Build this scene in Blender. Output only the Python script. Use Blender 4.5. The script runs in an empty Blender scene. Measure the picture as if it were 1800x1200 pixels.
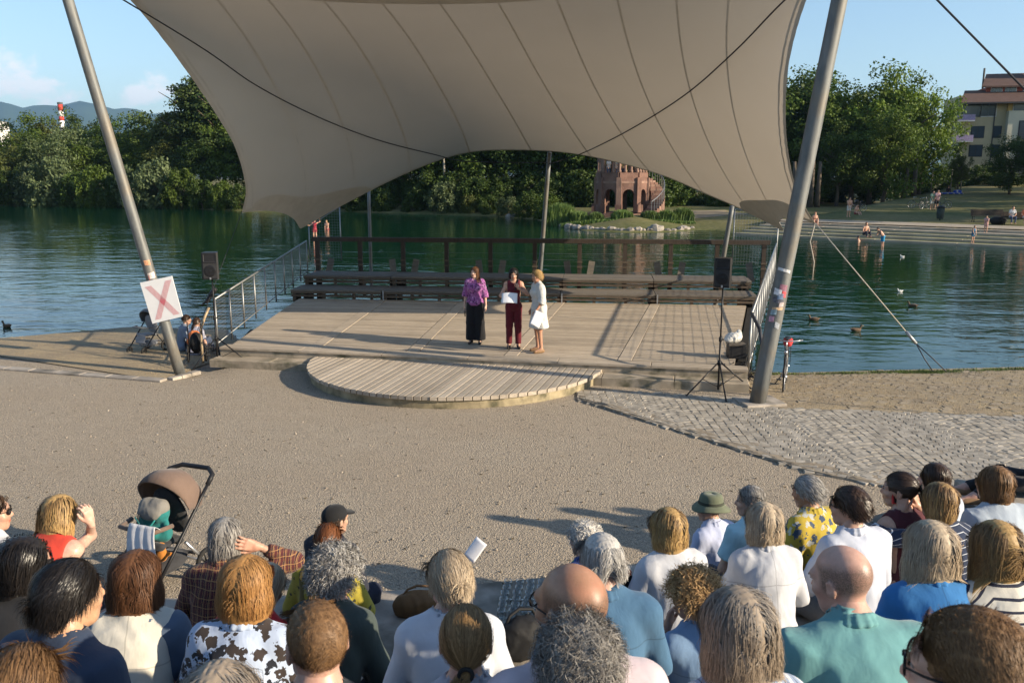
import bpy, math, random
import numpy as np
from mathutils import Vector, Matrix, Euler
random.seed(7); RNG = np.random.default_rng(7)
S = bpy.context.scene
COL = S.collection
PI = math.pi
R_ = math.radians

# ---------------------------------------------------------------- camera
CAM_H = 4.05; FPX = 1500.0; PITCH = math.atan(295.0/FPX)
cd = bpy.data.cameras.new('camera'); cam = bpy.data.objects.new('camera', cd); COL.objects.link(cam)
cd.sensor_width = 36.0; cd.lens = FPX/1800.0*36.0
cam.location = (0, 0, CAM_H); cam.rotation_euler = (PI/2-PITCH, 0, 0)
cd.clip_start = 0.05; cd.clip_end = 20000
cd.dof.use_dof = True; cd.dof.focus_distance = 12.0; cd.dof.aperture_fstop = 9.0
S.camera = cam
# ---------------------------------------------------------------- sky and sun
SUN_EL = R_(18.7); SUN_AZ = R_(110.5)          # azimuth clockwise from +Y
w = bpy.data.worlds.new('World'); S.world = w; w.use_nodes = True
nt = w.node_tree; nt.nodes.clear()
wo = nt.nodes.new('ShaderNodeOutputWorld'); bg = nt.nodes.new('ShaderNodeBackground')
sky = nt.nodes.new('ShaderNodeTexSky'); sky.sky_type = 'NISHITA'; sky.sun_disc = False
sky.sun_elevation = SUN_EL; sky.sun_rotation = SUN_AZ
sky.air_density = 1.0; sky.dust_density = 0.5; sky.ozone_density = 2.2
bg.inputs['Strength'].default_value = 0.104
# small fair-weather clouds low over the hills
def sky_clouds():
    tc = nt.nodes.new('ShaderNodeTexCoord'); no = nt.nodes.new('ShaderNodeTexNoise'); no.inputs['Scale'].default_value = 26; no.inputs['Detail'].default_value = 6; no.inputs['Roughness'].default_value = .62
    mp = nt.nodes.new('ShaderNodeMapping'); mp.inputs['Scale'].default_value = (1, 1, 1.6); nt.links.new(tc.outputs['Generated'], mp.inputs['Vector']); nt.links.new(mp.outputs[0], no.inputs['Vector'])
    def mth(op, a, b):
        m = nt.nodes.new('ShaderNodeMath'); m.operation = op
        for i, v in ((0, a), (1, b)):
            if isinstance(v, (int, float)): m.inputs[i].default_value = v
            else: nt.links.new(v, m.inputs[i])
        return m.outputs[0]
    tot = None
    for (az, el, ra, k) in CLOUDS:
        d = Vector((math.sin(R_(az))*math.cos(R_(el)), math.cos(R_(az))*math.cos(R_(el)), math.sin(R_(el))))
        vm = nt.nodes.new('ShaderNodeVectorMath'); vm.operation = 'SUBTRACT'; nt.links.new(tc.outputs['Generated'], vm.inputs[0]); vm.inputs[1].default_value = d
        sc_ = nt.nodes.new('ShaderNodeVectorMath'); sc_.operation = 'MULTIPLY'; nt.links.new(vm.outputs[0], sc_.inputs[0]); sc_.inputs[1].default_value = (1, 1, 1.7)
        ln = nt.nodes.new('ShaderNodeVectorMath'); ln.operation = 'LENGTH'; nt.links.new(sc_.outputs[0], ln.inputs[0])
        f = mth('MULTIPLY', mth('SUBTRACT', 1.0, mth('DIVIDE', ln.outputs['Value'], R_(ra))), k)
        tot = f if tot is None else mth('MAXIMUM', tot, f)
    a = mth('MULTIPLY', mth('SUBTRACT', mth('ADD', tot, mth('MULTIPLY', mth('SUBTRACT', no.outputs['Fac'], .5), 3.2)), .12), 1.7)
    cl = nt.nodes.new('ShaderNodeClamp'); nt.links.new(mth('MULTIPLY', a, .85), cl.inputs[0]); cl.inputs['Max'].default_value = .8
    mx = nt.nodes.new('ShaderNodeMixRGB'); nt.links.new(cl.outputs[0], mx.inputs[0]); nt.links.new(sky.outputs[0], mx.inputs[1]); mx.inputs[2].default_value = (6.8, 6.6, 6.6, 1); return mx.outputs[0]
CLOUDS = [(-30.0, 5.4, 2.6, 1.0), (-27.9, 4.6, 1.7, .8), (-22.2, 4.6, 1.9, 1.0), (-34, 5.5, 4.5, 1.0), (-42, 7, 6, 1.0), (-58, 6, 5, 1.0), (48, 6, 5, .9), (75, 8, 6, .9), (150, 9, 7, .9), (-120, 8, 7, .9)]
nt.links.new(sky_clouds(), bg.inputs['Color']); nt.links.new(bg.outputs[0], wo.inputs['Surface'])
sl = bpy.data.lights.new('sun', 'SUN'); sl.energy = 5.0; sl.angle = R_(0.55); sl.color = (1.0, 0.85, 0.64)
so = bpy.data.objects.new('sun', sl); COL.objects.link(so)
sdir = Vector((math.sin(SUN_AZ)*math.cos(SUN_EL), math.cos(SUN_AZ)*math.cos(SUN_EL), math.sin(SUN_EL)))
so.rotation_euler = (-sdir).to_track_quat('-Z', 'Y').to_euler(); so.location = (30, -10, 30)
S.view_settings.view_transform = 'Standard'; S.view_settings.look = 'None'
S.view_settings.exposure = 1.04; S.view_settings.gamma = 1.0
S.render.engine = 'CYCLES'
S.cycles.max_bounces = 6; S.cycles.transparent_max_bounces = 12; S.cycles.transmission_bounces = 6
S.cycles.diffuse_bounces = 3; S.cycles.glossy_bounces = 3
S.cycles.use_denoising = True
S.cycles.caustics_reflective = False; S.cycles.caustics_refractive = False

# ---------------------------------------------------------------- helpers: photo pixel -> point in the place
def ray(x, y):
    u = (x-900)/FPX; v = (y-600)/FPX; c = math.cos(PITCH); s = math.sin(PITCH)
    return Vector((u, c-v*s, -s-v*c))
def at_z(x, y, z):
    d = ray(x, y); t = (z-CAM_H)/d.z
    return Vector((d.x*t, d.y*t, z))
def at_y(x, y, Y):
    d = ray(x, y); t = Y/d.y
    return Vector((d.x*t, Y, CAM_H+d.z*t))

def thing(name, label, cat, loc=(0, 0, 0), rz=0.0, group=None, kind=None):
    o = bpy.data.objects.new(name, None); COL.objects.link(o)
    o.location = loc; o.rotation_euler = (0, 0, rz); o.empty_display_size = 0.2
    if label: o['label'] = label
    if cat: o['category'] = cat
    if group: o['group'] = group
    if kind: o['kind'] = kind
    return o
def tag(o, label=None, cat=None, group=None, kind=None):
    if label: o['label'] = label
    if cat: o['category'] = cat
    if group: o['group'] = group
    if kind: o['kind'] = kind
    return o
def np_mesh(name, verts, faces, mat=None, smooth=False):
    """verts (n,3) array, faces: list of index lists, or an (m,3)/(m,4) array"""
    me = bpy.data.meshes.new(name)
    v = np.asarray(verts, dtype=np.float32).reshape(-1, 3)
    if isinstance(faces, np.ndarray) and faces.ndim == 2:
        m, k = faces.shape
        me.vertices.add(len(v)); me.vertices.foreach_set('co', v.ravel())
        me.loops.add(m*k); me.loops.foreach_set('vertex_index', faces.astype(np.int32).ravel())
        me.polygons.add(m); me.polygons.foreach_set('loop_start', np.arange(0, m*k, k, dtype=np.int32))
        try: me.polygons.foreach_set('loop_total', np.full(m, k, dtype=np.int32))
        except Exception: pass
        me.update(calc_edges=True)
    else:
        me.from_pydata([tuple(map(float, p)) for p in v], [], [tuple(int(i) for i in f) for f in faces])
        me.update()
    if mat: me.materials.append(mat)
    if smooth: me.polygons.foreach_set('use_smooth', np.ones(len(me.polygons), dtype=bool))
    return me
def link(name, me, parent=None, loc=None, rot=None, scale=None):
    o = bpy.data.objects.new(name, me); COL.objects.link(o)
    if parent is not None: o.parent = parent
    if loc is not None: o.location = loc
    if rot is not None: o.rotation_euler = rot
    if scale is not None: o.scale = scale
    return o
def copy_tree(o, parent=None):
    c = o.copy(); COL.objects.link(c)
    if parent is not None: c.parent = parent
    for ch in list(o.children): copy_tree(ch, c)
    return c

class MB:
    """collects boxes, tubes, lathes into one mesh"""
    def __init__(s): s.v = []; s.f = []; s.n = 0
    def add(s, verts, faces):
        s.v += [tuple(p) for p in verts]; s.f += [tuple(i+s.n for i in f) for f in faces]; s.n += len(verts); return s
    def box(s, c, d, rz=0.0, M=None):
        x, y, z = d[0]/2, d[1]/2, d[2]/2
        P = [Vector((a*x, b*y, e*z)) for e in (-1, 1) for b in (-1, 1) for a in (-1, 1)]
        if M is None: M = Matrix.Rotation(rz, 3, 'Z')
        P = [M @ p + Vector(c) for p in P]
        return s.add(P, [(0, 2, 3, 1), (4, 5, 7, 6), (0, 1, 5, 4), (2, 6, 7, 3), (0, 4, 6, 2), (1, 3, 7, 5)])
    def bbox(s, c, d, b=0.006, rz=0.0):
        """box with bevelled top edges"""
        x, y, z = d[0]/2, d[1]/2, d[2]/2; b = min(b, x*.4, y*.4, z*.8)
        P = [Vector((i*x, j*y, -z)) for j in (-1, 1) for i in (-1, 1)] + [Vector((i*x, j*y, z-b)) for j in (-1, 1) for i in (-1, 1)] + \
            [Vector((i*(x-b), j*(y-b), z)) for j in (-1, 1) for i in (-1, 1)]
        M = Matrix.Rotation(rz, 3, 'Z'); P = [M @ p + Vector(c) for p in P]
        F = [(0, 2, 3, 1)]
        for o in (0, 4):
            F += [(o, o+1, o+5, o+4), (o+1, o+3, o+7, o+5), (o+3, o+2, o+6, o+7), (o+2, o, o+4, o+6)]
        F.append((8, 9, 11, 10))
        return s.add(P, F)
    def tube(s, pts, r, n=8, caps=True, closed=False):
        pts = [Vector(p) for p in pts]; m = len(pts)
        rr = r if isinstance(r, (list, tuple)) else [r]*m
        V = []; prev = None
        for i, p in enumerate(pts):
            if closed: t = pts[(i+1) % m]-pts[i-1]
            else: t = pts[min(i+1, m-1)]-pts[max(i-1, 0)]
            t.normalize()
            if prev is None:
                a = Vector((0, 0, 1)) if abs(t.z) < .9 else Vector((1, 0, 0))
                u = t.cross(a).normalized()
            else:
                u = (prev - t*prev.dot(t)).normalized()
            prev = u; q = t.cross(u)
            for k in range(n):
                a = 2*PI*k/n
                V.append(p+(u*math.cos(a)+q*math.sin(a))*rr[i])
        F = []
        for i in range(m if closed else m-1):
            j = (i+1) % m
            for k in range(n):
                l = (k+1) % n
                F.append((i*n+k, i*n+l, j*n+l, j*n+k))
        if caps and not closed:
            F.append(tuple(range(n-1, -1, -1))); F.append(tuple((m-1)*n+k for k in range(n)))
        return s.add(V, F)
    def lathe(s, prof, n=16, c=(0, 0, 0)):
        V = []; F = []
        for (r, z) in prof:
            for k in range(n):
                a = 2*PI*k/n; V.append((c[0]+r*math.cos(a), c[1]+r*math.sin(a), c[2]+z))
        for i in range(len(prof)-1):
            for k in range(n):
                l = (k+1) % n; F.append((i*n+k, i*n+l, (i+1)*n+l, (i+1)*n+k))
        F.append(tuple(range(n-1, -1, -1))); F.append(tuple((len(prof)-1)*n+k for k in range(n)))
        return s.add(V, F)
    def prism(s, poly, z0, z1):
        n = len(poly)
        V = [(p[0], p[1], z0) for p in poly]+[(p[0], p[1], z1) for p in poly]
        F = [tuple(range(n-1, -1, -1)), tuple(range(n, 2*n))]+[(i, (i+1) % n, n+(i+1) % n, n+i) for i in range(n)]
        return s.add(V, F)
    def ball(s, c, r, n=10, m=7):
        r = r if isinstance(r, (tuple, list)) else (r, r, r)
        V = [(c[0], c[1], c[2]-r[2])]; F = []
        for i in range(1, m):
            t = PI*i/m
            for k in range(n):
                a = 2*PI*k/n; V.append((c[0]+r[0]*math.sin(t)*math.cos(a), c[1]+r[1]*math.sin(t)*math.sin(a), c[2]-r[2]*math.cos(t)))
        V.append((c[0], c[1], c[2]+r[2])); e = len(V)-1
        for k in range(n):
            l = (k+1) % n; F.append((0, 1+l, 1+k)); F.append((e, 1+(m-2)*n+k, 1+(m-2)*n+l))
            for i in range(m-2): F.append((1+i*n+k, 1+i*n+l, 1+(i+1)*n+l, 1+(i+1)*n+k))
        return s.add(V, F)
    def mesh(s, name, mat, smooth=False): return np_mesh(name, s.v, s.f, mat, smooth)
    def build(s, name, mat, parent=None, smooth=False, **k):
        return link(name, s.mesh(name, mat, smooth), parent, **k)

def smooth_by_angle(me, deg=40):
    me.polygons.foreach_set('use_smooth', np.ones(len(me.polygons), dtype=bool))
    try: me.set_sharp_from_angle(angle=R_(deg))
    except Exception: pass
    return me

# ---------------------------------------------------------------- materials
class NT:
    def __init__(s, name):
        s.m = bpy.data.materials.new(name); s.m.use_nodes = True; s.t = s.m.node_tree
        s.b = s.t.nodes['Principled BSDF']; s.o = s.t.nodes['Material Output']
    def n(s, typ, **k):
        nd = s.t.nodes.new('ShaderNode'+typ)
        for a, v in k.items():
            if a.startswith('i_'):
                key = a[2:]; nd.inputs[int(key) if key.isdigit() else key.replace('_', ' ')].default_value = v
            else: setattr(nd, a, v)
        return nd
    def l(s, a, b): s.t.links.new(a, b)
    def coord(s, kind='pos', scale=(1, 1, 1), rz=0.0):
        if kind == 'pos': src = s.n('NewGeometry').outputs['Position']
        else: src = s.n('TexCoord').outputs['Object']
        mp = s.n('Mapping'); mp.inputs['Scale'].default_value = scale; mp.inputs['Rotation'].default_value = (0, 0, rz)
        s.l(src, mp.inputs['Vector']); return mp.outputs[0]
    def noise(s, vec, scale, detail=5, rough=.55, dist=0.0):
        nd = s.n('TexNoise'); nd.inputs['Scale'].default_value = scale; nd.inputs['Detail'].default_value = detail
        nd.inputs['Roughness'].default_value = rough; nd.inputs['Distortion'].default_value = dist
        s.l(vec, nd.inputs['Vector']); return nd.outputs['Fac']
    def ramp(s, fac, stops, const=False):
        r = s.n('ValToRGB'); e = r.color_ramp.elements
        if const: r.color_ramp.interpolation = 'CONSTANT'
        while len(e) < len(stops): e.new(.5)
        for k, (p, c) in enumerate(stops): e[k].position = p; e[k].color = (c[0], c[1], c[2], 1)
        s.l(fac, r.inputs[0]); return r.outputs[0]
    def mix(s, fac, a, b, mode='MIX'):
        m = s.n('MixRGB', blend_type=mode)
        for i, v in ((0, fac), (1, a), (2, b)):
            if isinstance(v, (int, float)): m.inputs[i].default_value = v
            elif isinstance(v, (tuple, list)): m.inputs[i].default_value = (v[0], v[1], v[2], 1)
            else: s.l(v, m.inputs[i])
        return m.outputs[0]
    def math(s, op, a, b=0.0, c=None):
        m = s.n('Math', operation=op)
        for i, v in ((0, a), (1, b)) + (((2, c),) if c is not None else ()):
            if isinstance(v, (int, float)): m.inputs[i].default_value = v
            else: s.l(v, m.inputs[i])
        return m.outputs[0]
    def bump(s, h, strength=.4, dist=.01, prev=None):
        b = s.n('Bump'); b.inputs['Strength'].default_value = strength; b.inputs['Distance'].default_value = dist
        s.l(h, b.inputs['Height'])
        if prev is not None: s.l(prev, b.inputs['Normal'])
        return b.outputs[0]
    def orand(s, col, amt):
        oi = s.n('ObjectInfo'); hs = s.n('HueSaturation')
        v = s.math('MULTIPLY_ADD', oi.outputs['Random'], amt, 1-amt/2); s.l(v, hs.inputs['Value'])
        s.l(col, hs.inputs['Color']); return hs.outputs[0]
    def set(s, col=None, rough=None, normal=None, metallic=None, spec=None):
        for key, v in (('Base Color', col), ('Roughness', rough), ('Normal', normal), ('Metallic', metallic), ('Specular IOR Level', spec)):
            if v is None: continue
            if isinstance(v, (int, float)): s.b.inputs[key].default_value = v
            elif isinstance(v, (tuple, list)): s.b.inputs[key].default_value = (v[0], v[1], v[2], 1)
            else: s.l(v, s.b.inputs[key])
        return s.m

def sc(c, k): return tuple(min(1, x*k) for x in c)
def M_(name, col, rough=.7, var=.25, scale=6, stretch=(1, 1, 1), rz=0, bump=.25, bscale=60, bdist=.004, coord='obj', rand=0.0, metallic=0.0, spec=.22, stain=None):
    t = NT(name); v = t.coord(coord, stretch, rz)
    n1 = t.noise(v, scale, 6); c = t.ramp(n1, [(.3, sc(col, 1-var)), (.7, sc(col, 1+var))])
    if stain:
        n3 = t.noise(t.coord(coord), stain[1], 4); f = t.ramp(n3, [(.5, (0, 0, 0)), (.68, (1, 1, 1))]); c = t.mix(f, c, stain[0])
    if rand: c = t.orand(c, rand)
    nb = t.bump(t.noise(v, bscale, 4), bump, bdist) if bump else None
    return t.set(c, rough, nb, metallic, spec)
# ================================================================ MATERIALS OF THE SETTING
def m_gravel():
    t = NT('gravel'); v = t.coord('pos')
    big = t.noise(v, .35, 5); mid = t.noise(v, 3.0, 6, .6); fine = t.noise(v, 70, 5, .7); vor = t.n('TexVoronoi', i_Scale=52.0); t.l(v, vor.inputs['Vector'])
    c = t.ramp(mid, [(.3, (.285, .245, .19)), (.7, (.405, .35, .28))])
    c = t.mix(t.ramp(big, [(.35, (0, 0, 0)), (.7, (1, 1, 1))]), c, (.30, .235, .165))
    c = t.mix(.62, c, t.ramp(fine, [(.32, (.12, .10, .08)), (.5, (.40, .345, .275)), (.68, (.70, .61, .50))]))
    sep = t.n('SeparateXYZ'); t.l(vor.outputs['Color'], sep.inputs[0]); c = t.mix(.75, c, t.mix(1.0, c, t.ramp(sep.outputs[0], [(.0, (.55, .55, .56)), (.6, (1, .98, .95)), (1, (1.0, .95, .88))]), 'MULTIPLY'))
    b = t.bump(t.math('ADD', t.math('MULTIPLY', vor.outputs['Distance'], 1.0), fine), .85, .02)
    return t.set(c, .95, b, spec=.15)
GRAVEL = m_gravel()
def m_drygrass():
    t = NT('dry_grass_ground'); v = t.coord('pos')
    n = t.noise(v, 1.1, 6, .6); f = t.noise(v, 26, 5, .7)
    c = t.ramp(n, [(.34, (.23, .19, .145)), (.48, (.33, .26, .175)), (.66, (.41, .32, .20))])
    c = t.mix(.45, c, t.ramp(f, [(.3, (.11, .09, .065)), (.7, (.48, .385, .25))]))
    return t.set(c, .95, t.bump(f, .8, .03), spec=.1)
DRY = m_drygrass()
def m_bed():
    return M_('lake_bed', (.07, .075, .05), .9, .3, .6, coord='pos')
def m_water():
    t = NT('water'); v = t.coord('pos', (1, 1, 1), R_(-8)); g = t.coord('pos', (.45, 1.0, 1), R_(-14)); g2 = t.coord('pos', (.6, 1.0, 1), R_(20))
    w1 = t.noise(g, .9, 2, .5, .5); w2 = t.noise(g2, 2.6, 3, .5, .4); w3 = t.noise(v, .09, 2)
    amp = t.ramp(w3, [(.35, (.45, .45, .45)), (.65, (1, 1, 1))])
    h = t.math('ADD', t.math('MULTIPLY', w1, 1.0), t.math('MULTIPLY', w2, .38))
    b = t.n('Bump'); b.inputs['Distance'].default_value = .065; t.l(h, b.inputs['Height']); t.l(t.math('MULTIPLY', amp, .85), b.inputs['Strength'])
    t.b.inputs['IOR'].default_value = 1.333
    return t.set((.003, .030, .015), .05, b.outputs[0], spec=.5)
STONE = M_('step_stone', (.33, .29, .245), .85, .22, 3.5, coord='pos', bump=.5, bscale=45, bdist=.008, rand=.22, stain=((.14, .125, .10), 1.6))
CONC = M_('weathered_concrete', (.36, .30, .225), .9, .25, 2.5, coord='pos', bump=.5, bscale=40, bdist=.008, rand=.1, stain=((.10, .095, .06), 2.2))
SETT = M_('granite_sett', (.32, .285, .235), .8, .25, 9, coord='pos', bump=.5, bscale=70, bdist=.006, rand=.45)
JOINT = M_('sett_joint_soil', (.25, .205, .15), .95, .3, 9, coord='pos', bump=.6, bscale=50, bdist=.01)
GRASSM = M_('grass_blade', (.085, .125, .03), .7, .4, 2.0, coord='pos', bump=0)
STRAW = M_('straw_blade', (.34, .26, .15), .8, .35, 3.0, coord='pos', bump=0)

# ================================================================ LAND, LAKE
WATER_Z = -0.55
# near shore: Y of the waterline as a function of X
SHX = [-80, -30, at_z(0, 597, WATER_Z).x, at_z(120, 584, WATER_Z).x, at_z(240, 573, WATER_Z).x, -8.5, -6.6, 4.2, 5.0, at_z(1400, 656, WATER_Z).x, at_z(1800, 646, WATER_Z).x, 30, 80]
SHY = [21.0, 22.0, at_z(0, 597, WATER_Z).y, at_z(120, 584, WATER_Z).y, at_z(240, 573, WATER_Z).y, 25.2, 22.0, 20.2, 19.6, at_z(1400, 656, WATER_Z).y, at_z(1800, 646, WATER_Z).y, 21, 24]
def shore(x): return np.interp(x, SHX, SHY)
GX = np.concatenate([np.arange(-80, -20, 4.), np.arange(-20, 20, .5), np.arange(20, 81, 4.)])
GY = np.concatenate([np.arange(-40, 12, 4.), np.arange(12, 30, .25)])
_kl0, _kl1, _kr0, _kr1 = at_z(0, 627, 0), at_z(288, 670, 0), at_z(1352, 718, 0), at_z(1800, 733, 0)
def land_z(X, Y):
    X = np.asarray(X, float); Y = np.asarray(Y, float)
    d = shore(X)-Y                                       # positive = landward
    z = np.where(d > 1.1, 0.0, (d-1.1)*.34)
    # the banks left and right of the stage slope gently from the kerb line down to the water
    yl = _kl0.y+(_kl1.y-_kl0.y)*(X-_kl0.x)/(_kl1.x-_kl0.x)+.35; yr = _kr0.y+(_kr1.y-_kr0.y)*(X-_kr0.x)/(_kr1.x-_kr0.x)+.5
    for y0, m in ((yl, X < -6.2), (yr, X > 4.6)):
        t = (Y-y0)/np.maximum(shore(X)-y0, .5); z = np.where(m, np.where(t < 0, 0.0, np.where(t < 1, WATER_Z*t, WATER_Z-(t-1)*1.2)), z)
    z = np.where((X > 3) & (X <= 4.6), np.where(d > .55, 0.0, (d-.55)*1.2), z)
    return np.clip(z, -2.2, 0)
xx, yy = np.meshgrid(GX, GY, indexing='ij'); zz = land_z(xx, yy)
idx = np.arange(xx.size).reshape(xx.shape)
quads = np.stack([idx[:-1, :-1], idx[1:, :-1], idx[1:, 1:], idx[:-1, 1:]], -1).reshape(-1, 4)
ground = link('gravel_ground', np_mesh('gravel_ground', np.stack([xx, yy, zz], -1).reshape(-1, 3), quads, GRAVEL, True))
tag(ground, 'beige gravel plaza between the audience steps and the stage', kind='structure')
wm = MB(); wm.add([(-900, 14, WATER_Z), (900, 14, WATER_Z), (900, 420, WATER_Z), (-900, 420, WATER_Z)], [(0, 1, 2, 3)])
water = tag(wm.build('water', m_water()), 'rippled dark green lake', kind='structure')
bm_ = MB(); bm_.add([(-1500, -400, -2.4), (1500, -400, -2.4), (1500, 6000, -2.4), (-1500, 6000, -2.4)], [(0, 1, 2, 3)])
tag(bm_.build('lake_bed', m_bed()), 'lake bed and far ground', kind='structure')

# dry strip with old setts along the water, right of the mast, and left behind the kerb
def sheet(name, poly_fn, mat, z, xs, ny=10, label=None):
    V = []; F = []
    for i, x in enumerate(xs):
        y0, y1 = poly_fn(x)
        for j in range(ny+1):
            y = y0+(y1-y0)*j/ny; V.append((x, y, float(land_z(np.array(x), np.array(y)))+z))
    for i in range(len(xs)-1):
        for j in range(ny): a = i*(ny+1)+j; F.append((a, a+ny+1, a+ny+2, a+1))
    o = link(name, np_mesh(name, V, F, mat, True)); return tag(o, label, kind='structure')
KR0 = at_z(1352, 718, 0); KR1 = at_z(1800, 733, 0)     # near edge of the strip on the right
def strip_r(x):
    t = (x-KR0.x)/(KR1.x-KR0.x); return (KR0.y+(KR1.y-KR0.y)*t, float(shore(x))+.05)
sheet('dry_grass_strip', strip_r, DRY, .02, list(np.linspace(KR0.x, 26, 50)), label='dry grass strip along the water on the right')
KL0 = at_z(0, 627, 0); KL1 = at_z(288, 670, 0)
def strip_l(x):
    t = (x-KL0.x)/(KL1.x-KL0.x); return (KL0.y+(KL1.y-KL0.y)*t, float(shore(x))-.5)
sheet('dry_grass_bank', strip_l, DRY, .02, list(np.linspace(-30, KL1.x, 50)), label='dry grass bank behind the kerb on the left')
# kerbs
def kerb(name, a, b, w_, h, label, n):
    root = thing(name, label, None, kind='structure')
    a = Vector(a); b = Vector(b); L = (b-a).length; ang = math.atan2(b.y-a.y, b.x-a.x)
    me = MB().bbox((0, 0, 0), (L/n-.012, w_, h), .012).mesh('kerb_stone', STONE)
    for k in range(n):
        p = a.lerp(b, (k+.5)/n); link('kerb_stone', me, root, (p.x, p.y, h/2-.02+random.uniform(-.004, .004)), (0, 0, ang+random.uniform(-.006, .006)))
kerb('kerb', KL0+Vector((-9, 1.6, 0)), KL1, .22, .06, 'flat stone kerb between gravel and dry grass on the left', 22)
kerb('kerb', KL1+Vector((.08, .1, 0)), at_z(332, 655, 0)+Vector((.2, 0, 0)), .16, .07, 'short stone kerb at the foot of the sign mast', 3)

# ---------------------------------------------------------------- sett paving on the right (arcs of cobbles)
pav = thing('sett_paving', 'grey granite setts laid in arcs, right of the round platform', None, kind='structure')
edge0 = at_z(1020, 705, 0); edge1 = at_z(1420, 830, 0); edge2 = at_z(1800, 905, 0)
def in_paving(x, y):
    if x < edge1.x: lo = edge0.y+(edge1.y-edge0.y)*(x-edge0.x)/(edge1.x-edge0.x)
    else: lo = edge1.y+(edge2.y-edge1.y)*(x-edge1.x)/(edge2.x-edge1.x)
    if x < edge0.x: return False
    hi = FRONT_Y(x)-.85 if x < KR0.x else strip_r(x)[0]
    return lo < y < hi
FL = at_z(385, 610, .35); FR = at_z(1316, 650, .35)     # front corners of the stage
def FRONT_Y(x): return FL.y+(FR.y-FL.y)*(x-FL.x)/(FR.x-FL.x)
base = MB(); N = 110
xs = np.linspace(edge0.x, 16, N)
V = []; F = []
for x in xs:
    lo = edge0.y+(edge1.y-edge0.y)*(x-edge0.x)/(edge1.x-edge0.x) if x < edge1.x else edge1.y+(edge2.y-edge1.y)*(x-edge1.x)/(edge2.x-edge1.x)
    hi = FRONT_Y(x)-.85 if x < KR0.x else strip_r(x)[0]
    V += [(x, lo-.02, .017), (x, max(hi, lo), .017)]
J = 26; V2 = []; rj = random.Random(5)
for i in range(N):
    (x, lo, _), (_, hi, _) = V[2*i], V[2*i+1]
    for j in range(J+1):
        y = lo+(hi-lo)*(j/J)**1.6; q = max(0, 1-(y-lo)/.75); V2.append((x+rj.uniform(-.03, .03), y, .016+(.006*rj.random() if 0 < j < J else 0)+.024*q*max(0, rj.gauss(.35, .5)) if j else .004))
V = V2; F = [(i*(J+1)+j, (i+1)*(J+1)+j, (i+1)*(J+1)+j+1, i*(J+1)+j+1) for i in range(N-1) for j in range(J)]
link('joint_bed', np_mesh('joint_bed', V, F, JOINT), pav)
def sett_mesh(k):
    r = random.Random(k); w_, d, h = .140+r.uniform(-.014, .012), .128+r.uniform(-.010, .008), .10
    b = .010; m = MB()
    P = []
    for z, s in ((0, 1), (h-.014, 1), (h, None)):
        for j in (-1, 1):
            for i in (-1, 1):
                ww = w_/2-(b if s is None else 0); dd = d/2-(b if s is None else 0)
                P.append((i*ww+r.uniform(-.006, .006), j*dd+r.uniform(-.006, .006), z+(r.uniform(-.004, .004) if z else 0)))
    F = []
    for o in (0, 4): F += [(o, o+1, o+5, o+4), (o+1, o+3, o+7, o+5), (o+3, o+2, o+6, o+7), (o+2, o, o+4, o+6)]
    F.append((8, 9, 11, 10))
    return np_mesh('sett', P, F, SETT)
SETTS = [sett_mesh(k) for k in range(8)]
spots = []
# segmental arcs: repeated arcs with chord direction along X, stacked along Y
aw = 2.3
for col in range(-1, 8):
    cx = 1.2+aw*col
    R0 = 1.75
    for row in range(-20, 70):
        base_y = 7.0+row*.135
        nst = 18
        for k in range(nst):
            a = (k+.5)/nst*2-1; th = a*R_(41)
            x = cx+R0*math.sin(th); y = base_y+R0*(math.cos(th)-1)*.95
            if in_paving(x, y): spots.append((x+random.uniform(-.01, .01), y+random.uniform(-.008, .008), -th*.8+random.uniform(-.05, .05)))
def pix_size(s): return 1/math.hypot(s[1], CAM_H)
vis = []
for s in spots:
    px = 900+FPX*s[0]/(s[1]*math.cos(PITCH)+CAM_H*math.sin(PITCH)); vis.append(px < 1830)
near = sorted([s for s, v_ in zip(spots, vis) if v_], key=lambda s: -pix_size(s))
# the 290 largest visible are pieces of their own
nearset = set(near[:290])
for s in near[:290]:
    link('sett', random.choice(SETTS), pav, (s[0], s[1], -.074+random.uniform(-.003, .003)), (random.uniform(-.014, .014), random.uniform(-.014, .014), s[2]))
mb = MB(); 
rest = [s for s in spots if s not in nearset]
sv = [np.array([v.co[:] for v in m.vertices]) for m in SETTS]; sf = [[tuple(p.vertices) for p in m.polygons] for m in SETTS]
for s in rest:
    k = random.randrange(8); c, n_ = math.cos(s[2]), math.sin(s[2]); P = sv[k]
    Q = np.stack([P[:, 0]*c-P[:, 1]*n_+s[0], P[:, 0]*n_+P[:, 1]*c+s[1], P[:, 2]-.074+random.uniform(-.003, .003)], -1)
    mb.add(Q, sf[k])
SETT2 = M_('granite_sett_field', (.32, .285, .235), .8, .40, 5.5, coord='pos', bump=.5, bscale=70, bdist=.006)
o = mb.build('sett', SETT2, pav); o['kind'] = 'stuff'

# old flat setts showing through the dry strip (one mass)
mb = MB()
for i in range(2600):
    x = random.uniform(KR0.x+.1, 15); y0, y1 = strip_r(x); y = random.uniform(y0, y1-.1)
    y = y0+round((y-y0)/.16)*.16; x = round(x/.19)*.19+(.095 if int((y-y0)/.16+.5) % 2 else 0)
    if random.random() < .72: continue
    mb.bbox((x, y, float(land_z(np.array(x), np.array(y)))+.008+random.uniform(-.004, .006)), (.17, .14, .03), .008, random.uniform(-.06, .06))
tag(mb.build('old_sett', M_('old_sett_stone', (.29, .235, .165), .9, .3, 4, coord='pos', bump=.5, bscale=50)), 'old worn setts half buried in dry grass', kind='stuff')

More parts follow.
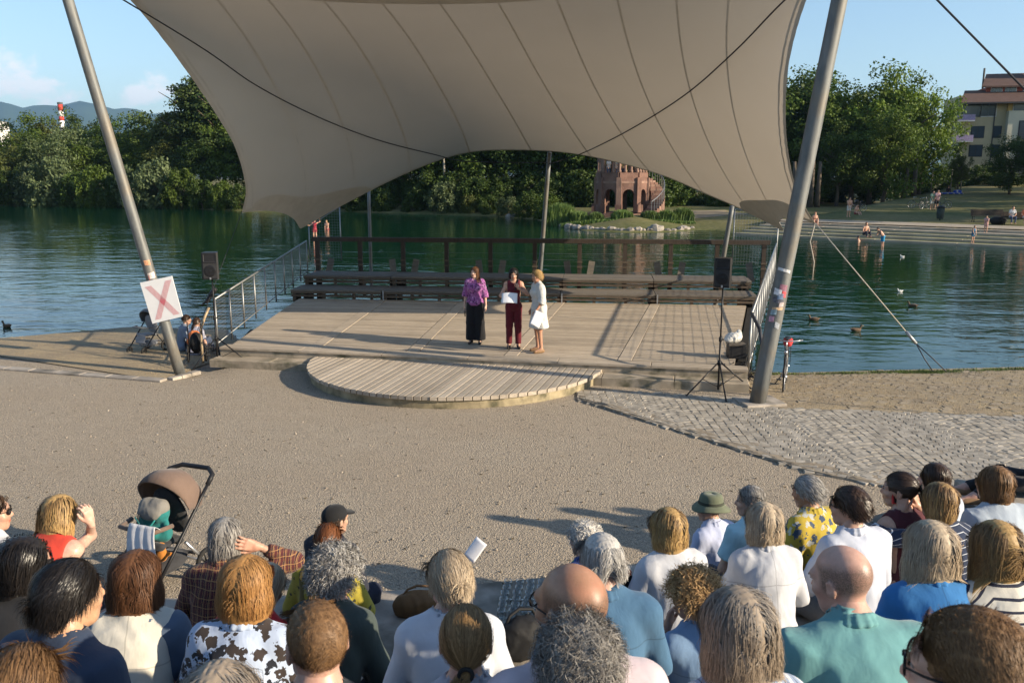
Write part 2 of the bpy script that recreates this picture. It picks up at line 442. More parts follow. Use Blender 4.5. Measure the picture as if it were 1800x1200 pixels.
# grass tufts and straw
def blades(name, pts, mat, h, n, label, spread=.05):
    k = len(pts)*n
    P = np.repeat(np.array(pts), n, 0)+np.concatenate([RNG.normal(0, spread, (k, 2)), np.zeros((k, 1))], 1)
    a = RNG.uniform(0, 2*PI, k); H = h*RNG.uniform(.5, 1.3, k); ln = RNG.uniform(.1, .8, k)*H
    w_ = .006+.004*RNG.random(k)
    dx, dy = np.cos(a), np.sin(a)
    A = P+np.stack([-dy*w_, dx*w_, 0*w_], 1); B = P-np.stack([-dy*w_, dx*w_, 0*w_], 1); C = P+np.stack([dx*ln, dy*ln, H], 1)
    V = np.stack([A, B, C], 1).reshape(-1, 3); F = np.arange(len(V)).reshape(-1, 3)
    return tag(link(name, np_mesh(name, V, F, mat)), label, kind='stuff')
pts = []
for i in range(2600):
    x = random.uniform(KR0.x, 15); y0, y1 = strip_r(x); y = random.uniform(y0+.1, y1-.25); 
    pts.append((x, y, float(land_z(np.array(x), np.array(y)))))
blades('straw', pts, STRAW, .035, 9, 'short dry straw on the strip by the water')
pts = []
for i in range(900):
    x = random.uniform(KR0.x-.3, 15); y1 = float(shore(x)); y = y1-.30-abs(random.gauss(0, .14))
    if random.random() < .35+.65*(math.sin(x*1.7)*.5+.5): pts.append((x, y, float(land_z(np.array(x), np.array(y)))))
ap = at_z(1635, 657, -.5)
for i in range(160): pts.append((ap.x+random.gauss(0, .35), ap.y+random.gauss(0, .08), float(land_z(ap.x, ap.y))))
blades('grass', pts, GRASSM, .06, 14, 'green grass fringe along the waterline')
pts = []
for i in range(900):
    x = random.uniform(-16, KL1.x); y0, y1 = strip_l(x); y = random.uniform(y0+.1, y1); pts.append((x, y, float(land_z(np.array(x), np.array(y)))))
blades('straw', pts, STRAW, .03, 8, 'short dry straw on the bank behind the left kerb')
# loose pebbles and twigs over the gravel
mb = MB()
for i in range(3600):
    y = 7+random.random()**1.6*10; x = random.uniform(-.62, .62)*y
    r = random.uniform(.006, .014) if random.random() < .9 else random.uniform(.014, .024)
    if in_paving(x, y) or y > FRONT_Y(x)-.9: continue
    mb.ball((x, y, r*.25), (r, r*random.uniform(.7, 1), r*.6), 5, 3)
tag(mb.build('pebble', M_('pebble', (.30, .255, .20), .9, .6, 7, coord='pos', bump=0)), 'loose pebbles on the gravel', kind='stuff')

mb = MB()
for i in range(620):
    y = 7.2+random.random()**1.3*10.3; x = random.uniform(-.62, .62)*y
    if in_paving(x, y) or y > FRONT_Y(x)-1.0: continue
    a = random.uniform(0, 6.28); r = random.uniform(.010, .035); c_, s_ = math.cos(a), math.sin(a)
    mb.add([(x-c_*r, y-s_*r, .004), (x+s_*r*.35, y-c_*r*.35, .010), (x+c_*r, y+s_*r, .006), (x-s_*r*.35, y+c_*r*.35, .014)], [(0, 1, 2, 3)])
tag(mb.build('leaf_litter', M_('leaf_litter', (.085, .065, .035), .9, .6, 9, coord='pos', bump=0)), 'dark bits of leaves and twigs on the gravel', kind='stuff')
# ---------------------------------------------------------------- audience terrace: curved stone steps
AC = Vector((-3.0, 20.9, 0))
T_R0, T_RUN, T_RISE, T_Z0 = 14.3, 1.1, .40, .42
def tier_z(k): return T_Z0+T_RISE*k
terr = thing('seating_steps', 'curved stone seating steps the audience sits on', None, kind='structure')
for k in range(8):
    r0 = T_R0+T_RUN*k if k else T_R0-.28; z1 = tier_z(k)
    a0, a1 = R_(-50), R_(34.5-1.2*k); nb = int((a1-a0)*r0/1.35)
    n_sub = 3
    da = (a1-a0)/nb
    g = .004/r0; V = []
    r1 = T_R0+T_RUN*(k+1)+.02; zb = -.05
    for j in range(n_sub+1):
        th = -da/2+g+(da-2*g)*j/n_sub
        for rr, z in ((r0, zb), (r0, z1-.012), (r0+.012, z1), (r1, z1), (r1, zb)):
            V.append((rr*math.sin(th), -rr*math.cos(th), z))
    F = []
    for j in range(n_sub):
        for q in range(4): F.append((j*5+q, j*5+q+1, (j+1)*5+q+1, (j+1)*5+q))
    F += [(4, 3, 2, 1, 0), tuple(n_sub*5+q for q in range(5))]
    F = [tuple(reversed(f)) for f in F]
    me = np_mesh('step_block', V, F, STONE)
    for b in range(nb):
        th = a0+da*(b+.5)
        link('step_block', me, terr, (AC.x, AC.y, random.uniform(-.004, .004)), (0, 0, th))
# stone block at the right end
blk = at_z(1686, 842, 1.05)
bk = thing('stone_block', 'dark stone block with flat top beside the seated audience', 'stone block', (0, 0, 0))
mb = MB(); mb.bbox((blk.x+1.6, blk.y-.55, .46), (3.2, 1.1, .92), .02); mb.build('block_base', M_('dark_stone', (.10, .09, .085), .8, .3, 4, coord='pos', bump=.5, bscale=40, bdist=.006), bk)
mb = MB(); mb.bbox((blk.x+1.6, blk.y-.55, .985), (3.26, 1.16, .13), .02); mb.build('block_cap', STONE, bk)
# ================================================================ STAGE
STZ = .35
BL = at_z(513, 524, STZ); BR = at_z(1331, 537, STZ)
def wood(name, col, rz, stretch=(1.2, 14, 14), rand=.3, var=.28, rough=.85):
    t = NT(name); v = t.coord('pos', stretch, rz)
    n1 = t.noise(v, 2.2, 6, .6, .6); n2 = t.noise(v, 9, 4, .6)
    c = t.ramp(n1, [(.28, sc(col, 1-var)), (.72, sc(col, 1+var))])
    c = t.mix(t.ramp(n2, [(.55, (0, 0, 0)), (.75, (.6, .6, .6))]), c, sc(col, .55))
    big = t.noise(t.coord('pos'), .9, 4); c = t.mix(t.ramp(big, [(.52, (0, 0, 0)), (.75, (.5, .5, .5))]), c, sc(col, .62))
    c = t.orand(c, rand)
    return t.set(c, rough, t.bump(n2, .35, .004), spec=.25)
ANG = math.atan2(FR.y-FL.y, FR.x-FL.x)
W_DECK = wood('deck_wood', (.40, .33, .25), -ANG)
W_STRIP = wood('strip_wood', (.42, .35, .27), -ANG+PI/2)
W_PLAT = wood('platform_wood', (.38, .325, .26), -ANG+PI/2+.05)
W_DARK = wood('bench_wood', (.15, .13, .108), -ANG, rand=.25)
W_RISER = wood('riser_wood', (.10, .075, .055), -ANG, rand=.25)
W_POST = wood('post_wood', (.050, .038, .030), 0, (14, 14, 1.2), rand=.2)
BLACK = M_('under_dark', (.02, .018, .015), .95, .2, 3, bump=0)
STEEL = M_('galvanised_steel', (.26, .265, .265), .5, .18, 5, (1, 1, 1), coord='obj', bump=.1, bscale=30, metallic=.85, spec=.5)
STEEL_D = M_('dull_steel', (.36, .37, .38), .5, .2, 6, coord='obj', bump=.1, metallic=.55)
WIRE = M_('mesh_wire', (.20, .205, .21), .5, .1, 6, coord='obj', bump=0, metallic=.5)

def lerp(a, b, t): return a+(b-a)*t
stage = thing('stage', 'wide open-air wooden stage with plank bays and stone front steps', 'stage', (0, 0, 0))
unit = MB().bbox((0, 0, 0), (1, 1, 1), .03).mesh('board', W_DECK)
# the fan bays: s = 0..1 across, t = 0..1 front to back
strip_px = [((557, 611), (668, 529)), ((730, 617), (816, 530)), ((899, 624), (984, 533)), ((1096, 634), (1153, 538))]
def s_of(P, A, B): return (P-A).dot(B-A)/(B-A).length_squared
SF = [s_of(at_z(*a, STZ), FL, FR) for a, b in strip_px]; SB = [s_of(at_z(*b, STZ), BL, BR) for a, b in strip_px]
SF = [0.012]+SF+[.988]; SB = [.012]+SB+[.988]
BORD = .34                                            # front border plank
depth = ((BL+BR)/2-(FL+FR)/2).length
def SP(s_f, s_b, t): return lerp(lerp(FL, FR, s_f), lerp(BL, BR, s_b), t)
NB = 48; t0 = (BORD+.02)/depth
for bay in range(5):
    for r in range(NB):
        t = t0+(1-t0)*(r+.5)/NB; bw = depth*(1-t0)/NB
        a = SP(SF[bay], SB[bay], t); b = SP(SF[bay+1], SB[bay+1], t)
        hw = .14                                       # half width of the cover strips
        L = (b-a).length-(.30 if bay else .15)
        m = lerp(a, b, .5); 
        link('board', unit, stage, (m.x, m.y, STZ-.02+random.uniform(-.0015, .0015)), (0, 0, math.atan2((b-a).y, (b-a).x)+random.uniform(-.0008, .0008)), (L, bw-.014, .04))
for k in range(1, 5):
    a = SP(SF[k], SB[k], t0); b = SP(SF[k], SB[k], 1.0); d = b-a; ang = math.atan2(d.y, d.x)
    nseg = 3
    for j in range(nseg):
        m = lerp(a, b, (j+.5)/nseg)
        mb = MB().bbox((0, 0, 0), (d.length/nseg-.012, .27, .045), .004); link('cover_strip', mb.mesh('cover_strip', W_STRIP), stage, (m.x, m.y, STZ-.016), (0, 0, ang))
for k in range(6):                                     # front border planks
    a = lerp(FL, FR, k/6); b = lerp(FL, FR, (k+1)/6); m = (a+b)/2+Vector((-math.sin(ANG), math.cos(ANG), 0))*BORD/2
    link('border_plank', MB().bbox((0, 0, 0), ((b-a).length-.012, BORD, .05), .006).mesh('border_plank', W_STRIP), stage, (m.x, m.y, STZ-.022), (0, 0, ANG))
nrm = Vector((-math.sin(ANG), math.cos(ANG), 0)); tan = Vector((math.cos(ANG), math.sin(ANG), 0))
def along(d0, off, z): p = FL+tan*d0+nrm*off; return (p.x, p.y, z)
FW = (FR-FL).length
mb = MB(); c = along(FW/2, .18, .15); mb.box(c, (FW-.02, .30, .30), ANG); mb.build('front_riser', CONC, stage)
nst = 8
for k in range(nst):
    c = along(FW*(k+.5)/nst, -.2, .085); link('step_stone', MB().bbox((0, 0, 0), (FW/nst-.008, .44, .17), .012).mesh('step_stone', CONC), stage, c, (0, 0, ANG))
# joists and dark underside over the water
for k in range(5):
    a = lerp(FL, FR, .01+.245*k); b = lerp(BL, BR, .01+.245*k); m = (a+b)/2+nrm*.5; d = b-a
    MB().box((m.x, m.y, .17), (d.length-1, .16, .24), math.atan2(d.y, d.x)).build('joist', BLACK, stage)
    for q in (.25, .6, .95): 
        p = a+d*q; MB().lathe([(.12, -2.3), (.12, .05)], 10, (p.x, p.y, 0)).build('pile', BLACK, stage)
under = [tuple((FL+nrm*.4+tan*.1)[:2]), tuple((FR+nrm*.4-tan*.1)[:2]), tuple((lerp(FR, BR, .35))[:2]), tuple((lerp(FL, BL, .35))[:2])]
MB().prism(under, -.1, .27).build('foundation', BLACK, stage)

# round platform
C0 = (at_z(560, 622, .23)+at_z(1064, 641, .23))/2; PR = (at_z(1064, 641, .23)-at_z(560, 622, .23)).length/2; PZ = .23
plat = thing('round_platform', 'low half-round wooden platform with concrete rim in front of the stage', 'platform', (0, 0, 0))
dirv = (at_z(608, 672, PZ)-at_z(696, 626, PZ)).normalized(); per = Vector((-dirv.y, dirv.x, 0)); 
if per.x < 0: per = -per
nbd = 43; bw = 2*PR/nbd/ max(.5, abs(per.dot(tan)))
bw = 2*PR*per.dot(tan)/nbd
for k in range(nbd):
    e = []
    for side in (-1, 1):
        u = -PR*per.dot(tan)+bw*(k+.5)+side*(bw/2-.010)  # coordinate along per, measured from C0
        # start on the chord: C0 + tan*q with q*tan.per = u
        q = u/per.dot(tan); st = C0+tan*q
        # hit the circle along dirv
        rel = st-C0; bq = rel.dot(dirv); cq = rel.length_squared-PR*PR
        disc = max(bq*bq-cq, 0); t = -bq+math.sqrt(disc); e.append((st, st+dirv*max(t, .02)))
    (a0, a1), (b0, b1) = e
    tk = .07; dz = random.uniform(-.002, .002); j = random.uniform(-.012, .012)
    a1 = a1+dirv*j; b1 = b1+dirv*j
    c = .005; n_ = per*c
    V = [(*a0[:2], PZ-tk), (*a1[:2], PZ-tk), (*b1[:2], PZ-tk), (*b0[:2], PZ-tk), (*a0[:2], PZ-c+dz), (*a1[:2], PZ-c+dz), (*b1[:2], PZ-c+dz), (*b0[:2], PZ-c+dz),
         (*(a0+n_)[:2], PZ+dz), (*(a1+n_-dirv*c)[:2], PZ+dz), (*(b1-n_-dirv*c)[:2], PZ+dz), (*(b0-n_)[:2], PZ+dz)]
    F = [(3, 2, 1, 0)]
    for o in (0, 4): F += [(o, o+1, o+5, o+4), (o+1, o+2, o+6, o+5), (o+2, o+3, o+7, o+6), (o+3, o, o+4, o+7)]
    F.append((8, 9, 10, 11))
    if (a1-a0).cross(b0-a0).z < 0: F = [tuple(reversed(f)) for f in F]
    link('board', np_mesh('board', V, F, W_PLAT), plat)
rim = MB(); V = []; F = []; n = 48
for i in range(n+1):
    th = ANG+PI+PI*i/n
    for rr, z in ((PR-.05, 0), (PR-.05, PZ-.075), (PR-.30, PZ-.075), (PR-.30, 0)):
        V.append((C0.x+rr*math.cos(th), C0.y+rr*math.sin(th), z))
for i in range(n):
    for q in range(3): F.append((i*4+q, i*4+q+1, i*4+q+5, i*4+q+4))
F += [(3, 2, 1, 0), (n*4, n*4+1, n*4+2, n*4+3)]
CONC_RIM = M_('mossy_concrete', (.30, .25, .16), .9, .35, 3.0, coord='pos', bump=.6, bscale=30, bdist=.01, stain=((.05, .052, .032), 2.0))
link('rim', np_mesh('rim', V, F, CONC_RIM), plat)
base_p = [(C0.x+(PR-.31)*math.cos(ANG+PI+PI*i/24), C0.y+(PR-.31)*math.sin(ANG+PI+PI*i/24)) for i in range(25)]
MB().prism(base_p, 0.001, PZ-.078).build('platform_base', BLACK, plat)
V = [(*along(-(PR)+FW/2, 0, 0)[:2], 0)]
# ---------------------------------------------------------------- bench tiers behind
bench = thing('bench_tiers', 'two wide wooden bench tiers at the back of the stage over the water', 'bench tiers', (0, 0, 0))
BANG = math.atan2(BR.y-BL.y, BR.x-BL.x); bt = Vector((math.cos(BANG), math.sin(BANG), 0)); bn = Vector((-bt.y, bt.x, 0))
BW = (BR-BL).length
def bpos(u, off, z): p = BL+bt*(u*BW)+bn*off; return Vector((p.x, p.y, z))
SBs = [SB[0]-.012, SB[1], SB[2], SB[3], SB[4], 1.0]
T1Z, T2Z = .63, .92
for tier, (o0, o1, z) in enumerate(((-.10, 1.10, T1Z), (1.04, 2.35, T2Z))):
    npl = 6; pw = (o1-o0)/npl
    for k in range(5):
        u0, u1 = SBs[k], SBs[k+1]; ext = tier*.012*0
        for q in range(npl):
            m = bpos((u0+u1)/2, o0+pw*(q+.5), z-.025+random.uniform(-.002, .002))
            link('plank', MB().bbox((0, 0, 0), ((u1-u0)*BW-.016, pw-.010, .05), .006).mesh('plank', W_DARK), bench, m, (0, 0, BANG+random.uniform(-.001, .001)))
        # front fascia planks: the upper edge board and the middle slat, open slits between
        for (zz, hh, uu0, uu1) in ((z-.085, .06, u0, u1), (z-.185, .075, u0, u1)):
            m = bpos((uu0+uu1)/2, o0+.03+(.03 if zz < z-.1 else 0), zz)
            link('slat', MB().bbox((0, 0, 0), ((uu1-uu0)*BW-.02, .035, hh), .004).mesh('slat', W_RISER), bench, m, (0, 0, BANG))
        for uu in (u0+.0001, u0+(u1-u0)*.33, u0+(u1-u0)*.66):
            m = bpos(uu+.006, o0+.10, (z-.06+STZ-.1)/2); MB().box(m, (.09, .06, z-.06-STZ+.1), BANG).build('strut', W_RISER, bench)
    for k in range(1, 5):
        p = bpos(SBs[k]+.004, o0-.02, (z+STZ)/2-.02)
        if tier == 0: MB().box(p, (.035, .02, z-STZ+.04), BANG).build('bracket', STEEL_D, bench)
    for k in range(6):
        for off in (o0+.25, o1-.2):
            p = bpos(min(max(SBs[k], .01), .99), off, 0); MB().lathe([(.10, -2.3), (.10, z-.06)], 8, tuple(p)).build('pile', BLACK, bench)
# ---------------------------------------------------------------- rear rail
rail = thing('rear_rail', 'dark brown timber rail with posts and buttress planks behind the bench tiers', 'railing', (0, 0, 0))
RY = 2.45
ra = at_y(548, 417, bpos(0, RY, 0).y); rb = at_y(1354, 424, bpos(1, RY, 0).y)
ra.z = rb.z = (ra.z+rb.z)/2; rtop = ra.z
d = rb-ra; rang = math.atan2(d.y, d.x)
m = (ra+rb)/2
for k in range(3):
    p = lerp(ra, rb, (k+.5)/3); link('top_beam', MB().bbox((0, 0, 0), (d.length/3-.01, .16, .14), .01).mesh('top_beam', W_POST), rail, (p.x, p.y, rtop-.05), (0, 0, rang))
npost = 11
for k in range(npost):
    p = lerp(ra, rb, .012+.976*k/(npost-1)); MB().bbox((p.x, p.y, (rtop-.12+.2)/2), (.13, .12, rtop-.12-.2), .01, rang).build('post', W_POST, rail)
    for zz in (.35, .62): MB().box((p.x, p.y-.07, T2Z+zz*.6), (.17, .03, .05), rang).build('bolt_plate', W_RISER, rail)
    if k in (0, 2, 4, 6, 8, 10):
        for sx in (-1, 1):
            if (k == 0 and sx < 0) or (k == 10 and sx > 0): continue
            V0 = MB(); V0.bbox((0, 0, 0), (.20, .05, .62), .01); q = p+Vector((math.cos(rang), math.sin(rang), 0))*sx*.36+Vector((0, .10, 0))
            link('buttress_plank', V0.mesh('buttress_plank', W_DARK), rail, (q.x, q.y, T2Z+.08), (R_(-14), R_(9*sx), rang))
mb = MB()
for zz in (.28, .5, .72): 
    mb.tube([ra+Vector((0, -.03, T2Z+zz*.9-rtop-.02)), rb+Vector((0, -.03, T2Z+zz*.9-rtop-.02))], .004, 5)
mb.build('rail_wire', WIRE, rail)
# ---------------------------------------------------------------- side fences
def fence(label, P, Q, zb0, zb1, h0, h1, npost, skipfirst=False, lean=0.0, pitch=.075, wires=True):
    """posts from P to Q, wire mesh panels between, bottom height zb, top zb+h"""
    root = thing('side_fence', label, 'fence', (0, 0, 0), group='wire mesh fences along the stage sides')
    d = Vector(Q)-Vector(P); L = Vector((d.x, d.y, 0)).length; n = Vector((-d.y, d.x, 0)).normalized()
    def pt(t, hh): 
        zb = zb0+(zb1-zb0)*t; h = h0+(h1-h0)*t; p = Vector(P)+Vector((d.x, d.y, 0))*t
        return Vector((p.x, p.y, zb+h*hh))+n*lean*hh
    for k in range(npost):
        t = k/(npost-1); MB().tube([pt(t, -.12), pt(t, 1.0)], .021, 8).build('post', STEEL, root, True)
    MB().tube([pt(0, 1), pt(1, 1)], .024, 8).build('top_rail', STEEL, root, True)
    MB().tube([pt(0, .04), pt(1, .04)], .016, 8).build('bottom_rail', STEEL, root, True)
    for k in range(npost-1):
        mb = MB(); a, b = k/(npost-1), (k+1)/(npost-1); nv = max(2, int(L*(b-a)/pitch)); nh = int((h0+h1)/2/pitch)
        for i in range(1, nv): t = a+(b-a)*i/nv; mb.tube([pt(t, .04), pt(t, .99)], .0032, 3, False)
        for j in range(1, nh): hh = .04+.95*j/nh; mb.tube([pt(a, hh), pt(b, hh)], .0032, 3, False)
        mb.build('wire_panel', WIRE, root)
    return root
lf0 = at_z(383, 606, STZ); lf1 = at_z(541, 478, T2Z)
fl = fence('wire mesh fence along the left stage edge behind the sign mast', (lf0.x, lf0.y, 0), (lf1.x, lf1.y, 0), STZ, T2Z, 1.02, 1.0, 10)
# curved end bow of the left fence
e0 = at_z(357, 638, .0); pts = [Vector((e0.x, e0.y, z)) for z in (0, .4, .75)]; tp = Vector((lf0.x, lf0.y, 1.30)); 
pts += [Vector((lerp(e0.x, tp.x, q), lerp(e0.y, tp.y, q), .75+.55*math.sin(q*PI/2))) for q in (.15, .35, .6)]
MB().tube(pts, .03, 8).build('end_bow', M_('rusty_tube', (.33, .25, .16), .6, .3, 8, bump=.2, metallic=.3), fl, True)
mb = MB()
for i in range(1, 9):
    q = i/9; x, y = lerp(e0.x, lf0.x, q), lerp(e0.y, lf0.y, q); mb.tube([(x, y, .1), (x, y, .75+.55*math.sin(q*PI/2))], .0032, 3, False)
for j in range(1, 14): z = .1+j*.075; mb.tube([(lerp(e0.x, lf0.x, max(0, (z-.75)*1.2)), lerp(e0.y, lf0.y, max(0, (z-.75)*1.2)), z), (lf0.x, lf0.y, z)], .0032, 3, False)
mb.build('wire_panel', WIRE, fl)
rf0 = at_z(1316, 644, STZ); rf1 = at_z(1362, 484, T2Z)
fr_ = fence('wire mesh fence beside the thick leaning mast on the right', (rf0.x, rf0.y, 0), (rf1.x, rf1.y, 0), STZ, T2Z, 1.05, 1.0, 13)
MB().tube([(rf0.x, rf0.y-.9, .0), (rf0.x, rf0.y-.88, .8), (rf0.x, rf0.y-.6, 1.2), (rf0.x, rf0.y, 1.4)], .035, 8).build('end_bow', M_('dark_tube', (.06, .06, .065), .5, .3, 8, bump=.1, metallic=.4), fr_, True)
# tall mesh screens at the back corners
def screen(label, px0, px1, ytop0, ytop1, Y0, Y1):
    root = thing('mesh_screen', label, 'mesh screen', group='tall mesh screens at the back corners')
    a0 = at_y(px0, 424, Y0); b0 = at_y(px1, 424, Y1); a1 = at_y(px0, ytop0, Y0); b1 = at_y(px1, ytop1, Y1)
    a0.z = b0.z = 1.2
    for (p, q) in ((a0, a1), (b0, b1)): MB().tube([p, (p.x, p.y, q.z)], .022, 8).build('post', STEEL, root, True)
    mb = MB(); L = (Vector((b0.x, b0.y, 0))-Vector((a0.x, a0.y, 0))).length; nv = int(L/.09)
    for i in range(1, nv):
        t = i/nv; p = lerp(a0, b0, t); mb.tube([p, (p.x, p.y, lerp(a1.z, b1.z, t))], .004, 3, False)
    nh = int((max(a1.z, b1.z)-1.2)/.09)
    for j in range(nh+1):
        z = 1.2+j*.09
        t0_, t1_ = 0, 1
        if a1.z < b1.z and z > a1.z: t0_ = (z-a1.z)/(b1.z-a1.z)
        if b1.z < a1.z and z > b1.z: t1_ = 1-(z-b1.z)/(a1.z-b1.z)
        if t1_-t0_ > .05: mb.tube([lerp(a0, b0, t0_)*1+Vector((0, 0, z-1.2)), lerp(a0, b0, t1_)+Vector((0, 0, z-1.2))], .004, 3, False)
    mb.build('wire_panel', WIRE, root)
    MB().tube([a1, b1], .018, 6).build('top_rail', STEEL, root, True)
screen('tall wire mesh screen below the canopy tip at the left back corner', 544, 599, 398, 362, bpos(0, RY, 0).y+.6, bpos(0, RY, 0).y+.4)
screen('tall wire mesh screen below the canopy at the right back corner', 1289, 1366, 366, 384, bpos(1, RY, 0).y+.7, bpos(1, RY, 0).y)
# ================================================================ MASTS, CANOPY, CABLES
def mast(label, p0, p1, r0, r1, base=True, name='mast', group=None, mat=None):
    root = thing(name, label, 'mast', (0, 0, 0), group=group)
    MB().tube([lerp(p0, p1, k/10) for k in range(11)], [lerp(r0, r1, k/10) for k in range(11)], 20).build('pole', mat or STEEL_M, root, True)
    return root
def m_mast():
    t = NT('weathered_mast_steel'); v = t.coord('pos', (1, 1, .25)); n = t.noise(v, 7, 6, .65); n2 = t.noise(t.coord('pos'), 1.3, 4)
    c = t.ramp(n, [(.3, (.085, .09, .09)), (.7, (.19, .195, .19))]); c = t.mix(t.ramp(n2, [(.5, (0, 0, 0)), (.7, (.7, .7, .7))]), c, (.19, .155, .11))
    return t.set(c, t.ramp(n, [(.3, (.5, .5, .5)), (.7, (.7, .7, .7))]), t.bump(n, .2, .003), .35, .45)
STEEL_M = m_mast()
LB = at_z(318, 655, 0); LT = at_y(88, -105, 17.0)
RB = at_z(1329, 712, 0); RT = at_y(1505, -145, 15.0)
ml = mast('grey steel mast leaning left, with the white sign board on it', LB-Vector((0, 0, .1)), LT, .110, .100)
mr = mast('grey steel mast leaning right, with stickers around its middle', RB-Vector((0, 0, .1)), RT, .142, .130)
# plinths and stickers
MB().bbox((RB.x+.08, RB.y+.1, .03), (.75, .62, .07), .01, .2).build('plinth', STONE, mr)
def sticker(root, P0, P1, rad, t, ang, w_, h, col, tilt=0):
    ax = (P1-P0).normalized(); u = ax.cross(Vector((0, 1, 0))).normalized(); q = ax.cross(u)
    L = (P1-P0).length; V = []; F = []; n = 6
    for j in (0, 1):
        for i in range(n+1):
            a = ang+(i/n-.5)*w_/rad; s = t*L+(j-.5)*h+tilt*(i/n-.5)
            V.append(P0+ax*s+(u*math.cos(a)+q*math.sin(a))*(rad+.004))
    F = [(i, i+1, n+2+i, n+1+i) for i in range(n)]
    link('sticker', np_mesh('sticker', V, F, M_('sticker_paper', col, .6, .35, 25, coord='pos', bump=0)), root)
def facing_angle(P0, P1):
    ax = (P1-P0).normalized(); u = ax.cross(Vector((0, 1, 0))).normalized(); q = ax.cross(u)
    v = Vector((0, -1, 0)); return math.atan2(v.dot(q), v.dot(u))
fa = facing_angle(RB, RT)
def mast_t(P0, P1, ypx):
    lo, hi = 0, 1
    for _ in range(40):
        m = (lo+hi)/2; P = lerp(P0, P1, m); rel = P-Vector((0, 0, CAM_H)); c, s = math.cos(PITCH), math.sin(PITCH)
        dep = rel.y*c-rel.z*s; v = (-rel.y*s-rel.z*c)/dep*FPX+600
        if v > ypx: lo = m
        else: hi = m
    return lo
for (y, da, w_, h, col) in ((475, 0, .30, .05, (.55, .55, .56)), (505, .2, .16, .12, (.25, .12, .16)), (513, -.5, .13, .11, (.6, .6, .62)), (516, .5, .12, .10, (.5, .08, .09)), (528, -.2, .2, .09, (.10, .10, .12)),
                            (533, .4, .12, .08, (.5, .42, .40)), (541, .0, .22, .05, (.5, .35, .22)), (548, -.5, .1, .09, (.22, .3, .34)), (560, -.6, .09, .1, (.45, .25, .32)), (570, .3, .1, .1, (.3, .32, .35)), (520, -.05, .1, .1, (.14, .2, .3))):
    sticker(mr, RB, RT, .1385, mast_t(RB, RT, y), fa+da, w_, h, col, random.uniform(-.05, .05))
fa = facing_angle(LB, LT)
for (y, da, w_, h, col) in ((461, .1, .16, .10, (.55, .28, .16)), (484, .1, .2, .12, (.6, .5, .46)), (487, -.5, .1, .1, (.55, .18, .14))):
    sticker(ml, LB, LT, .107, mast_t(LB, LT, y), fa+da, w_, h, col, random.uniform(-.03, .03))
# sign board with a hatched red cross
cY = lerp(LB, LT, mast_t(LB, LT, 535)).y-.135
corners = [at_y(246, 497, cY), at_y(302, 485, cY), at_y(321, 556, cY), at_y(268, 569, cY)]
sb = thing('sign_board', 'white board with a hatched red cross hung on the leaning mast', 'sign', corners[0])
cc = [c-corners[0] for c in corners]; th = Vector((0, .02, 0))
V = [tuple(c) for c in cc]+[tuple(c+th) for c in cc]
link('board', np_mesh('board', V, [(0, 3, 2, 1), (4, 5, 6, 7)]+[(i, (i+1) % 4, 4+(i+1) % 4, 4+i) for i in range(4)], M_('sign_white', (.66, .66, .67), .5, .04, 3, bump=0)), sb)
def sq(u, v): 
    top = lerp(cc[0], cc[1], u); bot = lerp(cc[3], cc[2], u); return lerp(top, bot, v)+Vector((0, -.004, 0))
mb = MB()
for (u0, v0, u1, v1) in ((.20, .12, .84, .92), (.86, .08, .22, .93)):
    d = Vector((u1-u0, (v1-v0)*1.28)); L = d.length; d.normalize(); nn = Vector((-d.y, d.x)); nb = 33
    # bars run horizontally across the arm
    for k in range(nb):
        t = (k+.25)/nb; tt = (k+.75)/nb
        hw = .10
        A = lambda t_, s: sq(u0+(u1-u0)*t_+s*hw, v0+(v1-v0)*t_)
        mb.add([A(t, -1), A(t, 1), A(tt, 1), A(tt, -1)], [(3, 2, 1, 0)])
mb.build('printed_cross', M_('print_red', (.50, .13, .16), .6, .05, 5, bump=0), sb)

# ---- canopy as a stretched membrane between boundary curves
def P3(lst): return [at_y(x, y, Y) for x, y, Y in lst]
def resample(P, n):
    P = np.array([tuple(p) for p in P]); s = np.concatenate([[0], np.cumsum(np.linalg.norm(np.diff(P, axis=0), axis=1))])
    # smooth with a Catmull-like densification
    t = np.linspace(0, s[-1], n); return np.stack([np.interp(t, s, P[:, i]) for i in range(3)], -1)
def dense(P, k=12):
    P = [np.array(tuple(p)) for p in P]; out = []
    for i in range(len(P)-1):
        p0 = P[max(i-1, 0)]; p1 = P[i]; p2 = P[i+1]; p3 = P[min(i+2, len(P)-1)]
        for j in range(k):
            t = j/k; out.append(.5*((2*p1)+(-p0+p2)*t+(2*p0-5*p1+4*p2-p3)*t*t+(-p0+3*p1-3*p2+p3)*t**3))
    out.append(P[-1]); return out
bottom = dense(P3([(425, 373, 23.0), (452, 370, 23.6), (480, 370, 24.3), (505, 376, 25.0), (521, 388, 25.6), (527, 403, 26.1)]))[:-1] + \
    dense(P3([(527, 403, 26.1), (562, 383, 26.4), (605, 359, 26.8), (700, 311, 27.5), (780, 279, 28.0), (850, 265, 28.4), (965, 266, 28.6), (1050, 278, 28.0), (1160, 307, 26.9), (1245, 343, 25.6), (1290, 362, 24.9), (1335, 384, 23.9), (1362, 398, 23.2), (1379, 407, 22.6)]))[:-1] + \
    dense(P3([(1379, 407, 22.6), (1372, 396, 22.2), (1371, 385, 21.8), (1383, 381, 21.2), (1405, 383, 20.6), (1433, 392, 20.0)]))
left = dense(P3([(425, 373, 23.0), (432, 330, 22.6), (415, 262, 21.8), (383, 203, 21.1), (347, 148, 20.4), (292, 72, 19.4), (232, 0, 18.5), (160, -62, 17.6)])+[LT])
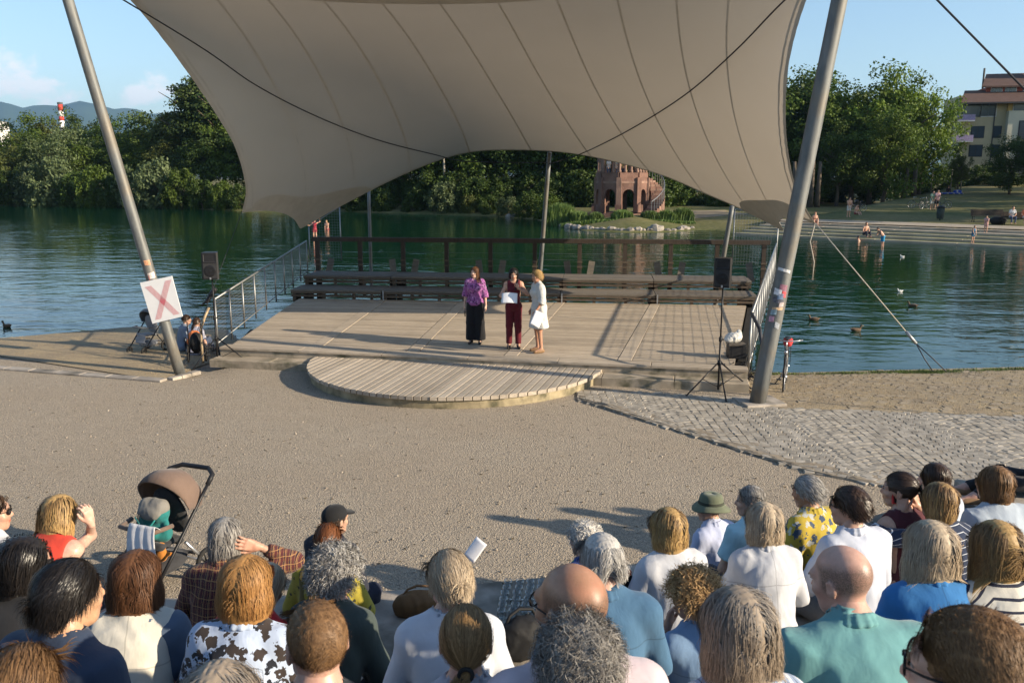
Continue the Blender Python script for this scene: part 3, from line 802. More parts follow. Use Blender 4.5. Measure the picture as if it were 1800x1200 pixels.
right = dense(P3([(1433, 392, 20.0), (1412, 358, 19.6), (1396, 320, 19.2), (1384, 255, 18.5), (1381, 180, 17.8), (1388, 100, 17.1), (1414, 5, 16.3), (1452, -70, 15.7)])+[RT])
front = dense([LT]+P3([(250, -66, 17.5), (450, -20, 17.8), (700, -3, 17.9), (945, -12, 17.6), (1200, -55, 16.9), (1380, -100, 15.9)])+[RT])
NU, NV = 150, 56
cb, ct = resample(bottom, NU), resample(front, NU); cl, cr = resample(left, NV), resample(right, NV)
u = np.linspace(0, 1, NU)[:, None, None]; v = np.linspace(0, 1, NV)[None, :, None]
G = (1-v)*cb[:, None]+v*ct[:, None]+(1-u)*cl[None]+u*cr[None]-((1-u)*(1-v)*cb[0]+u*(1-v)*cb[-1]+(1-u)*v*ct[0]+u*v*ct[-1])
for it in range(260):                                   # relax towards an even membrane, edges fixed
    A = (G[2:, 1:-1]+G[:-2, 1:-1]+G[1:-1, 2:]+G[1:-1, :-2])/4
    G[1:-1, 1:-1] += .8*(A-G[1:-1, 1:-1])
# small tension wrinkles near the edges
wu = np.linspace(0, 1, NU)[:, None]; wv = np.linspace(0, 1, NV)[None, :]
edge = np.exp(-wu*NU/4.0)+np.exp(-(1-wu)*NU/4.0)
wr = edge*np.sin(wv*110+4*np.sin(wv*17))*.018*np.clip(np.minimum(wu, 1-wu)*NU/1.5, 0, 1)
G[:, :, 0] += wr*.5; G[:, :, 2] += wr
can = thing('canopy', 'large beige stretched fabric canopy hanging over the stage', 'canopy', (0, 0, 0))
def m_canopy():
    t = NT('canopy_fabric'); v = t.coord('pos'); n = t.noise(v, .5, 4); n2 = t.noise(v, 90, 3)
    c = t.ramp(n, [(.3, (.425, .41, .38)), (.7, (.465, .45, .42))])
    t.set(c, .75, t.bump(n2, .1, .002), spec=.2)
    tr = t.n('BsdfTranslucent'); tr.inputs['Color'].default_value = (.5, .42, .33, 1); ms = t.n('MixShader'); ms.inputs[0].default_value = .16
    t.l(t.b.outputs[0], ms.inputs[1]); t.l(tr.outputs[0], ms.inputs[2]); t.l(ms.outputs[0], t.o.inputs['Surface']); return t.m
FAB = m_canopy()
idx = np.arange(NU*NV).reshape(NU, NV); Q = np.stack([idx[:-1, :-1], idx[1:, :-1], idx[1:, 1:], idx[:-1, 1:]], -1).reshape(-1, 4)
mem = link('membrane', np_mesh('membrane', G.reshape(-1, 3), Q, FAB, True), can)
# membrane normals, pointing to the camera side
du = np.gradient(G, axis=0); dv = np.gradient(G, axis=1); Nn = np.cross(du, dv); Nn /= np.linalg.norm(Nn, axis=-1, keepdims=True)+1e-9
toc = np.array([0, 0, CAM_H])-G; Nn *= np.sign((Nn*toc).sum(-1, keepdims=True))
SEAM = M_('seam_fabric', (.425, .405, .37), .8, .1, 3, bump=0)
def seam(path, w_, off, name='seam', mat=SEAM):
    """path: list of (iu, jv) grid indices (float)"""
    P = []; 
    for (i, j) in path:
        i0, j0 = min(int(i), NU-2), min(int(j), NV-2); a, b = i-i0, j-j0
        f_ = lambda A: (1-a)*(1-b)*A[i0, j0]+a*(1-b)*A[i0+1, j0]+(1-a)*b*A[i0, j0+1]+a*b*A[i0+1, j0+1]
        P.append((f_(G), f_(Nn)))
    V = []; F = []
    for k, (p, n_) in enumerate(P):
        t = P[min(k+1, len(P)-1)][0]-P[max(k-1, 0)][0]; t /= np.linalg.norm(t)+1e-9; s = np.cross(t, n_)
        V += [p+n_*off-s*w_/2, p+n_*off+s*w_/2]
    for k in range(len(P)-1): F.append((2*k, 2*k+1, 2*k+3, 2*k+2))
    link(name, np_mesh(name, V, F, mat, True), can)
for fu in (.135, .22, .305, .39, .475, .56, .645, .73, .815, .895):
    seam([((fu+(.5-fu)*.10*(j/(NV-1)))*(NU-1), j) for j in range(NV)], .038, .006)
seam([(2.6, j) for j in range(NV)], .05, .006); seam([(NU-1-2.6, j) for j in range(NV)], .05, .006)
# edge hem: a belt along left, right and rear edges
HEM = M_('hem_fabric', (.40, .38, .345), .7, .08, 3, bump=0)
for nm, path in (('hem', [(0.35, j) for j in range(NV)]), ('hem', [(NU-1.35, j) for j in range(NV)]), ('hem', [(i, .3) for i in range(NU)]), ('hem', [(i, NV-1.7) for i in range(NU)])):
    seam(path, .10 if path[0][1] < NV-3 or len(path) < NU else .35, .010, nm, HEM)
# doubled reinforcing patches in the lower corners
def patch(i0, i1, jmax):
    V = []; F = []; n = 24; mj = 8
    for k in range(n+1):
        i = i0+(i1-i0)*k/n; h = jmax*math.sqrt(max(0, 1-(2*k/n-1)**2))
        for q in range(mj+1):
            j = h*q/mj+.02; ii, jj = min(int(i), NU-2), min(int(j), NV-2); a, b = i-ii, j-jj
            f_ = lambda A: (1-a)*(1-b)*A[ii, jj]+a*(1-b)*A[ii+1, jj]+(1-a)*b*A[ii, jj+1]+a*b*A[ii+1, jj+1]
            V.append(f_(G)+f_(Nn)*.008)
    for k in range(n):
        for q in range(mj): a = k*(mj+1)+q; F.append((a, a+mj+1, a+mj+2, a+1))
    link('corner_patch', np_mesh('corner_patch', V, F, HEM, True), can)
nb_ = np.linalg.norm(cb-np.array(tuple(at_y(527, 403, 26.1))), axis=1).argmin(); nc_ = np.linalg.norm(cb-np.array(tuple(at_y(1379, 407, 22.6))), axis=1).argmin()
patch(2, nb_+16, 5.5); patch(nc_-14, NU-3, 6.5)

# ---- rear masts
m1 = at_y(950, 470, 29.3); m1 = Vector((m1.x-.12, 29.3, -2.2)); top1 = at_y(966, 268, 28.62)
mast('thin grey mast holding the middle of the canopy rear edge', lerp(at_y(950, 470, 29.2), top1, -1.2), top1, .085, .07, group='thin masts behind the stage')
mast('thin grey mast in the water under the left part of the canopy rear edge', at_y(652, 480, 29.5)-Vector((0, 0, 2.6)), at_y(648, 333, 29.3), .06, .055, group='thin masts behind the stage')
mast('thin grey mast leaning right behind the right loudspeaker', lerp(at_y(1272, 450, 26.5), at_y(1287, 362, 26.3), -1.3), at_y(1287, 362, 26.3), .075, .07, group='thin masts behind the stage')
# ---- cables
CABLE = M_('dark_steel_cable', (.04, .04, .045), .5, .1, 9, bump=0, metallic=.3)
ROPE = M_('pale_rope', (.42, .38, .32), .8, .2, 30, bump=0)
def cable(label, pts, r, mat=CABLE, name='cable', cat='cable'):
    P = dense(pts, 8); o = MB().tube(P, r, 6).build(name, mat, None, True); return tag(o, label, cat)
def under(x, y, dY):                                     # membrane depth along this line of sight, then a little nearer
    d = np.array(tuple(ray(x, y))); Pn = G.reshape(-1, 3)-np.array([0, 0, CAM_H]); t = Pn @ d/(d @ d); dist = np.linalg.norm(Pn-t[:, None]*d, axis=1)
    k = np.where(t > 0, dist, 1e9).argmin(); return at_y(x, y, float(t[k]*d[1])-dY)
cable('thin dark cable running below the canopy from the left mast to its rear edge', [LT-Vector((0, 0, .3))]+[under(x, y, .25) for x, y in ((345, 78), (450, 150), (555, 204), (660, 245), (760, 271))]+[at_y(825, 284, 28.4), at_y(962, 286, 28.6)], .016)
cable('thin dark cable running below the canopy from the right mast to its rear edge', [RT-Vector((0, 0, .3))]+[under(x, y, .25) for x, y in ((1378, 2), (1290, 92), (1200, 170), (1100, 232), (1020, 271))]+[at_y(966, 288, 28.6)], .016)
cable('dark guy cable running down to the right above the apartment house', [RT, lerp(RT, Vector((12.8, 12.0, 0)), .5), Vector((12.8, 12.0, 0))], .018)
corR = at_y(1433, 392, 20.0); anc = at_z(1655, 657, -.5)
guy = thing('guy_rope', 'guy rope with turnbuckle from the canopy corner down to the waterside', 'guy rope')
mid = lerp(corR, anc, .72)
MB().tube([corR, mid], .014, 6).build('rope', ROPE, guy, True)
MB().tube([mid, lerp(corR, anc, .80)], .035, 8).build('turnbuckle', STEEL_D, guy, True)
for s in (-1, 1): MB().tube([lerp(corR, anc, .80), lerp(corR, anc, .90)+Vector((.10*s, 0, 0)), anc+Vector((.16*s, .0, 0))], .014, 6).build('chain', CABLE, guy, True)
MB().tube([corR, at_y(1424, 425, 20), at_y(1431, 460, 20), at_y(1428, 492, 20.05)], .012, 6).build('loose_end', ROPE, guy, True)
corL = at_y(425, 373, 23.0)
cable('thin line from the canopy corner on the left down to the fence', [corL, at_y(400, 420, 22.3), at_y(372, 485, 21.5), at_y(345, 560, 20.5)][:1]+[lerp(corL, at_z(325, 640, 0), t) for t in (.5, 1)], .008)
# ================================================================ FAR SHORE
FS = [(-700, 330), (-320, 190), (-160, 148)] + [tuple(at_z(x, y, WATER_Z)[:2]) for x, y in ((0, 362), (130, 362), (260, 365), (430, 371), (560, 371), (660, 374), (760, 377), (860, 380), (940, 386), (985, 397), (1020, 405), (1100, 409), (1180, 408), (1218, 405), (1240, 399), (1285, 405))]
STEP_A = at_z(1290, 413, WATER_Z); STEP_B = at_z(1800, 438, WATER_Z)
stepdir = (STEP_B-STEP_A); stepdir.z = 0; stepdir.normalize(); STEP_C = STEP_B+stepdir*22
FS += [(STEP_A.x, STEP_A.y), (STEP_B.x, STEP_B.y), (STEP_C.x, STEP_C.y), (60, 30), (140, 10)]
fs = np.array(FS); SNX, SNY = (-stepdir.y, stepdir.x) if stepdir.x > 0 else (stepdir.y, -stepdir.x)
def far_d(X, Y):
    """signed distance to the far shoreline, positive inland"""
    X = np.asarray(X, float); Y = np.asarray(Y, float); best = np.full(X.shape, 1e9); sgn = np.ones(X.shape)
    for (ax, ay), (bx, by) in zip(fs[:-1], fs[1:]):
        dx, dy = bx-ax, by-ay; t = np.clip(((X-ax)*dx+(Y-ay)*dy)/(dx*dx+dy*dy), 0, 1)
        d = np.hypot(X-ax-t*dx, Y-ay-t*dy); c = dx*(Y-ay)-dy*(X-ax)
        m = d < best; best = np.where(m, d, best); sgn = np.where(m, np.sign(c), sgn)
    return best*sgn
def far_z(X, Y):
    X = np.asarray(X, float); Y = np.asarray(Y, float); d = far_d(X, Y)
    nat = WATER_Z+np.where(d < 0, d*.3, np.minimum(d*.16, .9)+np.clip(d-5, 0, 60)*.018)
    ds = (X-STEP_A.x)*SNX+(Y-STEP_A.y)*SNY; al = (X-STEP_A.x)*stepdir.x+(Y-STEP_A.y)*stepdir.y
    stepz = WATER_Z+np.where(ds < 0, ds*.3, np.where(ds < 7.2, -.15, .78+np.clip(ds-11.2, 0, 70)*.042))
    k = np.clip((al+.3)/.8, 0, 1)
    nat = np.maximum(nat, np.where((al < 0) & (al > -16), np.where(ds > 3.4, WATER_Z+np.clip(ds-3.0, 0, 9)*.10, -9), -9))
    return np.clip(nat*(1-k)+stepz*k, -2.35, 12)
gx = np.concatenate([np.arange(-600, -120, 20.), np.arange(-120, -10, 4.), np.arange(-10, 70, .9), np.arange(70, 141, 7.)])
gy = np.concatenate([np.arange(30, 50, 2.), np.arange(50, 112, .8), np.arange(112, 170, 3.), np.arange(170, 420, 20.)])
xx, yy = np.meshgrid(gx, gy, indexing='ij'); zz = far_z(xx, yy)
idx = np.arange(xx.size).reshape(xx.shape); quads = np.stack([idx[:-1, :-1], idx[1:, :-1], idx[1:, 1:], idx[:-1, 1:]], -1).reshape(-1, 4)
keep = (zz.ravel()[quads] > -2.0).any(1)
def m_farground():
    t = NT('lawn'); v = t.coord('pos'); n = t.noise(v, .11, 6, .65); f = t.noise(v, 2.5, 5, .7)
    c = t.ramp(n, [(.36, (.065, .085, .022)), (.5, (.13, .125, .045)), (.66, (.22, .175, .085))])
    c = t.mix(.35, c, t.ramp(f, [(.3, (.05, .06, .02)), (.7, (.32, .27, .14))])); return t.set(c, .95, t.bump(f, .5, .05), spec=.1)
LAWN = m_farground()
tag(link('lawn', np_mesh('lawn', np.stack([xx, yy, zz], -1).reshape(-1, 3), quads[keep], LAWN, True)), 'half dry lawn and wooded bank on the far side of the lake', kind='structure')
# sandy beach patch right of the tower
BEACH = M_('beach_sand', (.27, .21, .135), .95, .2, 1.2, coord='pos', bump=.4, bscale=8, bdist=.03)
V = []; F = []
for i in range(13):
    for j in range(6):
        x = lerp(at_z(1212, 400, -.4).x, at_z(1400, 395, .2).x, i/12); y = 77.5+j*1.5+(i/12)*1.0; V.append((x, y, float(far_z(x, y))+.02))
for i in range(12):
    for j in range(5): a = i*6+j; F.append((a, a+6, a+7, a+1))
tag(link('beach', np_mesh('beach', V, F, BEACH, True)), 'sandy beach patch beside the tower', kind='structure')
# promenade path above the steps
PATHM = M_('path_gravel', (.34, .285, .215), .95, .15, 1.5, coord='pos', bump=.3, bscale=12, bdist=.02)
sn = Vector((-stepdir.y, stepdir.x, 0)); 
if sn.y < 0: sn = -sn
V = []; F = []
for i in range(40):
    p = STEP_A+stepdir*(-1+i*1.5)
    for off in (6.9, 11.2): q = p+sn*off; V.append((q.x, q.y, WATER_Z+.815))
F = [(2*i, 2*i+2, 2*i+3, 2*i+1) for i in range(39)]
tag(link('lakeside_path', np_mesh('lakeside_path', V, F, PATHM, True)), 'pale path above the lakeside steps', kind='structure')
# lakeside steps: long concrete edges with grass treads
ls = thing('lakeside_steps', 'long grassy concrete steps going down into the lake on the right', None, kind='structure')
GT = M_('step_turf', (.16, .16, .06), .95, .5, .8, coord='pos', bump=.6, bscale=9, bdist=.05); CO2 = M_('lakeside_concrete', (.36, .30, .22), .9, .25, .9, coord='pos', bump=.3, bscale=12, bdist=.02)
Ls = (STEP_C-STEP_A).length; sa = math.atan2(stepdir.y, stepdir.x)
for k in range(5):
    z = WATER_Z+.16+.15*k; off = .15+1.4*k
    nseg = 8
    for q in range(nseg):
        p = STEP_A+stepdir*(Ls*(q+.5)/nseg)+sn*(off+.2); link('kerb_block', MB().bbox((0, 0, 0), (Ls/nseg-.03, .42, .34), .02, 0).mesh('kerb_block', CO2), ls, (p.x, p.y, z-.17), (0, 0, sa))
    p = STEP_A+stepdir*(Ls/2)+sn*(off+.92); MB().box((p.x, p.y, z-.14), (Ls, .99, .24), sa).build('turf_tread', GT if k < 3 else PATHM, ls)

def at_ground(px, py):
    for k in range(3000):
        Y = 45+k*.05; P = at_y(px, py, Y)
        if P.z <= float(far_z(P.x, P.y))+.0: return Vector((P.x, P.y, float(far_z(P.x, P.y))))
    return P
# ---------------------------------------------------------------- hills, chimney, far blocks, clouds
def m_hill():
    t = NT('wooded_hill'); v = t.coord('pos'); n = t.noise(v, .003, 7, .65); c = t.ramp(n, [(.35, (.03, .055, .02)), (.7, (.07, .10, .035))]); return t.set(c, .95, None, spec=0)
ridge = [(-700, 172), (-400, 180), (-150, 186), (0, 182), (35, 186), (80, 187), (105, 184), (140, 178), (165, 184), (205, 190), (262, 197), (330, 206), (420, 214), (560, 222), (760, 235), (1000, 250), (1400, 262), (1900, 275)]
HD = 8000.0; V = []; F = []
def ridge_y(x): return np.interp(x, [r[0] for r in ridge], [r[1] for r in ridge])
nx = 150
for i in range(nx+1):
    px = -900+3000*i/nx; top = at_y(px, float(ridge_y(px)), HD); h = top.z*(1+.02*math.sin(i*1.7)+.012*math.sin(i*4.1))
    for j in range(9):
        t = j/8; V.append((top.x*(.55+.45*t)+0, HD*(.55+.45*t), -2.3+(h+2.3)*(t**1.6)*(1+.05*math.sin(i*.8+j*1.3)*(1-t))))
    V.append((top.x*1.3, HD*1.3, -2.3))
for i in range(nx):
    for j in range(9): a = i*10+j; F.append((a, a+10, a+11, a+1))
tag(link('hills', np_mesh('hills', V, F, m_hill(), True)), 'blue wooded hills on the horizon', kind='structure')
# chimney with red and white bands
ch = thing('factory_chimney', 'tall red and white banded factory chimney beyond the trees', 'chimney', at_y(117, 300, 620).xy.to_3d())
ctop = at_y(117, 176, 620).z; cr_ = 8.2/FPX*620/2
RED = M_('chimney_red', (.55, .06, .04), .7, .05, 1, bump=0); WHT = M_('chimney_white', (.75, .74, .72), .7, .05, 1, bump=0)
zs = [0, at_y(117, 207, 620).z, at_y(117, 200, 620).z, at_y(117, 190, 620).z, ctop-1]
for k, m in enumerate((WHT, RED, WHT, RED)): MB().lathe([(cr_*(1.15-.2*zs[k]/ctop), zs[k]-2), (cr_*(1.15-.2*zs[k+1]/ctop), zs[k+1]-2.0)], 16).build('band', m, ch, True)
MB().lathe([(cr_*1.05, ctop-3), (cr_*1.1, ctop-1.6)], 16).build('chimney_rim', M_('soot', (.10, .09, .09), .8, .1, 2, bump=0), ch)
# far pale high-rise at the picture's left edge
hb = thing('apartment_tower', 'pale high-rise block showing above the trees below the hills', 'building', at_y(2, 300, 430).xy.to_3d())
hz = at_y(2, 216, 430).z; HW = M_('pale_render', (.62, .60, .57), .8, .05, .5, bump=0); GL = M_('far_glass', (.06, .08, .10), .2, .2, 1, bump=0, spec=.6)
MB().box((0, 0, hz/2), (8, 8, hz)).build('wall', HW, hb); MB().box((0, 0, hz+.3), (8.3, 8.3, .6)).build('roof', M_('roof_grey', (.3, .3, .3), .8, bump=0), hb)
wme = MB().box((0, 0, 0), (1.3, .12, 1.2)).mesh('window', GL)
for r in range(6):
    for c in range(4): link('window', wme, hb, (-3+2*c, -4.03, hz-1.8-2.8*r))

# ---------------------------------------------------------------- TREES
def leaf_mat(name, c1, c2, trans=.25):
    t = NT(name); v = t.coord('pos'); n = t.noise(v, .55, 5, .6); n2 = t.noise(v, 5, 2)
    c = t.ramp(n, [(.32, c1), (.68, c2)]); c = t.mix(.3, c, t.ramp(n2, [(.35, sc(c1, .6)), (.65, sc(c2, 1.35))])); c = t.orand(c, .45)
    t.set(c, .6, None, spec=.25)
    tr = t.n('BsdfTranslucent'); t.l(t.mix(1.0, c, (1.0, 1.0, .45), 'MULTIPLY'), tr.inputs['Color']); ms = t.n('MixShader'); ms.inputs[0].default_value = trans
    t.l(t.b.outputs[0], ms.inputs[1]); t.l(tr.outputs[0], ms.inputs[2]); t.l(ms.outputs[0], t.o.inputs['Surface']); return t.m
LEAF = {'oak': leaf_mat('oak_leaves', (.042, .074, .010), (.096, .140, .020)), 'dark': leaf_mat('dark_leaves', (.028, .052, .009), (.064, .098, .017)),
        'willow': leaf_mat('willow_leaves', (.058, .082, .034), (.108, .138, .060)), 'pine': leaf_mat('pine_needles', (.032, .056, .013), (.082, .115, .026), .1), 'olive': leaf_mat('olive_leaves', (.05, .066, .014), (.105, .118, .03)),
        'lime': leaf_mat('lime_leaves', (.075, .118, .010), (.155, .225, .028))}
BARK = M_('bark', (.10, .08, .06), .95, .35, 4, (1, 1, .3), coord='pos', bump=.6, bscale=14, bdist=.03); BARK_P = M_('pale_bark', (.25, .22, .18), .95, .35, 4, (1, 1, .3), coord='pos', bump=.5, bscale=14, bdist=.03)
def leaf_cloud(centres, radii, n, size, rng, flat=.55, droop=0.0):
    """n little folded leaf sprays spread through clumps"""
    k = rng.integers(0, len(centres), n); C = np.array(centres)[k]; Rr = np.array(radii)[k]
    d = rng.normal(size=(n, 3)); d /= np.linalg.norm(d, axis=1, keepdims=True); rad = rng.random((n, 1))**.42
    P = C+d*rad*Rr
    nrm = d*.7+rng.normal(size=(n, 3))*.55+np.array([0, 0, .35]); nrm /= np.linalg.norm(nrm, axis=1, keepdims=True)
    a = np.cross(nrm, rng.normal(size=(n, 3))); a /= np.linalg.norm(a, axis=1, keepdims=True)
    if droop: a = a*(1-droop)+np.array([0, 0, -1])*droop; a /= np.linalg.norm(a, axis=1, keepdims=True)
    b = np.cross(nrm, a); s = size*rng.uniform(.55, 1.35, (n, 1)); L = a*s; W = b*s*flat*.5
    V = np.stack([P-L*.5, P+W+nrm*s*.08, P+L*.5, P-W+nrm*s*.08], 1).reshape(-1, 3)
    return V, np.arange(n*4).reshape(-1, 4)
def crown_mesh(name, kind, seed, n=9000, clumps=70, size=.42):
    rng = np.random.default_rng(seed); C = []; Rr = []
    # normalised crown: height 1, radius .42
    for _ in range(clumps):
        if kind == 'pine':
            z = rng.uniform(.30, 1.0); rr = .34*(1.08-z)**.55; a = rng.uniform(0, 2*PI); q = rr*rng.uniform(.2, 1); C.append((q*math.cos(a), q*math.sin(a), z-.04*q)); s = rng.uniform(.05, .10); Rr.append((s*1.5, s*1.5, s*.6))
        elif kind == 'willow':
            a = rng.uniform(0, 2*PI); z = rng.uniform(.08, .95); rr = .50*math.sqrt(max(0, 1-(2*z-.95)**2))*rng.uniform(.5, 1); C.append((rr*math.cos(a), rr*math.sin(a), z)); s = rng.uniform(.08, .13); Rr.append((s, s, s*1.5))
        else:
            d = rng.normal(size=3); d /= np.linalg.norm(d); q = rng.uniform(.45, 1.0); lob = 1+.22*math.sin(3*math.atan2(d[1], d[0])+seed)+.15*math.sin(5*d[2]+seed*2)
            low = .5 if kind == 'oak' else .55
            C.append((d[0]*q*.42*lob, d[1]*q*.42*lob, low+.06+d[2]*q*(.44 if d[2] > 0 else .42)*lob)); s = rng.uniform(.075, .135); Rr.append((s, s, s*.75))
    V, F = leaf_cloud(C, Rr, n, size/14.0, rng, .6, .45 if kind == 'willow' else .1)
    return np_mesh(name, V, F, None)
def trunk_mesh(seed, kind='oak'):
    rng = random.Random(seed); mb = MB(); H = .9 if kind == 'pine' else .62
    mb.tube([(rng.uniform(-.01, .01)*i, rng.uniform(-.01, .01)*i, H*i/6-.01) for i in range(7)], [.024*(1-.12*i) for i in range(7)], 7)
    for k in range(9):
        z = rng.uniform(.22, .6)*(1.4 if kind == 'pine' else 1); a = rng.uniform(0, 2*PI); L = rng.uniform(.15, .33)
        pts = [Vector((0, 0, z))+Vector((math.cos(a)*L*t, math.sin(a)*L*t, L*.75*t-.1*L*t*t)) for t in (0, .35, .7, 1)]
        mb.tube(pts, [.011, .008, .005, .002], 5)
    return mb.mesh('trunk', None, True)
CROWNS = {}
def crown_for(kind, leaf, seed, n, size=.42):
    key = (kind, leaf, seed, n, size)
    if key not in CROWNS:
        me = crown_mesh('crown', kind, seed, n, 90 if kind != 'pine' else 110, size); me.materials.append(LEAF[leaf]); tm = trunk_mesh(seed, kind); tm.materials.append(BARK); CROWNS[key] = (me, tm)
    return CROWNS[key]
def tree(px, ytop, Y, label, kind='oak', leaf='oak', seed=0, n=9000, wfac=1.0, name='tree', group='trees on the far bank', zoff=0.0, size=.42, trunk_scale=1.0):
    P = at_y(px, ytop, Y); zb = float(far_z(P.x, Y))-.1+zoff; h = P.z-zb
    root = thing(name, label, 'tree' if name != 'bush' else 'bush', (P.x, Y, zb), random.uniform(0, 6.28), group=group)
    cm, tm = crown_for(kind, leaf, seed, n, size)
    o = link('crown', cm, root); o.scale = (h*wfac, h*wfac, h)
    t = link('trunk', tm, root); t.scale = (h*trunk_scale, h*trunk_scale, h)
    return root
ORD = ['first', 'second', 'third', 'fourth', 'fifth', 'sixth', 'seventh', 'eighth', 'ninth', 'tenth', 'eleventh', 'twelfth', 'thirteenth', 'fourteenth', 'fifteenth']
# left bank, back row
back_row = [(-40, 232, 158), (12, 226, 152), (48, 206, 152), (92, 203, 156), (128, 206, 158), (160, 208, 156), (205, 207, 154), (240, 212, 154), (268, 204, 150), (290, 196, 148)]
for k, (px, yt, Y) in enumerate(back_row):
    tree(px, yt, Y, f'broad green tree in the back row of the left bank, {ORD[k]} from the left', 'oak', ('oak', 'dark', 'oak', 'olive')[k % 4 if k != 4 else 0], k % 3, 9000, 1.05, 'broad_tree', 'back row of trees on the left bank')
tree(345, 142, 137, 'tallest tree of the left bank, open dark layered crown against the sky', 'pine', 'pine', 11, 16000, 1.15, 'tall_pine', None, size=.36)
tree(385, 158, 135, 'tall dark tree touching the left edge of the canopy', 'pine', 'pine', 12, 16000, 1.2, 'tall_pine', None, size=.36)
tree(305, 200, 139, 'mid-height dark layered tree left of the tallest tree', 'pine', 'olive', 11, 16000, 1.3, 'tall_pine', None, size=.36)
mid_row = [(10, 246, 140, 'olive', 'olive', 1), (62, 240, 141, 'oak', 'dark', 2), (108, 226, 140, 'willow', 'willow', 3), (150, 240, 140, 'oak', 'oak', 0), (205, 246, 139, 'oak', 'dark', 1), (250, 236, 138, 'oak', 'oak', 2), (300, 240, 136, 'oak', 'olive', 0), (360, 232, 132, 'oak', 'dark', 1), (410, 225, 131, 'oak', 'oak', 2), (450, 210, 131, 'oak', 'dark', 0)]
for k, (px, yt, Y, kind, leaf, sd) in enumerate(mid_row):
    tree(px, yt, Y, f'tree in the middle row of the left bank, {ORD[k]} from the left, {"silvery willow crown" if kind=="willow" else "leafy crown"}', 'willow' if kind == 'willow' else 'oak', leaf, sd, 9000, 1.15, 'bank_tree', 'middle row of trees on the left bank')
bushes = [(-25, 290, 'olive'), (20, 300, 'dark'), (55, 292, 'willow'), (92, 281, 'willow'), (128, 305, 'dark'), (165, 298, 'oak'), (200, 310, 'dark'), (240, 292, 'willow'), (275, 285, 'willow'), (318, 300, 'oak'), (352, 318, 'dark'), (390, 322, 'oak'), (420, 326, 'dark')]
for k, (px, yt, leaf) in enumerate(bushes):
    Y = float(np.interp(px, [0, 430], [at_z(0, 362, WATER_Z).y, at_z(430, 371, WATER_Z).y]))+2.2
    tree(px, yt, Y, f'{"grey-green willow bush" if leaf=="willow" else "dense green bush"} overhanging the lake on the left bank, {ORD[k]} from the left', 'willow', leaf, 20+k % 3, 6000, .95, 'bush', 'waterside bushes on the left bank', zoff=-.4, size=.9)
# dark wood seen below the canopy, centre
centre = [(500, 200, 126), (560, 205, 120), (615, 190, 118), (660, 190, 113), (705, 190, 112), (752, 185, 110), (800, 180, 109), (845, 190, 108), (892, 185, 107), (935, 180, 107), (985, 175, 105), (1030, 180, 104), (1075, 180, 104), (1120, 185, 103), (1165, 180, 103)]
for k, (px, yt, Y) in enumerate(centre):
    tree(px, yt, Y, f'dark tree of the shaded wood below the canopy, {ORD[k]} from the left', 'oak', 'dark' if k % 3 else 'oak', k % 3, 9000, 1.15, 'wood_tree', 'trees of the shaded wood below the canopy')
for k, (px, yt, leaf) in enumerate([(585, 330, 'dark'), (630, 322, 'dark'), (675, 335, 'dark'), (725, 340, 'dark'), (782, 322, 'willow'), (825, 345, 'olive'), (860, 345, 'dark'), (893, 347, 'willow'), (930, 340, 'dark'), (965, 345, 'oak')]):
    Y = float(np.interp(px, [560, 660, 760, 860, 940, 985], [at_z(560, 371, WATER_Z).y, at_z(660, 374, WATER_Z).y, at_z(760, 377, WATER_Z).y, at_z(860, 380, WATER_Z).y, at_z(940, 386, WATER_Z).y, at_z(985, 390, WATER_Z).y]))+2.2
    tree(px, yt, Y, f'{"silvery" if leaf=="willow" else "dark green"} bush at the lake edge below the canopy, {ORD[k]} from the left', 'willow', leaf, 20+k % 3, 6000, 1.2, 'bush', 'waterside bushes below the canopy', zoff=-.4, size=.9)
for k in range(26):
    px = 470+k*33; Y = float(np.interp(px, [470, 660, 860, 985, 1100, 1330], [138, 108, 101, 98, 96, 93]))+random.uniform(-2, 3)
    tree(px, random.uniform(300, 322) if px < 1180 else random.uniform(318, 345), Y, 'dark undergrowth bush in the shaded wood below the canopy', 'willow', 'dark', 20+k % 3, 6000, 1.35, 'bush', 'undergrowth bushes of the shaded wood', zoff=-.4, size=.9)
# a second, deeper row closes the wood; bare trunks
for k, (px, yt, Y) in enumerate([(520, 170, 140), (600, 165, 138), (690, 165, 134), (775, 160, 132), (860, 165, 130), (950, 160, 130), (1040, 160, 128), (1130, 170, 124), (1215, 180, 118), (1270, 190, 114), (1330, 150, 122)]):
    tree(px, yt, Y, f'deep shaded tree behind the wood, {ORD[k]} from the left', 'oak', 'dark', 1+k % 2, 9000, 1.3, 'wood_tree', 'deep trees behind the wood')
for k, (px, y0, Y, lean) in enumerate([(328, 250, 133.0, .1), (335, 262, 132.5, -.5), (340, 270, 132.2, -1.2), (780, 275, 104, .1), (868, 250, 107, .2), (925, 300, 105, -.1)]):
    P = at_y(px, y0, Y); zb = float(far_z(P.x, Y)); 
    o = MB().tube([(P.x+lean, Y, zb-.2), (P.x+lean*.5, Y, (P.z+zb)/2), (P.x, Y, P.z)], [.22, .18, .1], 7).build('bare_trunk', BARK_P, None, True)
    tag(o, f'pale bare tree trunk standing at the wood edge, {ORD[k]} from the left', 'tree trunk', 'pale bare trunks')
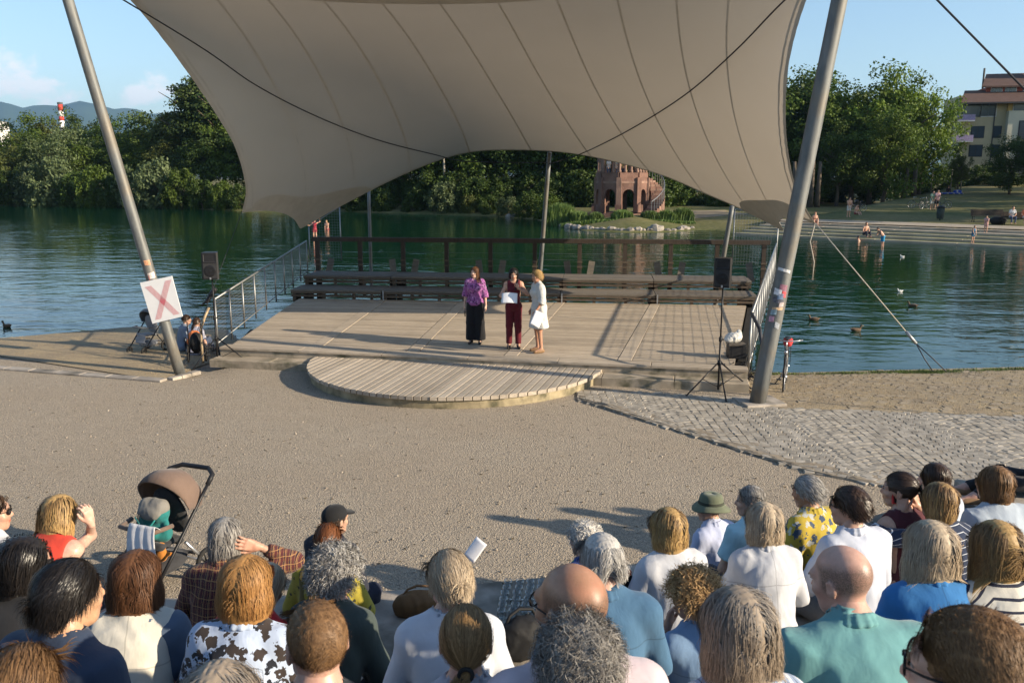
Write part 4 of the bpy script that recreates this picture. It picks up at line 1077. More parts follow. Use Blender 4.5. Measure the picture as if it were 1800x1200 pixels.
# right group of big trees
right_trees = [(1372, 128, 112, 'dark', 1.05, 0), (1418, 116, 114, 'dark', 1.0, 1), (1458, 126, 108, 'oak', 1.15, 2), (1512, 140, 105, 'oak', 1.1, 0), (1545, 142, 112, 'dark', 1.0, 1), (1596, 126, 104, 'lime', .85, 2), (1632, 150, 106, 'lime', .72, 0), (1565, 190, 98, 'oak', .95, 1), (1480, 215, 99, 'oak', 1.1, 2)]
desc = ['big dark tree at the right edge of the canopy', 'big dark tree partly behind the thick leaning mast', 'broad leafy tree just right of the thick leaning mast', 'leafy tree in the middle of the right group', 'darker tree at the back of the right group', 'sunlit tall tree, highest crown of the right group', 'sunlit tree nearest the apartment house', 'lower rounded tree in front of the right group', 'lower bushy tree in front, right of the mast']
for k, (px, yt, Y, leaf, wf, sd) in enumerate(right_trees):
    tree(px, yt, Y, desc[k], 'oak', leaf, 30+sd, 15000, wf, 'lawn_tree', 'big trees on the lawn', size=.36)
tree(1785, 238, 96, 'small dark tree in front of the apartment house at the picture edge', 'oak', 'dark', 31, 15000, 1.1, 'lawn_tree', 'big trees on the lawn', size=.36)
tree(1690, 262, 100, 'slender young staked tree beside the apartment house', 'oak', 'olive', 32, 15000, .5, 'young_tree', None, size=.36)
for k, (px, Y, h) in enumerate(((2010, 70, 12), (2080, 78, 14), (2190, 66, 13), (2060, 92, 16), (2160, 84, 15), (2040, 100, 15))):
    tree(px, 305-int(h*1500/Y*.8), Y, f'{ORD[k]} lawn tree beyond the right picture edge, casting shade on the lawn', 'oak', 'oak', 30+k % 3, 15000, 1.0, 'lawn_tree', 'trees beyond the right edge of the lawn', size=.36)
for k, px in enumerate((1640, 1674, 1683, 1692)):
    P = at_y(px, 300, 104); zb = float(far_z(P.x, 104)); tag(MB().tube([(P.x, 104, zb-.1), (P.x, 104, zb+(2.6 if k != 2 else 1.6))], .07, 6).build('tree_stake', BARK_P, None, True), f'wooden tree stake on the lawn near the house, {ORD[k]} from the left', 'stake', 'tree stakes')
for k, (px, Y) in enumerate(((1400, 97), (1428, 96), (1440, 96.5), (1600, 99), (1590, 99.5), (1610, 99.2), (1532, 103))):
    P = at_y(px, 300, Y); zb = float(far_z(P.x, Y)); x2 = random.uniform(-.5, .5)
    tag(MB().tube([(P.x, Y, zb-.2), (P.x+x2*.4, Y, zb+2), (P.x+x2, Y, zb+5)], [.34, .26, .18], 8).build('bare_trunk', BARK, None, True), f'dark trunk under the big trees on the lawn, {ORD[k]} from the left', 'tree trunk', 'dark trunks under the big trees')
for k, (px, yt, Y) in enumerate(((1725, 292, 116), (1660, 290, 118), (1770, 300, 112), (1410, 290, 108), (1500, 296, 112))):
    tree(px, yt, Y, f'dark hedge bush under the trees on the lawn, {ORD[k]} from the left', 'willow', 'dark', 20, 6000, 1.6, 'bush', 'hedge bushes on the lawn', zoff=-.3, size=.9)

# ---------------------------------------------------------------- apartment house
BY = 122.0; bp = at_y(1757, 310, BY)
house = thing('apartment_house', 'cream apartment house with brown tiled roof and red attic storey', 'building', (bp.x, BY, float(far_z(bp.x, BY))-.5), R_(-14))
zb = house.location.z
def hz_(y): return at_y(1757, y, BY).z-zb
CR1 = M_('cream_render', (.47, .40, .26), .85, .08, .6, bump=.1, bscale=10); CR2 = M_('pale_render_front', (.52, .50, .40), .85, .08, .6, bump=.1, bscale=10); YEL = M_('ochre_render', (.55, .38, .14), .85, .06, .6, bump=0)
TILE = M_('brown_roof_tile', (.115, .070, .055), .85, .25, 1.5, (1, 6, 1), bump=.5, bscale=12, bdist=.05); REDC = M_('red_cladding', (.30, .075, .05), .8, .1, 1.5, bump=0); WFR = M_('window_frame', (.6, .6, .6), .6, .05, 2, bump=0); GLS = M_('window_glass', (.05, .065, .085), .12, .1, 1, bump=0, spec=.7); DARKF = M_('dark_frame', (.05, .05, .055), .6, .1, 2, bump=0)
e1 = hz_(182)
def wbox(nm, x0, x1, y0, y1, z0, z1, m): return MB().box(((x0+x1)/2, (y0+y1)/2, (z0+z1)/2), (x1-x0, y1-y0, z1-z0)).build(nm, m, house)
wbox('wall', -5.6, 0, 0, 10, 0, e1, CR1); wbox('wall', 0, 14, -1.2, 10, 0, hz_(196), CR2); wbox('wall', 0, 14, -.4, 10, hz_(196), e1, YEL)
wbox('attic_wall', -2.2, 14, 2.4, 10, e1, hz_(150), REDC)
def slope_roof(nm, x0, x1, ya, yb, za, zb2, th=.22):
    mb = MB(); mb.add([(x0, ya, za), (x1, ya, za), (x1, yb, zb2), (x0+1.6, yb, zb2), (x0, ya, za-th), (x1, ya, za-th), (x1, yb, zb2-th), (x0+1.6, yb, zb2-th)], [(0, 1, 2, 3), (7, 6, 5, 4), (0, 4, 5, 1), (1, 5, 6, 2), (2, 6, 7, 3), (3, 7, 4, 0)]); return mb.build(nm, TILE, house)
slope_roof('roof', -6.4, 14.4, -2.0, 3.2, e1+.1, e1+2.1); wbox('gutter', -6.4, 14.4, -2.12, -1.98, e1-.12, e1+.06, DARKF)
slope_roof('roof', -3.0, 14.4, 1.6, 6.5, hz_(150)+.1, hz_(150)+2.2); wbox('gable_wall', -6.0, -5.6, .5, 9.5, e1-.5, e1+1.2, CR1)
def window(x, z, w_, h, y, frame=WFR, open_=1):
    r = link('window', MB().box((0, .02, 0), (w_+.16, .10, h+.16)).mesh('window', frame), house, (x, y, z))
    for k in range(open_):
        link('pane', MB().box((0, 0, 0), (w_/open_-.08, .06, h-.06)).mesh('pane', GLS), r, (-w_/2+w_/open_*(k+.5), -.05, 0))
    return r
for x in (-.9, .9, 3.2, 5.0): window(x, (hz_(150)+e1)/2+.75, 1.35, .95, 2.38, WFR, 2)
zr = [hz_(300-34*k+0) for k in range(4)]
for z in (hz_(265), hz_(232)): 
    window(-3.4, z, 1.6, 1.5, 0, DARKF, 2); window(-.9, z, .9, 1.5, 0, DARKF, 1)
for (x, w_) in ((-5.0, 1.2), (-3.9, 1.2), (-2.75, 1.0), (-1.8, 1.0)): window(x, hz_(191), w_, 2.0, 0, WFR if x > -3 else DARKF, 1)
window(1.4, hz_(193), 1.4, 1.5, -.42, WFR, 1); window(4.4, hz_(193), 1.6, 1.5, -.42, WFR, 1)
for z in (hz_(230), hz_(266), hz_(300)):
    window(2.2, z, 1.5, 2.4, -1.22, DARKF, 1); window(5.2, z, 1.4, 1.9, -1.22, WFR, 2)
    for q in range(2): MB().tube([(1.2, -1.5, z-.9+q*.45), (3.2, -1.5, z-.9+q*.45)], .03, 4).build('balcony_rail', DARKF, house)
MB().tube([(-1.45, -.08, 0), (-1.45, -.08, e1)], .07, 6).build('drainpipe', DARKF, house)
for z in (hz_(212), hz_(248)):
    wbox('balcony_slab', -6.4, -4.2, -1.4, 0, z-.12, z, WFR); wbox('balcony_front', -6.4, -4.2, -1.42, -1.36, z+.004, z+.8, M_('lilac_panel', (.35, .28, .42), .7, bump=0))
MB().lathe([(.5, 0), (.5, .8), (1.1, 1.0), (1.15, 1.7), (.8, 2.2), (.3, 2.4)], 12, (5.4, 5, hz_(150)+2)).build('roof_vent', STEEL_D, house)
wbox('roof_hatch', 3.8, 5.0, 4.2, 5.4, hz_(150)+1.7, hz_(150)+2.6, STEEL_D)
MB().tube([(-2.2, 4.5, hz_(150)), (-2.2, 4.5, hz_(150)+2.8)], .14, 6).build('flue', DARKF, house)

# ---------------------------------------------------------------- sandstone tower on its headland
TY = 81.0; tb = at_y(1091, 388, TY); tz = .45
tw = thing('stone_tower', 'red sandstone tower stump with arches, column ring and outside stair', 'tower', (tb.x, TY, tz), R_(10))
SAND = M_('red_sandstone', (.185, .105, .08), .9, .3, 1.2, bump=.5, bscale=7, bdist=.05, stain=((.14, .085, .07), .7)); SANDL = M_('pale_sandstone', (.255, .16, .122), .9, .25, 1.5, bump=.4, bscale=8, bdist=.04)
RT_ = 2.25; HT = at_y(1091, 312, TY).z-tz
def oct_pt(k, r, z): a = R_(22.5+45*k); return Vector((r*math.cos(a), r*math.sin(a), z))
for k in range(8):                                     # corner buttresses and arched walls
    p = oct_pt(k, RT_, 0); a = R_(22.5+45*k)
    MB().box((p.x*1.03, p.y*1.03, HT/2), (.46, .46, HT), a).build('buttress', SANDL if k % 2 else SAND, tw)
    MB().box((p.x*1.08, p.y*1.08, .45), (.62, .62, .7), a).build('buttress_base', SAND, tw)
    q0, q1 = oct_pt(k, RT_, 0), oct_pt(k+1, RT_, 0); d = q1-q0; W = d.length; d.normalize(); nn = Vector((d.y, -d.x, 0))
    aw2 = W*.33; sp = HT*.50; n = 10
    P = [(0, 0), (W/2-aw2, 0), (W/2-aw2, sp)]+[(W/2-aw2*math.cos(PI*i/n), sp+aw2*math.sin(PI*i/n)) for i in range(1, n)]+[(W/2+aw2, sp), (W/2+aw2, 0), (W, 0), (W, HT), (0, HT)]
    V = [q0+d*x+nn*.18+Vector((0, 0, z)) for x, z in P]+[q0+d*x-nn*.18+Vector((0, 0, z)) for x, z in P]; m = len(P)
    import mathutils
    tri = mathutils.geometry.tessellate_polygon([[Vector((x, z, 0)) for x, z in P]])
    F = [tuple(t) for t in tri]+[tuple(i+m for i in reversed(t)) for t in tri]+[(i, m+i, m+(i+1) % m, (i+1) % m) for i in range(m)]
    link('arched_wall', np_mesh('arched_wall', V, F, SAND), tw)
    mm = (q0+q1)/2*1.02; MB().box((mm.x, mm.y, HT-.42), (.34, W, .2), math.atan2(mm.y, mm.x)).build('cornice', SANDL, tw)
    MB().box((mm.x*1.0, mm.y*1.0, HT+.22), (.3, W, .44), math.atan2(mm.y, mm.x)).build('parapet', SAND, tw)
    for s in (.0, .33, .66):
        c = lerp(q0, q1, s)*.97
        MB().lathe([(.17, HT+.44), (.17, HT+.6), (.12, HT+.7), (.11, HT+2.6), (.17, HT+2.75), (.17, HT+2.9)], 8, (c.x, c.y, 0)).build('column', SANDL, tw, True)
MB().lathe([(RT_-.1, HT-.2), (RT_-.1, HT)], 8).build('upper_floor', SAND, tw)
MB().lathe([(RT_+.15, HT+2.9), (RT_+.25, HT+3.2), (RT_+.4, HT+3.3), (.1, HT+5.6)], 8).build('roof', TILE, tw)
MB().lathe([(RT_+1.0, -.9), (RT_+1.0, 0)], 8).build('plinth', SAND, tw)
for k in range(4): MB().box((-.55, -RT_-1.1-.35*k, -.2-.18*k), (1.9, .4, .25)).build('front_step', SAND, tw)
for k in range(17):                                    # outside stair winding up on the right side
    a = R_(-62+k*5.6); r = RT_+1.15; z = .1+HT*k/17; hgt = z+1.0
    MB().box((r*math.cos(a), r*math.sin(a), (z-1.0)/2+.0), (1.25, .34, z+1.0), a).build('stair_step', SANDL if k % 2 else SAND, tw)
mb = MB(); pts = []
for k in range(18):
    a = R_(-64+k*5.6); r = RT_+1.72; z = .1+HT*k/17; pts.append((r*math.cos(a), r*math.sin(a), z+1.0)); mb.tube([(r*math.cos(a), r*math.sin(a), z), pts[-1]], .025, 4)
mb.tube(pts, .04, 5); mb.build('stair_rail', STEEL, tw)
# rocks at the headland waterline and reeds
ROCKM = M_('shore_rock', (.27, .24, .205), .9, .3, 1.5, coord='pos', bump=.6, bscale=7, bdist=.05, rand=.5)
def rock_mesh(s):
    r = random.Random(s); mb = MB().ball((0, 0, 0), (.5, .38, .3), 8, 6); 
    V = [(x*r.uniform(.75, 1.2), y*r.uniform(.75, 1.2), z*r.uniform(.75, 1.15)) for x, y, z in mb.v]; return np_mesh('rock', V, mb.f, ROCKM)
ROCKS = [rock_mesh(s) for s in range(5)]
nrk = {}
def rock_label(px):
    reg = next(t for lim, t in ((1012, 'below the tall reed clump'), (1036, 'below the yellowish reeds left of the tower'), (1062, 'just left of the tower steps'), (1086, 'in front of the tower steps'), (1112, 'below the round green clump'), (1150, 'below the outside stair'), (1188, 'below the yellowish reeds right of the stair'), (9999, 'below the reeds beside the beach')) if px < lim); nrk[reg] = nrk.get(reg, 0)+1
    return f'{ORD[nrk[reg]-1]} boulder from the left at the waterline {reg}'
rp = [(988+random.uniform(-4, 4)+i*7.6, 0) for i in range(31)]
for i, (px, _) in enumerate(rp):
    y = float(np.interp(px, [985, 1020, 1100, 1180, 1222], [399, 404, 408, 407.5, 403])); P = at_z(px, y, WATER_Z); s = random.uniform(.5, .95) if i != 22 else 1.35
    o = link('rock', random.choice(ROCKS), None, (P.x, P.y+.35, WATER_Z+.14*s), (random.uniform(-.3, .3), random.uniform(-.3, .3), random.uniform(0, 6)), (s, s, s)); tag(o, rock_label(px), 'rock', 'boulders below the tower')
for i in range(10):
    px = 895+i*9+random.uniform(-3, 3); P = at_z(px, 382.5, WATER_Z); o = link('rock', random.choice(ROCKS), None, (P.x, P.y+.3, WATER_Z+.1), (0, 0, random.uniform(0, 6)), (.9, .9, .9)); tag(o, f'small boulder on the shaded shore left of the tower, {ORD[i]} from the left', 'rock', 'boulders on the shaded shore')
REED = leaf_mat('reed_leaves', (.06, .10, .03), (.13, .19, .055))
def reeds(px0, px1, ytop, Y, label, n=1500):
    a = at_y(px0, 400, Y); b = at_y(px1, 400, Y); k = n; x = RNG.uniform(a.x, b.x, k); y = Y+RNG.uniform(-.9, .9, k); zb_ = far_z(x, y)-.1
    mid = (x-(a.x+b.x)/2)/((b.x-a.x)/2); H = (at_y(px0, ytop, Y).z-zb_)*(1-.45*np.abs(mid)**2.5)*RNG.uniform(.6, 1.05, k)
    an = RNG.uniform(0, 2*PI, k); bend = RNG.uniform(.05, .35, k)*H; w_ = .035+.03*RNG.random(k)
    P = np.stack([x, y, zb_], 1); D = np.stack([np.cos(an), np.sin(an), 0*an], 1); W = np.stack([-np.sin(an), np.cos(an), 0*an], 1)*w_[:, None]
    m = P+D*bend[:, None]*.25+np.stack([0*x, 0*x, H*.6], 1); e = P+D*bend[:, None]+np.stack([0*x, 0*x, H], 1)
    V = np.stack([P-W, P+W, m+W, m-W, e], 1).reshape(-1, 3); i5 = np.arange(k)*5
    F = [(i, i+1, i+2, i+3) for i in i5]+[(i+3, i+2, i+4) for i in i5]
    tag(link('reed_clump', np_mesh('reed_clump', V, F, REED)), label, 'reeds', 'reed clumps on the headland')
reeds(958, 1012, 356, 77.6, 'tall bright reed clump left of the tower', 2600); reeds(1003, 1034, 370, 76.4, 'lower yellowish reed clump left of the tower steps'); reeds(1034, 1060, 372, 76.0, 'small round green clump directly left of the tower steps')
reeds(1076, 1110, 368, 75.9, 'round green clump below the tower arch'); reeds(1128, 1160, 370, 76.0, 'dark reed clump at the foot of the outside stair'); reeds(1156, 1188, 368, 76.2, 'yellowish reed clump right of the outside stair'); reeds(1184, 1216, 364, 76.5, 'tall reed clump next to the beach', 2400)
reeds(984, 1219, 384, 75.4, 'low green bank plants between the boulders and the tower', 4200)
# ================================================================ PEOPLE: smooth distance-field bodies meshed with surface nets
def nv(a): a = np.asarray(a, float); return a/(np.linalg.norm(a)+1e-12)
def rotm(yaw=0, pitch=0, roll=0):
    """yaw + = to the left (ccw), pitch + = nod down, roll + = tilt to the right shoulder (degrees)"""
    return np.array(Matrix.Rotation(R_(yaw), 3, 'Z') @ Matrix.Rotation(R_(-pitch), 3, 'X') @ Matrix.Rotation(R_(roll), 3, 'Y'))
def frame_z(up, right=(1, 0, 0)):
    z = nv(up); y = nv(np.cross(z, right)); x = np.cross(y, z); return np.stack([x, y, z], 1)
# primitives: ('c',a,b,ra,rb,k) round cone; ('f',a,b,ra,rb,k,flat) flat-ended cone, y squashed; ('e',c,r,R,k) ellipsoid; ('-e',...) carved
def prim_bounds(p, pad):
    if p[0] in 'cf':
        a, b = np.array(p[1], float), np.array(p[2], float); r = max(p[3], p[4])+pad; return np.minimum(a, b)-r, np.maximum(a, b)+r
    r = max(p[2])+pad; c = np.array(p[1], float); return c-r, c+r
def prim_d(p, X):
    if p[0] in 'cf':
        a, b = np.array(p[1], float), np.array(p[2], float); ab = b-a; L2 = ab@ab+1e-12; q = X-a
        if p[0] == 'c':
            t = np.clip((q@ab)/L2, 0, 1); return np.linalg.norm(q-t[..., None]*ab, axis=-1)-(p[3]+(p[4]-p[3])*t)
        L = math.sqrt(L2); t = (q@ab)/L2; e = q-t[..., None]*ab; fl = p[6] if len(p) > 6 else 1.0
        if fl != 1.0: e = e*np.array([1, 1/fl, 1])
        d = (np.linalg.norm(e, axis=-1)-(p[3]+(p[4]-p[3])*np.clip(t, 0, 1)))*(fl if fl < 1 else 1)
        return np.maximum(d, np.maximum((t-1)*L, -t*L))
    q = X-np.array(p[1], float)
    if p[3] is not None: q = q@p[3]
    r = np.array(p[2], float); k0 = np.linalg.norm(q/r, axis=-1); k1 = np.linalg.norm(q/(r*r), axis=-1)+1e-9
    return k0*(k0-1)/k1
def sdf_mesh(prims, res, post=None, pad=.03):
    lo = np.min([prim_bounds(p, pad)[0] for p in prims if p[0] != '-e'], axis=0); hi = np.max([prim_bounds(p, pad)[1] for p in prims if p[0] != '-e'], axis=0)
    n = np.maximum(np.ceil((hi-lo)/res).astype(int)+1, 4)
    phi = np.full(n, .12, np.float32)
    ax = [lo[i]+res*np.arange(n[i]) for i in range(3)]
    for p in prims:
        neg = p[0] == '-e'; q = ('e',)+p[1:] if neg else p
        k = p[5] if p[0] in 'cf' else p[4]
        b0, b1 = prim_bounds(q, .10)
        i0 = np.clip(np.floor((b0-lo)/res).astype(int), 0, n-1); i1 = np.clip(np.ceil((b1-lo)/res).astype(int)+1, 1, n)
        if (i1 <= i0).any(): continue
        sl_ = tuple(slice(i0[i], i1[i]) for i in range(3))
        X = np.stack(np.meshgrid(*[ax[i][sl_[i]] for i in range(3)], indexing='ij'), -1)
        d = prim_d(q, X); s = phi[sl_]
        if neg:
            d = -d; h = np.maximum(k-np.abs(d-s), 0)/k; phi[sl_] = np.maximum(s, d)+h*h*k*.25
        else:
            h = np.maximum(k-np.abs(d-s), 0)/k; phi[sl_] = np.minimum(s, d)-h*h*k*.25
    if post is not None:
        X = np.stack(np.meshgrid(*ax, indexing='ij'), -1); m = np.abs(phi) < .06; phi[m] = post(X[m], phi[m])
    phi[0], phi[-1], phi[:, 0], phi[:, -1], phi[:, :, 0], phi[:, :, -1] = .1, .1, .1, .1, .1, .1
    # surface nets
    ins = phi < 0; c = np.zeros(n-1, np.int8)
    for dx in (0, 1):
        for dy in (0, 1):
            for dz in (0, 1): c += ins[dx:n[0]-1+dx, dy:n[1]-1+dy, dz:n[2]-1+dz]
    act = np.argwhere((c > 0) & (c < 8)); cid = np.full(n-1, -1, np.int32); cid[tuple(act.T)] = np.arange(len(act))
    acc = np.zeros((len(act), 3)); cnt = np.zeros(len(act))
    corn = [(x, y, z) for x in (0, 1) for y in (0, 1) for z in (0, 1)]; val = {o: phi[act[:, 0]+o[0], act[:, 1]+o[1], act[:, 2]+o[2]] for o in corn}
    for o in corn:
        for a in range(3):
            if o[a] == 0:
                e = list(o); e[a] = 1; e = tuple(e); v0, v1 = val[o], val[e]; m = (v0 < 0) != (v1 < 0)
                t = np.where(m, v0/(v0-v1+1e-12), 0); pt = np.tile(np.array(o, float), (len(act), 1)); pt[:, a] += t
                acc[m] += pt[m]; cnt[m] += 1
    V = lo+(act+acc/np.maximum(cnt, 1)[:, None])*res
    F = []
    for a in range(3):
        b, d = (a+1) % 3, (a+2) % 3
        s0 = [slice(None)]*3; s1 = [slice(None)]*3; s0[a] = slice(0, -1); s1[a] = slice(1, None)
        A, B = ins[tuple(s0)], ins[tuple(s1)]; E = np.argwhere(A != B); E = E[(E[:, b] > 0) & (E[:, d] > 0) & (E[:, b] < n[b]-1) & (E[:, d] < n[d]-1)]
        if not len(E): continue
        fl = A[tuple(E.T)]
        def cell(ob, od):
            q = E.copy(); q[:, b] -= ob; q[:, d] -= od; return cid[tuple(q.T)]
        Q = np.stack([cell(1, 1), cell(0, 1), cell(0, 0), cell(1, 0)], 1); Q[~fl] = Q[~fl][:, ::-1]; F.append(Q)
    F = np.concatenate(F) if F else np.zeros((0, 4), int); F = F[(F >= 0).all(1)]
    return V, F
def folds(seed, amp, kmin=14, kmax=40, vert=.28):
    r = np.random.default_rng(seed); K = r.normal(size=(7, 3)); K[:, 2] *= vert; K /= np.linalg.norm(K, axis=1, keepdims=True); K *= r.uniform(kmin, kmax, (7, 1)); ph = r.uniform(0, 6.28, 7)
    W = r.normal(size=(3, 3))*9; wp = r.uniform(0, 6.28, 3)
    def f(X, phi):
        Xw = X+.035*np.sin(X@W.T+wp); s = np.sin(Xw@K.T+ph); cr = (1-np.abs(s))**2
        return phi-amp*(cr.mean(1)*2.2-.75)-amp*.45*np.sin(Xw@(K[:2].T*.45)+1.3).mean(1)
    return f
def join(parts):
    V = []; F = []; n = 0
    for v, f in parts:
        if len(v) == 0: continue
        V.append(v); F.append(f+n); n += len(v)
    return np.concatenate(V), np.concatenate(F)

# ---- materials of skin, hair, cloth
_mc = {}
def skin(col, stub=(.06, .05, .045)):
    key = ('skin', col, stub)
    if key not in _mc:
        t = NT('skin'); v = t.coord('obj'); n = t.noise(v, 22, 5, .65); c = t.ramp(n, [(.3, sc(col, .80)), (.7, sc(col, 1.1))]); n3 = t.noise(v, 9, 3); c = t.mix(t.ramp(n3, [(.48, (0, 0, 0)), (.7, (.55, .55, .55))]), c, (col[0]*1.0, col[1]*.74, col[2]*.70)); sp = t.noise(v, 95, 2); c = t.mix(t.ramp(sp, [(.66, (0, 0, 0)), (.74, (.35, .35, .35))]), c, sc(col, .6))
        at = t.n('Attribute', attribute_name='scalp'); n2 = t.noise(v, 260, 2); f = t.math('MULTIPLY', at.outputs['Fac'], t.ramp(n2, [(.3, (.45, .45, .45)), (.65, (1, 1, 1))])); c = t.mix(f, c, stub)
        al = t.n('Attribute', attribute_name='lip'); c = t.mix(al.outputs['Fac'], c, (col[0]*.8, col[1]*.45, col[2]*.45))
        t.b.inputs['Subsurface Weight'].default_value = .06; t.b.inputs['Subsurface Radius'].default_value = (.02, .008, .004)
        _mc[key] = t.set(c, t.ramp(n3, [(.3, (.36, .36, .36)), (.7, (.55, .55, .55))]), t.bump(t.noise(v, 180, 3), .22, .002, t.bump(t.noise(v, 40, 4), .12, .004)), spec=.42)
    return _mc[key]
def hairmat(c1, c2, root=None, rough=.55):
    key = ('hair', c1, c2, root, rough)
    if key not in _mc:
        t = NT('hair'); at = t.n('Attribute', attribute_name='strand'); c = t.ramp(at.outputs['Fac'], [(.1, c1), (.9, c2)])
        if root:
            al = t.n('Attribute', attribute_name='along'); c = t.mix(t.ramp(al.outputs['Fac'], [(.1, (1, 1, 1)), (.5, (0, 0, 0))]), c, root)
        _mc[key] = t.set(c, rough, None, spec=.28)
    return _mc[key]
def cloth(col, pat=None, c2=None, c3=None, f=30, w_=.3, rough=.85, weave=900, seam=0):
    key = ('cloth', col, pat, c2, c3, f, w_, seam)
    if key in _mc: return _mc[key]
    t = NT('cloth'); v = t.coord('obj'); n = t.noise(v, 6, 5); c = t.ramp(n, [(.3, sc(col, .88)), (.7, sc(col, 1.1))])
    wob = t.noise(v, 5, 3)
    def stripe(axis, freq, width, off=0.0):
        sx = t.n('SeparateXYZ'); t.l(v, sx.inputs[0]); x = t.math('ADD', sx.outputs[axis], t.math('MULTIPLY', wob, .05)); fr = t.math('FRACT', t.math('MULTIPLY_ADD', x, freq, off+50)); return t.math('LESS_THAN', fr, width)
    if pat == 'h': c = t.mix(stripe(2, f, w_), c, c2)
    elif pat == 'v':
        c = t.mix(stripe(0, f, w_), c, c2)
        if c3: c = t.mix(stripe(0, f, w_*.25, .42), c, c3)
    elif pat == 'yoke':                                    # slanted stripes above, level below
        sx = t.n('SeparateXYZ'); t.l(v, sx.inputs[0]); ax = t.math('ABSOLUTE', sx.outputs[0]); z = t.math('SUBTRACT', sx.outputs[2], t.math('MULTIPLY', t.math('MAXIMUM', t.math('SUBTRACT', ax, .09), 0.0), -.75))
        fr = t.math('FRACT', t.math('MULTIPLY_ADD', z, f, 50)); c = t.mix(t.math('LESS_THAN', fr, w_), c, c2)
    elif pat == 'plaid':
        c = t.mix(t.math('MULTIPLY', stripe(0, f, .42), .75), c, c2); c = t.mix(t.math('MULTIPLY', stripe(2, f*.8, .3), .6), c, c2)
        c = t.mix(stripe(0, f, .10, .25), c, c3); c = t.mix(t.math('MULTIPLY', stripe(2, f*.8, .10, .5), .8), c, c3); c = t.mix(t.math('MULTIPLY', stripe(0, f*2, .08, .1), .7), c, (.5, .28, .10))
    elif pat == 'floral':
        vo = t.n('TexVoronoi', i_Scale=f); dv = t.n('VectorMath', operation='ADD'); nn = t.n('TexNoise', i_Scale=f*2.3, i_Detail=3.0); t.l(v, nn.inputs['Vector']); ms_ = t.n('VectorMath', operation='SCALE'); t.l(nn.outputs['Color'], ms_.inputs[0]); ms_.inputs['Scale'].default_value = 1.25/f; t.l(v, dv.inputs[0]); t.l(ms_.outputs[0], dv.inputs[1]); t.l(dv.outputs[0], vo.inputs['Vector'])
        c = t.mix(t.math('LESS_THAN', vo.outputs['Distance'], w_), c, c2)
        if c3:
            sx = t.n('SeparateXYZ'); t.l(vo.outputs['Color'], sx.inputs[0]); c = t.mix(t.math('MULTIPLY', t.math('LESS_THAN', vo.outputs['Distance'], w_), t.math('GREATER_THAN', sx.outputs[0], .55)), c, c3)
    if seam:
        sx = t.n('SeparateXYZ'); t.l(v, sx.inputs[0]); xs_ = t.math('ABSOLUTE', t.math('ADD', sx.outputs[0], t.math('MULTIPLY', t.math('SUBTRACT', wob, .5), .03)))
        ln = t.math('LESS_THAN', xs_, .0028)
        if seam > 1: ln = t.math('MAXIMUM', ln, t.math('LESS_THAN', t.math('ABSOLUTE', t.math('SUBTRACT', sx.outputs[2], t.math('MULTIPLY_ADD', xs_, -.12, .49))), .003))
        c = t.mix(t.math('MULTIPLY', ln, .45), c, sc(col, .35))
    b1 = t.bump(t.noise(t.coord('obj', (1, 1, .38)), 12, 3, .5, .3), .36, .02); b2 = t.bump(t.noise(v, weave, 2), .15, .001, b1)
    _mc[key] = t.set(c, rough, b2, spec=.2); t.b.inputs['Sheen Weight'].default_value = .12
    return _mc[key]
LEATHER = {}
def plain(name, col, rough=.5, metallic=0.0):
    key = ('plain', name, col)
    if key not in _mc: _mc[key] = M_(name, col, rough, .12, 20, bump=.15, bscale=120, bdist=.001, metallic=metallic)
    return _mc[key]

# ---- head (local: y = face direction, z up, origin between the ears)
def head_prims(sex='f', nose=1.0):
    j = 1.0 if sex == 'm' else .94
    P = [('e', (0, -.014, .028), (.076, .096, .088), None, .03), ('e', (0, .028, -.035), (.060*j, .066, .080), None, .03), ('c', (-.032*j, .038, -.088), (.032*j, .038, -.088), .022, .022, .03),
         ('c', (0, .060, -.100), (0, .062, -.096), .022*j, .020, .03), ('c', (-.04, .072, .022), (.04, .072, .022), .016, .016, .02),
         ('c', (-.045, .062, -.028), (-.03, .075, -.032), .018, .015, .02), ('c', (.045, .062, -.028), (.03, .075, -.032), .018, .015, .02),
         ('-e', (-.031, .099, .004), (.017, .016, .012), None, .012), ('-e', (.031, .099, .004), (.017, .016, .012), None, .012),
         ('c', (0, .086, .010), (0, .104*nose, -.030), .008, .0115, .010), ('c', (-.011, .092, -.036), (.011, .092, -.036), .0085, .0085, .008),
         ('e', (0, .086, -.060), (.024, .011, .006), None, .006), ('e', (0, .085, -.070), (.021, .011, .006), None, .006)]
    for s in (-1, 1):
        Rr = np.array(Matrix.Rotation(R_(-18*s), 3, 'Z') @ Matrix.Rotation(R_(-10), 3, 'X'))
        P += [('e', (s*.080, -.012, -.010), (.009, .019, .031), Rr, .008), ('-e', (s*.089, -.006, -.006), (.006, .010, .017), Rr, .006)]
    return P
